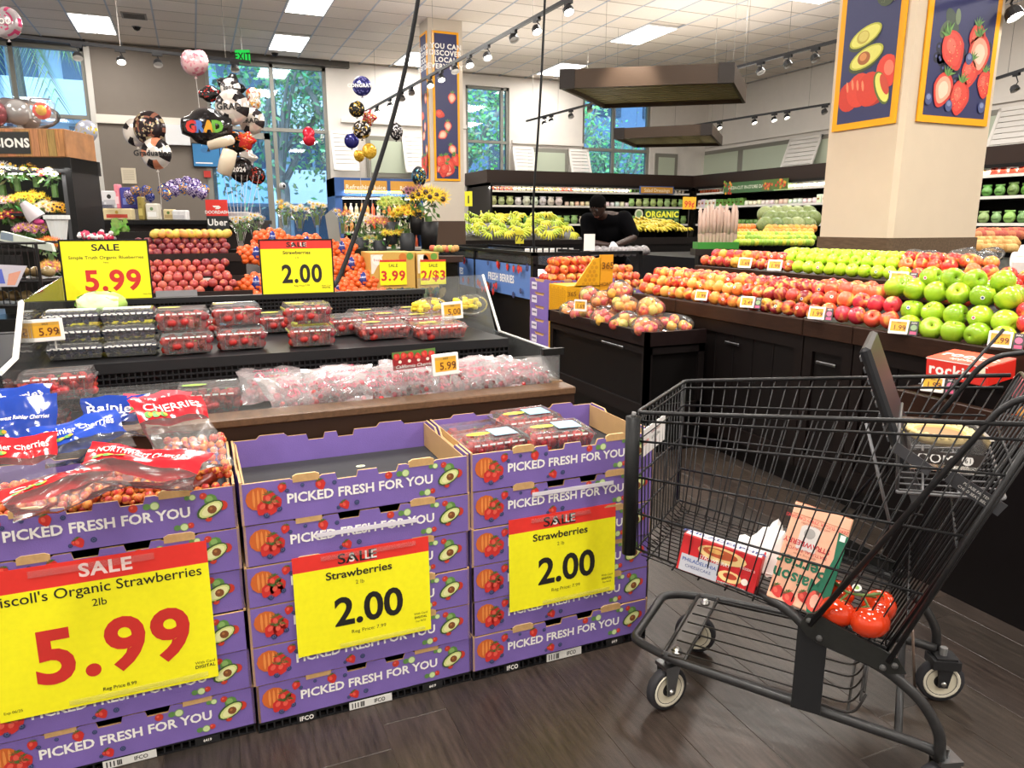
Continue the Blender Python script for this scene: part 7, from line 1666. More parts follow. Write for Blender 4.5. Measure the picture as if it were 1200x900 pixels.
# ---- tan boxed display with 3.99 cards
for k, (xa_, xb_, pr, tx) in enumerate(((433, 486, '3.99', 'NUTRIENTS'), (488, 514, '2/$3', 'FRESH'))):
    A = onY(xa_, 296, 7.0); B = onY(xb_, 296, 7.0); w_ = B.x-A.x
    t = thing('cardboard_display', ['tan cardboard bin with a yellow 3.99 card', 'tan cardboard bin with a yellow 2 for 3 card by the slim column'][k], 'display', (A.x, 7.0, 0), group='tan cardboard bins below the flowers')
    g = G(); g.bbox((0, 0, 0), (w_, .4, A.z), hx('c9a050'), .004); g.build('bin', printed, t)
    g = G(); g.T = Tr(0, -.002, 0) @ UP; z_ = A.z
    g.poly([(.01, z_-.02), (.13, z_-.02), (.03, z_-.2), (.01, z_-.2)], 0, hx('e6ddd0')); g.disc((.07, z_-.07, LY), .05, hx('f0ece4'), 12); g.text('fresh', .07, z_-.07, 2*LY, .025, hx('b03a30'), .0)
    g.disc((w_-.12, z_-.05, LY), .04, hx('c8742c'), 12); g.disc((w_-.05, z_-.04, LY), .035, hx('6a9a3c'), 10)
    for i in range(4): g.disc((.08+i*w_*.24, z_-.40, LY), .04, hx(['6b7a5a', '8a5a3a', '3a4a5a', '7a6a3c'][i]), 8, ry=.07, a=.5-i*.4)
    g.text(tx, w_/2, z_-.37, 3*LY, .055, hx('4a6a4a'), .02); g.text('BETTER', w_/2, z_-.47, 3*LY, .035, hx('9a3a2c'), .0); g.build('print', printed, t)
    g = G(); g.T = Tr(w_*.5 if k == 0 else w_*.72, -.012, z_-.18) @ UP; g.box((-.13, -.13, -.004), (.13, .11, 0), YEL); g.rect(-.13, .09, .13, .11, .0006, DR); g.text(pr, 0, -.04, .0008, .09, DR, .03); g.text('SALE', 0, .055, .0008, .03, DK, .01); g.build('price_card', printed, t)
# ---- flowers
def bloom(g, c, r, col, cen, n=9, face=Vector((-.2, -.9, .4))):
    q = Tr(c) @ face.normalized().to_track_quat('Z', 'Y').to_matrix().to_4x4()
    for k in range(n):
        a = 2*PI*k/n; g.add([q @ Vector((math.cos(a-.25)*r*.3, math.sin(a-.25)*r*.3, 0)), q @ Vector((math.cos(a)*r, math.sin(a)*r, r*.2)), q @ Vector((math.cos(a+.25)*r*.3, math.sin(a+.25)*r*.3, 0))], [(0, 1, 2)], tuple(x*rnd(.8, 1.15) for x in col))
        g.add([q @ Vector((math.cos(a+.1)*r*.25, math.sin(a+.1)*r*.25, .002)), q @ Vector((math.cos(a+.35)*r*.85, math.sin(a+.35)*r*.85, r*.35)), q @ Vector((math.cos(a+.6)*r*.25, math.sin(a+.6)*r*.25, .002))], [(0, 1, 2)], tuple(x*rnd(.7, 1.0) for x in col))
    g.ell(c+q.to_3x3() @ Vector((0, 0, .006)), (r*.3,)*3, cen, 7, 5)
petal = paint('petal', .6, noise=.08, scale=60)
def bouquet(lab, p, r, h_, cols, n=14, cen=None, bucket=None, br=.045, wrap=False, grp='bouquets by the slim column'):
    t = thing('bouquet', lab, 'flowers', p, group=grp)
    if bucket: 
        g = G(); bh = h_*.5; g.lathe([(.0005, 0), (r*.42, 0), (r*.55, bh), (r*.52, bh), (r*.4, .02), (.0005, .02)], 14, bucket); g.build('bucket', satin, t, True)
    g = G()
    for k in range(46):
        a = rnd(0, 6.28); d = rnd(.2, 1)*r; z = h_*rnd(.55, .98); e = Vector((math.cos(a)*d, math.sin(a)*d*.7, z)); s_ = Vector((rnd(-1, 1), rnd(-1, 1), rnd(.2, 1))).normalized()*r*.3; o_ = s_.orthogonal().normalized()*r*.1
        g.add([e-s_, e+o_, e+s_, e-o_], [(0, 1, 2, 3)], tuple(x*rnd(.6, 1.3) for x in hx('5c7f42')))
    g.tube([(0, 0, h_*.2), (0, 0, h_*.6)], r*.2, 7, hx('4f7038')); g.build('leaves', leafm, t)
    g = G()
    for k in range(n):
        a = k*2.4; d = math.sqrt((k+.5)/n)*r*.95; c = Vector((math.cos(a)*d, math.sin(a)*d*.6-r*.2, h_*.85+math.sqrt(max(0, 1-(d/r)**2))*r*.5+rnd(-.02, .02))); bloom(g, c, br*rnd(.85, 1.2), random.choice(cols), cen or hx('d8b040'))
    g.build('blossoms', petal, t)
    if wrap: g = G(); g.lathe([(r*.25, h_*.1), (r*.5, h_*.5), (r*1.0, h_*.8)], 12); g.build('wrapper', film, t, True)
    return t
YL = [hx('f2c61e'), hx('f6d530')]; DKC = hx('3a2414'); FB = hx('3b3d40')
FY = 8.3
for px_, py_, r, h_, cols, n, cen, bk, lab, br in ((503, 292, .17, .62, YL, 9, DKC, BLACK, 'tall sunflowers in a black bucket beside the slim column', .085), (478, 300, .15, .52, YL, 9, hx('c89018'), FB, 'yellow flowers in a grey bucket below the sunflowers', .06), (459, 286, .13, .5, [hx('c2cf58'), hx('d2dc78')], 10, hx('8aa040'), FB, 'yellow green chrysanthemums left of the sunflowers', .05), (489, 275, .14, .5, [hx('8a4a6a'), hx('a05a78')], 9, DKC, BLACK, 'purple flowers behind the yellow ones', .05), (446, 304, .13, .44, [hx('d8806a'), hx('c86050'), hx('e0a090')], 12, None, FB, 'salmon pink flowers in the middle of the flower stand', .04), (424, 302, .14, .46, [hx('e8e2da'), hx('f0ecea')], 12, None, FB, 'white flowers at the left end of the flower stand', .035), (462, 312, .12, .4, [hx('e8d23c')], 7, None, hx('4a5a44'), 'short yellow flowers at the front of the flower stand', .045), (436, 314, .1, .34, [hx('c8d878'), hx('e8ecd8')], 9, None, hx('55704a'), 'green and white bunch low at the left of the stand', .03), (455, 324, .09, .2, [hx('d86aa0'), hx('e080b0')], 8, None, None, 'small pink bunch lying low in front', .03), (505, 325, .1, .3, [hx('b8c878')], 6, None, None, 'green leafy bunch near the column base', .03)):
    F = 8.6; p = fw(px_, py_, F); q = bouquet(lab, p, r*1.22, h_, cols, int(n*2.2), cen, bk, br*1.1)
t = thing('flower_stand', 'black stepped stand carrying the bouquets by the slim column', 'display stand', (0, 0, 0)); A = fw(418, 318, 8.6); B = fw(508, 318, 8.6)
g = G(); g.T = Tr(A.x, A.y, 0) @ Rz(math.atan2(B.y-A.y, B.x-A.x)); LL = (B-A).length; g.box((0, -.2, 0), (LL, .6, A.z), hx('161618')); g.build('lower_step', satin, t); g = G(); g.T = Tr(A.x, A.y, 0) @ Rz(math.atan2(B.y-A.y, B.x-A.x)); g.box((LL*.4, .15, 0), (LL, .6, A.z+.24), hx('1a1a1c')); g.build('upper_step', satin, t)
for i in range(9): p = fw(507+i*3.4, 291+(i % 2), 7.9); o = dup(pe0, p, (0, 0, 0), 'small round fruit on the ledge at the foot of the slim column', 'fruit beside the slim column', scale=1.0, color=random.choice([hx('c8604a'), hx('a8b05a'), hx('c89a5a')])); o['category'] = 'fruit'
p = fw(520, 297, 7.9); t = thing('fruit_shelf', 'small ledge with round fruit at the foot of the slim column', 'shelf', p, -YAW); g = G(); g.box((-.15, -.05, -.09), (.2, .25, -.03), hx('3a2a26')); g.box((-.1, .0, -1.1), (.15, .2, -.09), DB2); g.build('stand', satin, t)
# black chalkboard leaning
p = fw(420, 305, 8.0); t = thing('chalkboard', 'black slanted board behind the tangerines', 'board', p, -YAW); g = G(); g.T = UP; g.prism([(-.16, -.2), (.11, -.2), (.05, .0), (-.02, .12), (-.16, .15)], -.015, 0, BLACK); g.build('board', satin, t); g = G(); g.box((-.15, .0, -1.0), (-.12, .03, -.2), BLACK); g.build('leg', satin, t); g = G(); g.T = Tr(-.0, -.001, 0) @ UP; g.text('menu', -.0, -.05, .001, .035, WHITE, .0); g.build('lettering', printed, t)
p = fw(391, 262, 7.3); t = thing('scale', 'grey hanging style scale with a tall flat face behind the tangerines', 'scale', p, -YAW); g = G(); g.T = UP; g.prism([(-.05, -.2), (.06, -.2), (.04, .06), (-.02, .13), (-.08, .08)], -.02, 0, hx('a8aaa6')); g.build('face', metal, t); g = G(); g.tube([(0, .02, -.2), (0, .02, -1.2)], .02, 8, hx('7a7c7a')); g.build('post', metal, t)
# wrapped flowers over tangerines
for k, (px_, py_, cc) in enumerate(((352, 262, 'd8d0c8'), (372, 258, 'e0d4b8'), (335, 258, 'c8ccc4'), (402, 268, 'cfc4b8'), (300, 272, 'd8d4d0'), (283, 276, 'cfcac8'))):
    p = fw(px_, py_+12, 7.6); bouquet('pale wrapped bouquet behind the tangerine bags, '+['third from the left', 'fourth from the left', 'second beside the door window', 'rightmost, by the grey scale', 'low one over the peaches right end', 'leftmost low one over the peaches'][k], p, .10, .26, [hx(cc), hx('e8b83c') if k == 2 else hx('e0dcd4'), hx('c85a4a') if k == 3 else hx(cc)], 9, None, None, .035, True, 'wrapped bouquets behind the tangerines')
t = thing('flower_table', 'low table carrying the wrapped bouquets', 'table', fw(272, 292, 7.6), -YAW); g = G(); g.box((0, -.1, -.04), (1.25, .5, 0), DB1); g.build('table_top', satin, t)
for x in (.05, 1.2): g = G(); g.box((x-.02, .0, -1.0), (x+.02, .4, -.04), DB2); g.build('leg', satin, t)
# ---- juice cooler
J0 = onY(393, 240, 12.9); J1 = onY(496, 240, 12.9); JH = onY(440, 209, 12.9).z
jc = thing('juice_cooler', 'blue framed juice cooler between the wide window and the slim column', 'cooler', (J0.x, 12.9, 0)); JW = J1.x-J0.x; BL = hx('3a5a92')
for a, b, c_, nm in (((0, 0, 0), (.12, .8, JH), BL, 'side_panel'), ((JW-.05, 0, 0), (JW, .8, JH), BL, 'side_panel'), ((0, .75, 0), (JW, .8, JH), hx('22242a'), 'back_panel'), ((0, -.02, JH-.3), (JW, .8, JH), BL, 'header'), ((0, -.02, 0), (JW, .8, .5), hx('22242a'), 'base'), ((.12, .0, JH-.34), (JW-.05, .06, JH-.31), WHITE, 'light_bar')): g = G(); g.box(a, b, c_); g.build(nm, satin, jc)
g = G(); g.box((.12, .02, JH-.345), (JW-.06, .05, JH-.335), (1, 1, .95)); g.build('light_strip', glow('strip_glow', 8), jc)
for x0, x1, tx in ((.16, JW*.58, 'Refreshing Juice'), (JW*.62, JW-.03, 'Refres')): 
    g = G(); g.T = Tr(0, -.022, JH-.15) @ UP; g.box((x0, -.10, -.004), (x1, .11, .003), hx('d0983a')); g.text(tx, (x0+x1)/2, 0, .004, .075 if x0 < .3 else .06, hx('f0e8d0'), .02); g.build('sign', printed, jc)
for k in range(4):
    z = JH-.62-k*.27; g = G(); g.box((.12, .02, z-.03), (JW-.05, .7, z), hx('c8c4bc')); g.build('shelf', satin, jc)
    x = .18
    while x < JW-.1: o = dup(bt if k < 3 else pk, (J0.x+x, 12.98, z+.003), (0, 0, 0), 'small juice bottle in the blue framed cooler' if k < 3 else 'small carton low in the blue framed cooler', 'bottles in the blue juice cooler' if k < 3 else 'cartons low in the juice cooler', scale=.95, color=random.choice([hx('e8e0d0'), hx('d8603a'), hx('c8c4a8'), hx('d89a5a'), hx('ece8dc')] if k < 3 else [hx('33343a'), hx('c8c4c0')])); x += .095
l = lamp('cooler_light', 'AREA', (J0.x+JW/2, 12.85, JH-.2), 14, JW*.8, (1, .98, .92), sy=.1); l.rotation_euler = (R(-15), 0, 0)
# ---- occasions cooler (floral)
OF = 7.3; A = fw(-60, 184, OF); B = fw(76, 184, OF); Tp = fw(70, 150, OF)
oc = thing('floral_cooler', 'black floral cooler with wooden occasions header at the left edge', 'cooler', A, -YAW+.04); OW = (B-A).length; oh = Tp.z-A.z
g = G(); g.bbox((0, 0, .0), (OW, .55, oh), hx('9a6a40'), .006); g.build('header', paint('header_wood', .45, noise=.35, scale=6, stretch=(14, 1, 1)), oc)
for k in range(7): g = G(); x = OW*.50+k*OW*.07; g.box((x, -.004, .01), (x+OW*.066, .002, oh-.01), tuple(c*rnd(.75, 1.2) for c in hx('a87848'))); g.build('board', MATS['header_wood'], oc)
g = G(); g.T = Tr(0, -.006, 0) @ UP; g.box((OW*.1, oh*.12, 0), (OW*.7, oh*.88, .004), hx('1f2120')); g.text('OCCASIONS', OW*.405, oh*.5, .006, oh*.30, hx('e8e6e0'), .04, .95); g.build('sign', printed, oc)
dz_ = -A.z
for a, b, c_, nm in (((0, .0, -.14), (OW+.03, .55, 0), hx('121213'), 'canopy'), ((OW-.09, .02, dz_), (OW-.03, .55, -.14), hx('48494b'), 'side_panel'), ((0, .5, dz_), (OW-.05, .55, -.14), hx('1a1c1a'), 'back_panel'), ((0, .0, dz_), (OW-.05, .5, dz_+.4), hx('141414'), 'base'), ((OW-.03, -.02, dz_), (OW+.03, .5, -.0), hx('151516'), 'corner_post')): g = G(); g.box(a, b, c_); g.build(nm, satin, oc)
Mo = Tr(A) @ Rz(-YAW+.04); g = G(); g.box((.1, .1, -.15), (OW-.15, .16, -.142), (1, 1, .96)); g.build('light_strip', glow('strip_glow', 8), oc)
l = lamp('cooler_light', 'AREA', Mo @ Vector((OW*.6, .0, -.1)), 16, .9, (1, .97, .9), sy=.1); l.rotation_euler = (R(-25), 0, -YAW)
for k, z in enumerate((-.52, -.86, -1.15)):
    g = G(); g.box((0, .02+.0*k, z-.03), (OW-.09, .5, z), hx('1c1a1a')); g.build('shelf', satin, oc)
fl = [(3, 222, .15, .30, [hx('e8e4d4'), hx('d87a78'), hx('f0e8c8')], 'pale mixed bouquet at the top left of the floral cooler', None), (20, 215, .13, .3, [hx('eef0e4'), hx('e8c84a')], 'white and yellow bouquet in the top of the floral cooler', None), (42, 212, .12, .24, [hx('f0b020'), hx('f4c030')], 'golden yellow bouquet at the top of the floral cooler', hx('6a4a18')), (64, 222, .13, .3, [hx('c83a3a'), hx('e8ecd8'), hx('d8dcc8')], 'white and red bouquet at the top right of the floral cooler', None),
      (10, 250, .1, .22, [hx('e8a0b0'), hx('f0ece0')], 'pink and white bunch on the left of the floral cooler', None), (37, 252, .16, .30, [hx('f2d422'), hx('f4dc3a')], 'bright yellow sunny bouquet in the centre of the floral cooler', hx('c08a18')), (56, 255, .11, .18, [hx('f0dcc0'), hx('ecd0b0')], 'cream roses right of the yellow bouquet', None), (71, 256, .08, .18, [hx('f0b428')], 'single orange yellow gerbera at the right end of the cooler', DKC), (15, 262, .11, .1, [hx('b8283c'), hx('a82040')], 'row of dark red roses on the left middle shelf', None), (40, 278, .16, .08, [hx('d898b0'), hx('c87a98')], 'row of pink carnations low in the floral cooler', None), (60, 302, .09, .2, [hx('e87830'), hx('f08a3c')], 'orange tulips in front of the floral cooler', None), (64, 325, .08, .14, [hx('e8a070'), hx('e0c04a'), hx('d87a8a')], 'peach and pink bunch low beside the berry case corner', None)]
for px_, py_, r, h_, cols, lab, cen in fl: bouquet(lab, fw(px_, py_, OF+.12 if py_ < 300 else 6.0)-Vector((0, 0, h_*.45)), r*1.1, h_, cols, 24, cen, None, .042, False, 'bouquets in the floral cooler')
t = thing('flower_bucket', 'white fluted plastic flower bucket standing before the floral cooler', 'bucket', fw(70, 283, 6.7)); g = G(); g.lathe([(.0005, 0), (.055, 0), (.088, .19), (.105, .195), (.105, .23), (.098, .23), (.085, .2), (.05, .01)], 18, hx('d8dcdc')); g.build('shell', satin, t, False)
t = thing('bucket_stand', 'small dark stand under the white bucket', 'stand', fw(70, 283, 6.7)); g = G(); g.box((-.08, -.08, -1.15), (.08, .08, -.002), DB2); g.build('post', satin, t)
t = thing('wrapped_cone', 'grey striped paper cone of flowers in the floral cooler', 'bouquet', fw(38, 250, OF-.1)); g = G(); g.lathe([(.03, .12), (.075, 0), (.085, -.06)], 12, hx('b8b0b4'), Ry(R(-35))); g.build('wrapper', satin, t, True); g = G(); g.ell((.04, 0, -.08), (.05, .05, .03), hx('d84a8a'), 9, 6); g.build('blossoms', petal, t, True)
for k, (px_, py_, F, zz) in enumerate(((60, 302, 6.0, .09), (64, 325, 6.0, .06))):
    p = fw(px_, py_, F)-Vector((0, 0, zz)); t = thing('flower_pedestal', ['dark pedestal under the orange tulips', 'dark pedestal under the peach and pink bunch'][k], 'stand', (p.x, p.y-(.12 if k else 0), 0)); g = G(); g.box((-.07, 0, 0), (.07, .1, p.z-(.01 if not k else -.0)), DB2); g.build('post', satin, t)
# balloons and toy in a bag above the floral cooler
p = fw(20, 134, OF+.2)
t = thing('balloon_bag', 'clear bag of grey and red balloons on top of the floral cooler', 'balloons', p)
for k, (x, z, r, c) in enumerate(((-.2, 0, .13, '8a3038'), (-.0, .02, .12, '9a9896'), (.08, -.03, .1, '7a7674'), (-.1, .05, .12, '6a5a58'))): g = G(); g.ell((x, .05*k, z), (r, r*.9, r), hx(c), 14, 10); g.build('balloon', foil, t, True)
g = G(); g.ell((0, .05, 0), (.36, .22, .15), n=18, m=10); g.build('bag', film, t, True)
t = thing('gift_balloon', 'clear square balloon with a yellow and red filling beside the bag of balloons', 'balloon', fw(49, 130, OF+.1)); g = G(); g.bbox((-.1, -.08, -.11), (.11, .08, .11), (1, 1, 1), .03); g.build('shell', film, t); g = G(); g.ell((.0, 0, 0), (.08, .06, .08), hx('d8483a'), 9, 7); g.ell((0, -.04, 0), (.05, .04, .05), hx('e0b03a'), 8, 6); g.build('filling', gloss, t, True)
# ---- service counter
CF = 9.2; A = fw(84, 258, CF); B = fw(300, 258, CF)
ct = thing('service_counter', 'long black counter with small goods in front of the grey wall', 'counter', A, math.atan2(B.y-A.y, B.x-A.x)); LL = (B-A).length
g = G(); g.box((0, 0, -.05), (LL, .6, 0), hx('1b1b1d')); g.build('counter_top', satin, ct); g = G(); g.box((.03, .05, -A.z), (LL-.03, .55, -.05), hx('251f1e')); g.build('body', satin, ct)
def onc(px_, py_, d=.1): return fw(px_, py_, CF+d)
def small(nm, lab, cat, p, parts, rz=-YAW):
    t = thing(nm, lab, cat, p, rz)
    for pn, fn, m in parts: g = G(); fn(g); g.build(pn, m, t)
    return t
for k, (px_, w_, h_, c, lab) in enumerate(((131, .2, .22, 'd8d8dc', 'small white framed notice on the service counter'), (140, .06, .30, 'e88a9a', 'narrow pink box standing on the counter'), (154, .22, .26, '4a4a9a', 'blue and purple boxed toy on the counter'), (112, .2, .12, 'b8a89a', 'brown photo box pair on the left end of the counter'), (140, .36, .14, 'e0cfa4', 'cream wooden crate with red lettering on the counter'), (128, .24, .10, '9a9aa4', 'low grey box with round and star shapes'), (181, .15, .2, 'dcd8cc', 'folded white bag with label on the counter'), (168, .07, .28, '9a8a4a', 'olive bottle shaped vase on the counter'), (212, .19, .12, 'e4e4e6', 'white square planter on the counter'), (200, .13, .13, 'd8c89a', 'cream pot of a small plant on the counter'), (278, .3, .1, 'b8b8bc', 'heap of clear packs at the right end of the counter'))):
    base = onc(px_, 256 if k > 2 else 238, .3 if k < 3 or k == 5 else .08); base.z = A.z + (.14 if k < 3 or k == 5 else 0)
    def f1(g, w_=w_, h_=h_, c=c): g.bbox((-w_/2, -.05, 0), (w_/2, .05, h_), hx(c), .012)
    def f2(g, w_=w_, h_=h_, k=k): g.T = Tr(0, -.052, 0) @ UP; g.rect(-w_*.36, h_*.2, w_*.36, h_*.5, 0, hx(['b8b8c0', 'f0d0d8', '7a8ad8', '5a4a4a', 'c84a3a', '5a5a6a', 'f0f0ec', 'c8b86a', 'c8c8cc', 'b09a6a', 'e8e8ec'][k])); g.disc((0, h_*.68, LY), min(w_, h_)*.14, hx(['2a2a2a', 'd85a7a', 'd8d8e8', 'c8b8a8', 'c8a84a', 'd8d8e0', '6a8a5a', '7a6a2a', 'd8d8da', '5a7a3a', 'a8a8b4'][k]), 10)
    small('box' if k not in (7, 8, 9) else 'planter', lab, 'box' if k not in (7, 8, 9) else 'planter', base, [('body', f1, satin), ('label', f2, printed)])
# card reader sign
def fdd(g): g.T = UP; g.box((-.13, 0, -.02), (.13, .19, 0), hx('d8342c')); g.box((-.13, -.2, -.02), (.13, 0, 0), hx('2b2e30')); g.text('DOORDASH', 0, .045, .001, .036, WHITE, .02); g.poly([(-.05, .12), (.03, .12), (.055, .10), (.03, .08), (-.02, .08), (0, .1), (-.03, .1)], .001, WHITE); g.text('Uber', 0, -.075, .001, .075, WHITE, .03); g.box((-.02, -.0, -.06), (.02, .01, -.02), DK)
small('delivery_sign', 'red and black delivery services sign on the counter below the balloons', 'sign', fw(254.5, 253, CF-.1), [('panel', fdd, printed)])
def bear_cup(g): g.lathe([(.0005, -.16), (.06, -.16), (.075, -.02), (.0005, -.02)], 14, hx('d8c8a0')); g.lathe([(.0005, .0), (.085, .0), (.075, .12), (.0005, .13)], 14, hx('cfc4b4'), Ry(R(20))); g.T = Tr(0, -.075, -.09) @ UP; g.disc((0, 0, 0), .03, hx('9a5a2a'), 10); g.disc((.02, .02, .001), .015, hx('b03a2a'), 8)
small('popcorn_cup', 'tilted printed paper cups with orange figures at the left end of the counter', 'cups', fw(107, 226, CF-.2), [('cup', bear_cup, satin)])
def radish(g):
    for k in range(60): g.ell((rnd(-.16, .14), rnd(-.05, .05), rnd(0, .08)*(1-abs(rnd(-.6, .6)))), (.022, .02, .02), hx(random.choice(['d84a6a', 'e8e0e0', 'c83a58', 'f0e8e8'])), 7, 5)
o_ = small('radish_pile', 'pile of pink and white radishes above the blueberries sale sign', 'radishes', fw(116, 280, 6.9), [('radishes', radish, gloss)]); [c.__setitem__('kind', 'stuff') for c in o_.children]
def lettuce_g(g):
    for k in range(40): a = rnd(0, 6.28); e = Vector((math.cos(a)*rnd(.01, .07), rnd(-.03, .03), rnd(0, .11))); g.add([e, e+Vector((.04, 0, .02)), e+Vector((.03, 0, .06)), e+Vector((-.01, 0, .05))], [(0, 1, 2, 3)], tuple(c*rnd(.7, 1.2) for c in hx('7ab04a')))
small('leafy_bunch', 'small bright green leafy bunch beside the radishes', 'greens', fw(138, 277, 6.9), [('leaves', lettuce_g, leafm)])
t = thing('produce_shelf', 'dark shelf unit carrying the radishes left of the nectarines', 'shelf', fw(98, 282, 6.9), -YAW); g = G(); g.box((0, -.15, -1.2), (.62, .4, -.005), hx('241c1a')); g.build('body', satin, t); g = G(); g.box((.35, -.02, 0), (.62, .05, .08), hx('1a1716')); g.build('back_box', satin, t)
# wall things: paper notice, white speaker panel, screen, fire alarm, camera, exit sign
def flat(nm, lab, cat, px_, py_, w_, h_, col, F=None, extra=None, y=None, th=.03, m=satin):
    p = onY(px_, py_, (y or YW)-th-.002); t = thing(nm, lab, cat, p); g = G(); g.T = UP; g.box((-w_/2, -h_/2, -th), (w_/2, h_/2, 0), col); g.build('panel', m, t)
    if extra: g = G(); g.T = UP; extra(g, w_, h_); g.build('print', printed, t)
    return t
flat('paper_notice', 'pale paper notice on the grey wall above the counter', 'notice', 151, 206, .24, .28, hx('cfc4ae'), extra=lambda g, w_, h_: [g.rect(-w_*.38, h_*.3-k*h_*.11, w_*.38, h_*.34-k*h_*.11, .001, hx('a89c88')) for k in range(6)])
flat('wall_panel_box', 'white rounded box mounted on the grey wall beside the balloons', 'box', 208, 158, .42, .36, hx('dfe0e2'), th=.12)
flat('screen', 'blue lit screen on the grey wall behind the graduation balloons', 'screen', 242, 182, .50, .44, hx('15181c'), th=.06, extra=lambda g, w_, h_: [g.rect(-w_*.47, -h_*.46, w_*.47, h_*.46, .001, hx('2a78b0')), g.disc((0, h_*.2, .002), .1, hx('2a6aa0'), 12, ry=.05), g.rect(-w_*.4, -h_*.35, w_*.2, -h_*.3, .002, WHITE)])
flat('fire_alarm', 'small red fire alarm box on the grey wall below the screen', 'alarm', 243, 204, .12, .12, hx('b83a34'), th=.06)
p = fw(284, 66, 13.0); t = thing('exit_sign', 'green lit exit sign hanging from the ceiling', 'exit sign', p, -YAW); g = G(); g.T = UP; g.box((-.12, -.1, -.03), (.12, .1, 0), hx('1f9a3a')); g.build('housing', glow('exit_glow', 1.6), t); g = G(); g.T = UP; g.text('EXIT', 0, 0, .002, .11, hx('0a3a14'), .03, .75); g.build('lettering', printed, t); g = G(); g.tube([(0, -.015, .1), (0, -.015, CEIL-p.z)], .008, 6, hx('b8b8b8')); g.build('hanging_rod', metal, t)
p = onZ(160, 31, CEIL); t = thing('security_camera', 'small dark dome camera on the ceiling above the grey wall', 'camera', p); g = G(); g.lathe([(.0005, -.07), (.04, -.055), (.06, -.02), (.07, 0)], 12, BLACK); g.build('dome', gloss, t, True); g = G(); g.lathe([(.07, -.012), (.085, 0)], 12, hx('a8a8a8')); g.build('ring', satin, t)
p = onZ(322, 62, CEIL); t = thing('security_camera', 'small dark dome camera on the ceiling above the wide window', 'camera', p); g = G(); g.lathe([(.0005, -.07), (.04, -.055), (.06, -.02), (.07, 0)], 12, BLACK); g.build('dome', gloss, t, True)
p = onY(331, 218, YW-.1); t = thing('security_camera', 'round white camera on the door frame of the wide window', 'camera', p); g = G(); g.ell((0, 0, 0), (.07, .08, .07), hx('c8c8c8'), 12, 8); g.build('housing', satin, t, True); g = G(); g.ell((.02, -.06, 0), (.03, .03, .03), BLACK, 8, 6); g.build('lens', gloss, t, True)
p = onZ(157, 18, CEIL); t = thing('air_vent', 'grey ceiling vent beside the left light panel', 'vent', (p.x, p.y, CEIL-.012)); g = G(); g.box((-.18, -.18, -.004), (.18, .18, .01), hx('8a8480')); g.build('frame', satin, t)
for k in range(5): g = G(); g.box((-.15, -.14+k*.06, -.009), (.15, -.11+k*.06, -.003), hx('4a4644')); g.build('slat', satin, t)
# ---- foil balloons
def balloon(px_, py_, F, d, lab, cols, kind='round', txt=None, tail=0., rz=0., grp=None, tilt=0., tcol=WHITE):
    p = fw(px_, py_, F); t = thing('balloon', lab, 'balloon', p, -YAW+rz, grp); r = d/2; g = G(); rr = random.Random(int(px_*13+py_))
    n, m = 22, 9; base = hx(cols[0])
    def rad(a):
        if kind == 'star': q = (a/(2*PI)*5) % 1; return r*(1.15-.5*min(q, 1-q)*2*.9)
        if kind == 'cap': return r*(1.25 if abs(math.sin(a)) < .35 else .85+.1*abs(math.cos(a)))
        if kind == 'heart': return r*(1-.28*max(0, math.sin(a))**8)
        if kind == 'lips': return r*(.62+.55*abs(math.sin(a)))
        return r
    for sd in (1, -1):
        vs = []; fs = []; cl = []
        for i in range(m+1):
            u = i/m
            for k in range(n):
                a = 2*PI*k/n; R_ = rad(a)*u; dz = r*.48*math.sqrt(max(0, 1-u**2))+(.012*r*math.sin(a*11)*u*u if u > .7 else 0)
                vs.append((R_*math.cos(a), -sd*dz, R_*math.sin(a)))
        b0 = len(g.v)
        for i in range(m):
            for k in range(n):
                f = (i*n+k, i*n+(k+1) % n, (i+1)*n+(k+1) % n, (i+1)*n+k); c = base
                if len(cols) > 1 and i > 0:
                    if kind == 'stripe': c = hx(cols[(k//2) % len(cols)]) if i > 3 else base
                    elif rr.random() < .45: c = hx(rr.choice(cols[1:]))
                fs.append(f if sd > 0 else f[::-1]); cl.append(c)
        g.v += [Ry(tilt) @ Vector(v) for v in vs]; g.f += [[x+b0 for x in f] for f in fs]; g.c += cl; g.m += [0]*len(fs)
    g.build('foil_body', foil if kind != 'cap' else gloss, t, True)
    g = G(); g.add([(0, 0, -r*.95), (.018, 0, -r*1.15), (-.018, 0, -r*1.15)], [(0, 1, 2)], base); g.tube([(0, 0, -r*1.1), (.01, .0, -r*1.1-tail*.5), (0, 0, -r*1.1-tail)], .0025, 4, hx('d8d4d0')) if tail else None; g.build('neck', gloss, t)
    if txt:
        g = G(); g.T = Tr(0, -r*.49, 0) @ Ry(tilt) @ UP
        for k, tx in enumerate(txt): g.text(tx, 0, (len(txt)-1)*.5*r*.38-k*r*.38, .004, r*.34, tcol, .04)
        g.build('lettering', printed, t)
    return t
GR = 'graduation balloons tied in the large cluster'
balloon(270, 104, 8.2, .30, 'black star balloon with a round silver badge, topmost of the large cluster', ['1c1b1c'], 'star', grp=GR)
balloon(270, 104, 8.0, .21, 'round silver and black class badge balloon near the top of the large cluster', ['d8d4d4', '3a3638', 'e8e4e0'], 'stripe', ['2024'], grp=GR, tcol=DK)
balloon(246, 110, 8.3, .2, 'black square cap balloon with red trim, upper left of the large cluster', ['161516', 'a82a2a', '161516', '161516'], 'cap', grp=GR)
balloon(272, 126, 7.8, .35, 'round silver striped balloon reading GRAD in the middle of the large cluster', ['d8cfc8', '2a2628', 'e8e0d8'], 'stripe', ['GRAD'], grp=GR, tcol=DK)
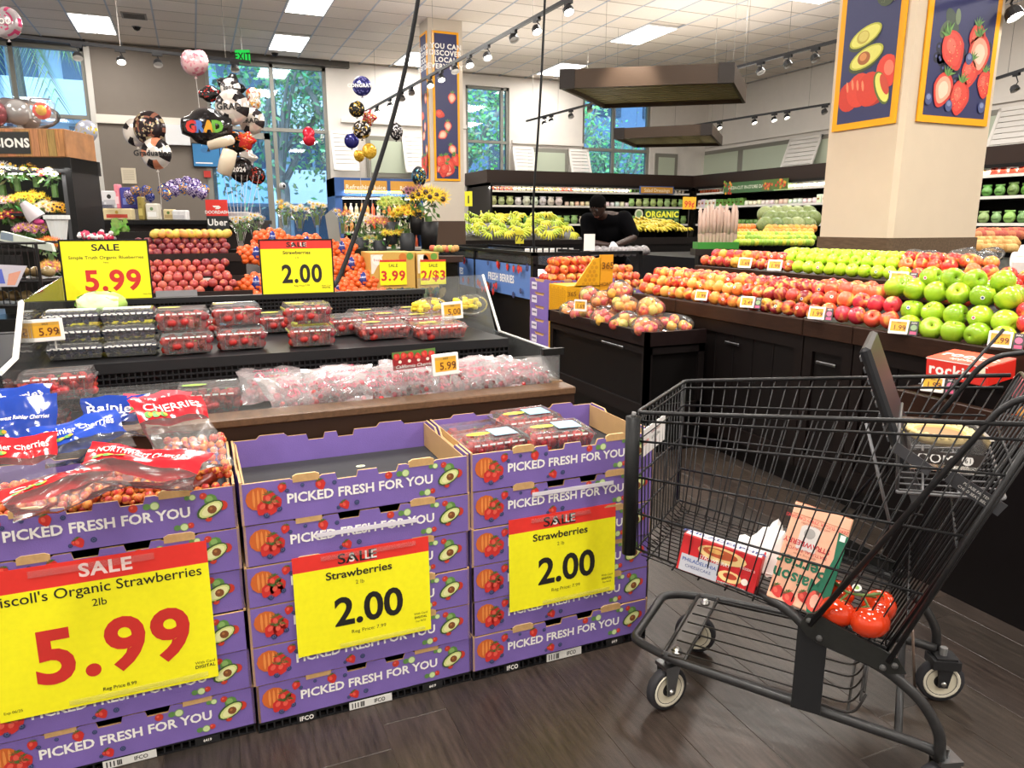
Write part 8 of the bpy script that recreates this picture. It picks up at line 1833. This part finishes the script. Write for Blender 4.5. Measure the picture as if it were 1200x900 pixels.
balloon(295, 142, 8.0, .27, 'smaller silver striped GRAD balloon at the right of the large cluster', ['d8cfc4', '3a3234', 'e0d8cc'], 'stripe', ['GRAD'], grp=GR, tcol=DK)
balloon(242, 148, 7.7, .42, 'big black cap shaped balloon with coloured GRAD letters at the left of the cluster', ['171618', '171618', '171618', '2a282a'], 'cap', None, grp=GR)
t = thing('balloon', 'coloured GRAD letters balloon front on the big black cap', 'balloon', fw(240, 148, 7.45), -YAW, GR); g = G(); g.T = UP
for k, (ch, c) in enumerate(zip('GRAD', ('d8342c', '4a7ac8', 'e8a020', '6ab03a'))): 
    for q in range(3): g.text(ch, -.13+k*.085, .0, q*.004, .10, hx(c), .06)
g.build('lettering', gloss, t)
balloon(297, 116, 8.3, .2, 'white bottle shaped balloon, upper right of the large cluster', ['e4ddd2', 'c84a3a', 'e8b04a', 'e4ddd2'], 'lips', grp=GR, rz=.3)
balloon(289, 165, 7.7, .18, 'red flower balloon with an orange side at the right of the cluster', ['c8302c', 'c8302c', 'e0702c'], 'star', grp=GR)
balloon(276, 168, 8.1, .26, 'black balloon with orange edge in the lower middle of the cluster', ['1a191a', '1a191a', '1a191a', 'd8742c'], 'round', grp=GR)
balloon(290, 185, 8.1, .2, 'silver star balloon low in the large cluster', ['d8d2cc'], 'star', grp=GR)
balloon(283, 199, 7.9, .26, 'black balloon with silver writing at the bottom of the cluster', ['1d1a1c', '1d1a1c', '4a4446'], 'round', ['2024'], tail=.5, grp=GR)
balloon(301, 206, 7.9, .18, 'black and red balloon at the lower right end of the cluster', ['231a1c', '231a1c', 'b83a2c'], 'round', tail=.5, grp=GR)
for k, (pa, pb, r) in enumerate((((244, 171), (274, 163), .045), ((262, 205), (270, 175), .07))):
    P_ = fw(*pa, 7.6); Q = fw(*pb, 7.6); g = G(); g.tube([P_, P_.lerp(Q, .05), P_.lerp(Q, .5), P_.lerp(Q, .95), Q], [r*.5, r, r*1.1, r, r*.5], 14, hx('d8cbb4')); o = g.build('balloon', gloss, None, True); tag(o, ['rolled cream diploma balloon lying across the large cluster', 'large cream scroll balloon hanging in the lower part of the cluster'][k], 'balloon', GR)
g = G(); Q = fw(270, 214, 7.6)
for k in range(7): q = fw(262+k*7, 205, 7.8); g.tube([q, q.lerp(Vector((fw(282, 300, 7.8))), .9)], .003, 4, hx('d0ccc8'))
o = g.build('balloon_ribbons', satin); tag(o, 'bundle of pale ribbons hanging under the graduation balloons', 'ribbons', kind='stuff')
G3 = 'three round graduation balloons before the grey wall'
balloon(175, 150, 9.3, .40, 'dark round balloon with coloured dots, front one of the three before the grey wall', ['2a2023', '2a2023', '8a5a4a', 'b0a080'], 'round', grp=G3)
balloon(160, 155, 9.5, .34, 'white and black striped balloon behind the dark dotted one', ['e0d8d0', '2a2628', 'e0d8d0'], 'stripe', grp=G3)
balloon(183, 180, 9.2, .37, 'white and orange striped graduation balloon, lowest of the three', ['e4dcd4', '2a2628', 'd88a6a'], 'stripe', ['Graduation'], tail=.45, grp=G3, tcol=DK)
balloon(8, 27, 7.0, .27, 'silver and pink round balloon at the top left corner', ['b8b0b4', 'b8b0b4', 'c84a78'], 'round', ['OOO'])
balloon(228, 72, 8.4, .30, 'pink heart balloon half hidden by the track light on the left', ['d8b0b4', 'd8b0b4', 'c8788a'], 'heart', tail=.7)
balloon(101, 154, 8.4, .25, 'silver balloon with a yellow round face in front of the left window', ['b0b4c4', 'c8b040', 'b0b4c4', 'b0b4c4'], 'round')
balloon(99, 173, 8.2, .17, 'small teal balloon below the yellow faced one', ['58b8a0', '58b8a0', '3a9a88'], 'round', tail=.2)
balloon(94, 185, 8.2, .2, 'silver star balloon beside the corner of the floral cooler', ['c8c4c8'], 'star')
balloon(362, 160, 9.8, .2, 'red star balloon floating in front of the wide window', ['c8243a'], 'lips', rz=.5)
BC = 'balloons tied together beside the slim column'
balloon(424, 101, 10.2, .25, 'dark blue printed round balloon, topmost of the bunch by the slim column', ['2a2c6a', '2a2c6a', '7a7ac0'], 'round', ['CONGRATS'], tail=.25, grp=BC)
balloon(418, 128, 10.2, .21, 'black and gold balloon second from the top of the bunch', ['22201e', '22201e', 'a88a3a'], 'round', grp=BC)
balloon(432, 138, 10.4, .21, 'red and gold star balloon in the bunch by the slim column', ['c83a4a', 'e0b040', 'd8d4d0'], 'star', grp=BC)
balloon(424, 152, 10.1, .24, 'large black and gold balloon in the middle of the bunch', ['262220', '262220', 'b8983e', 'd8d0c8'], 'round', grp=BC)
balloon(412, 165, 10.3, .2, 'navy blue balloon left in the bunch', ['23246a'], 'round', grp=BC)
balloon(421, 182, 10.2, .17, 'left of the two golden balloons in the bunch', ['c89a2a', 'e8c04a'], 'heart', tail=.9, grp=BC, rz=.8)
balloon(433, 177, 10.1, .2, 'right and larger of the two golden balloons in the bunch', ['d0a22e', 'e8c04a'], 'round', tail=.9, grp=BC, rz=.5)
balloon(464, 154, 9.8, .22, 'single black and white balloon between the bunch and the slim column', ['2a282c', '2a282c', 'd8d4d8'], 'round', rz=.9)
balloon(491, 207, 9.9, .26, 'dark and teal balloon at the left edge of the slim column', ['26303a', '26303a', '4a9ab0', 'c8b040'], 'round', rz=1.0)
for k in range(26):
    px_ = 150+k*2.6 if k < 11 else 192+(k-11)*3.4; py_ = 228+7*math.sin(k*1.3) if k < 11 else 226-9*math.sin((k-11)/14*PI)+4*math.sin(k*2.2)
    balloon(px_, py_, 9.3+.1*(k % 3), rnd(.09, .12) if k < 11 else rnd(.13, .18), 'tiny blue or purple balloon in the garland over the counter', random.choice([['34449a', '8a8ac8'], ['4a3a7a', 'c8b8d8'], ['2a5aa0', 'd8a04a']]), 'round', grp='tiny balloons in the garland over the counter')
# ---- black wire rack at the left edge
WF = 4.7; A = fw(-55, 362, WF); B = fw(52, 362, WF)
wr_ = thing('wire_rack', 'black wire rack with packed bread at the left edge', 'rack', A, math.atan2(B.y-A.y, B.x-A.x)); LL = (B-A).length; H1 = fw(50, 285, WF).z-A.z
g = G()
for z in (H1, H1*.42, .02): g.tube([(0, 0, z), (LL, 0, z), (LL, .35, z), (0, .35, z), (0, 0, z)], .009, 6, BLACK)
for x in (0, LL): 
    for y in (0, .35): g.tube([(x, y, -A.z), (x, y, H1)], .010, 6, BLACK)
g.build('frame', satin, wr_)
for k in range(15): x = (k+.5)*LL/15; g = G(); g.tube([(x, 0, H1*.02), (x, 0, H1)], .003, 5, BLACK); g.build('wire', satin, wr_)
g = G(); g.box((.0, .01, H1*.42), (LL, .34, H1*.45), BLACK); g.box((.0, .01, .0), (LL, .34, .02), BLACK); g.box((LL*.3, .0, H1*.56), (LL*.82, .012, H1*.82), hx('1e1d1e')); g.build('shelf', satin, wr_)
Mw = Tr(A) @ Rz(math.atan2(B.y-A.y, B.x-A.x))
for k in range(14):
    u = (k % 7+.5)/7; z = H1*.45 if k < 7 else .03; g = G(); g.ell((0, 0, .04), (.042, .06, .036), hx(['8a7450', '9a8458', '5f7048', '7a7470', '94784c'][k % 5]), 9, 6); o = g.build('bread_pack', gloss, None, True); o.location = Mw @ Vector((u*LL, .16, z)); tag(o, 'small wrapped bread pack on the black wire rack', 'bread', 'wrapped bread packs in the wire rack')
def book(g): g.T = UP; g.prism([(-.17, -.0), (.17, -.07), (.16, -.02), (-.15, .06)], -.03, 0, hx('c8d0c4')); g.prism([(-.16, .01), (-.08, -.005), (-.075, .04), (-.15, .055)], -.03, .001, hx('7a8a9a'))
small('leaflet_box', 'pale green printed box leaning on top of the wire rack', 'box', fw(30, 282, WF+.1), [('body', book, printed)])
def leaf2(g): g.T = UP; g.prism([(-.12, -.08), (.02, -.08), (.10, .05), (-.12, .06)], -.004, 0, hx('c8c4d0')); g.prism([(-.12, -.06), (-.05, -.06), (-.06, .03), (-.12, .03)], -.004, .001, hx('5a6ac8')); g.prism([(-.04, -.07), (.01, -.07), (.06, .02), (-.02, .0)], -.004, .001, hx('e0a088'))
small('flyer', 'folded colour flyer clipped to the wire rack', 'flyer', fw(14, 321, WF-.05), [('sheet', leaf2, printed)])
# tidy up: prototypes that never stand anywhere
for o in (cl_a, cl_b, cl_c):
    for c in list(o.children): bpy.data.objects.remove(c)
    bpy.data.objects.remove(o)
for o in list(bpy.data.objects):
    if 'potato' == o.name and o.users_collection == (): pass
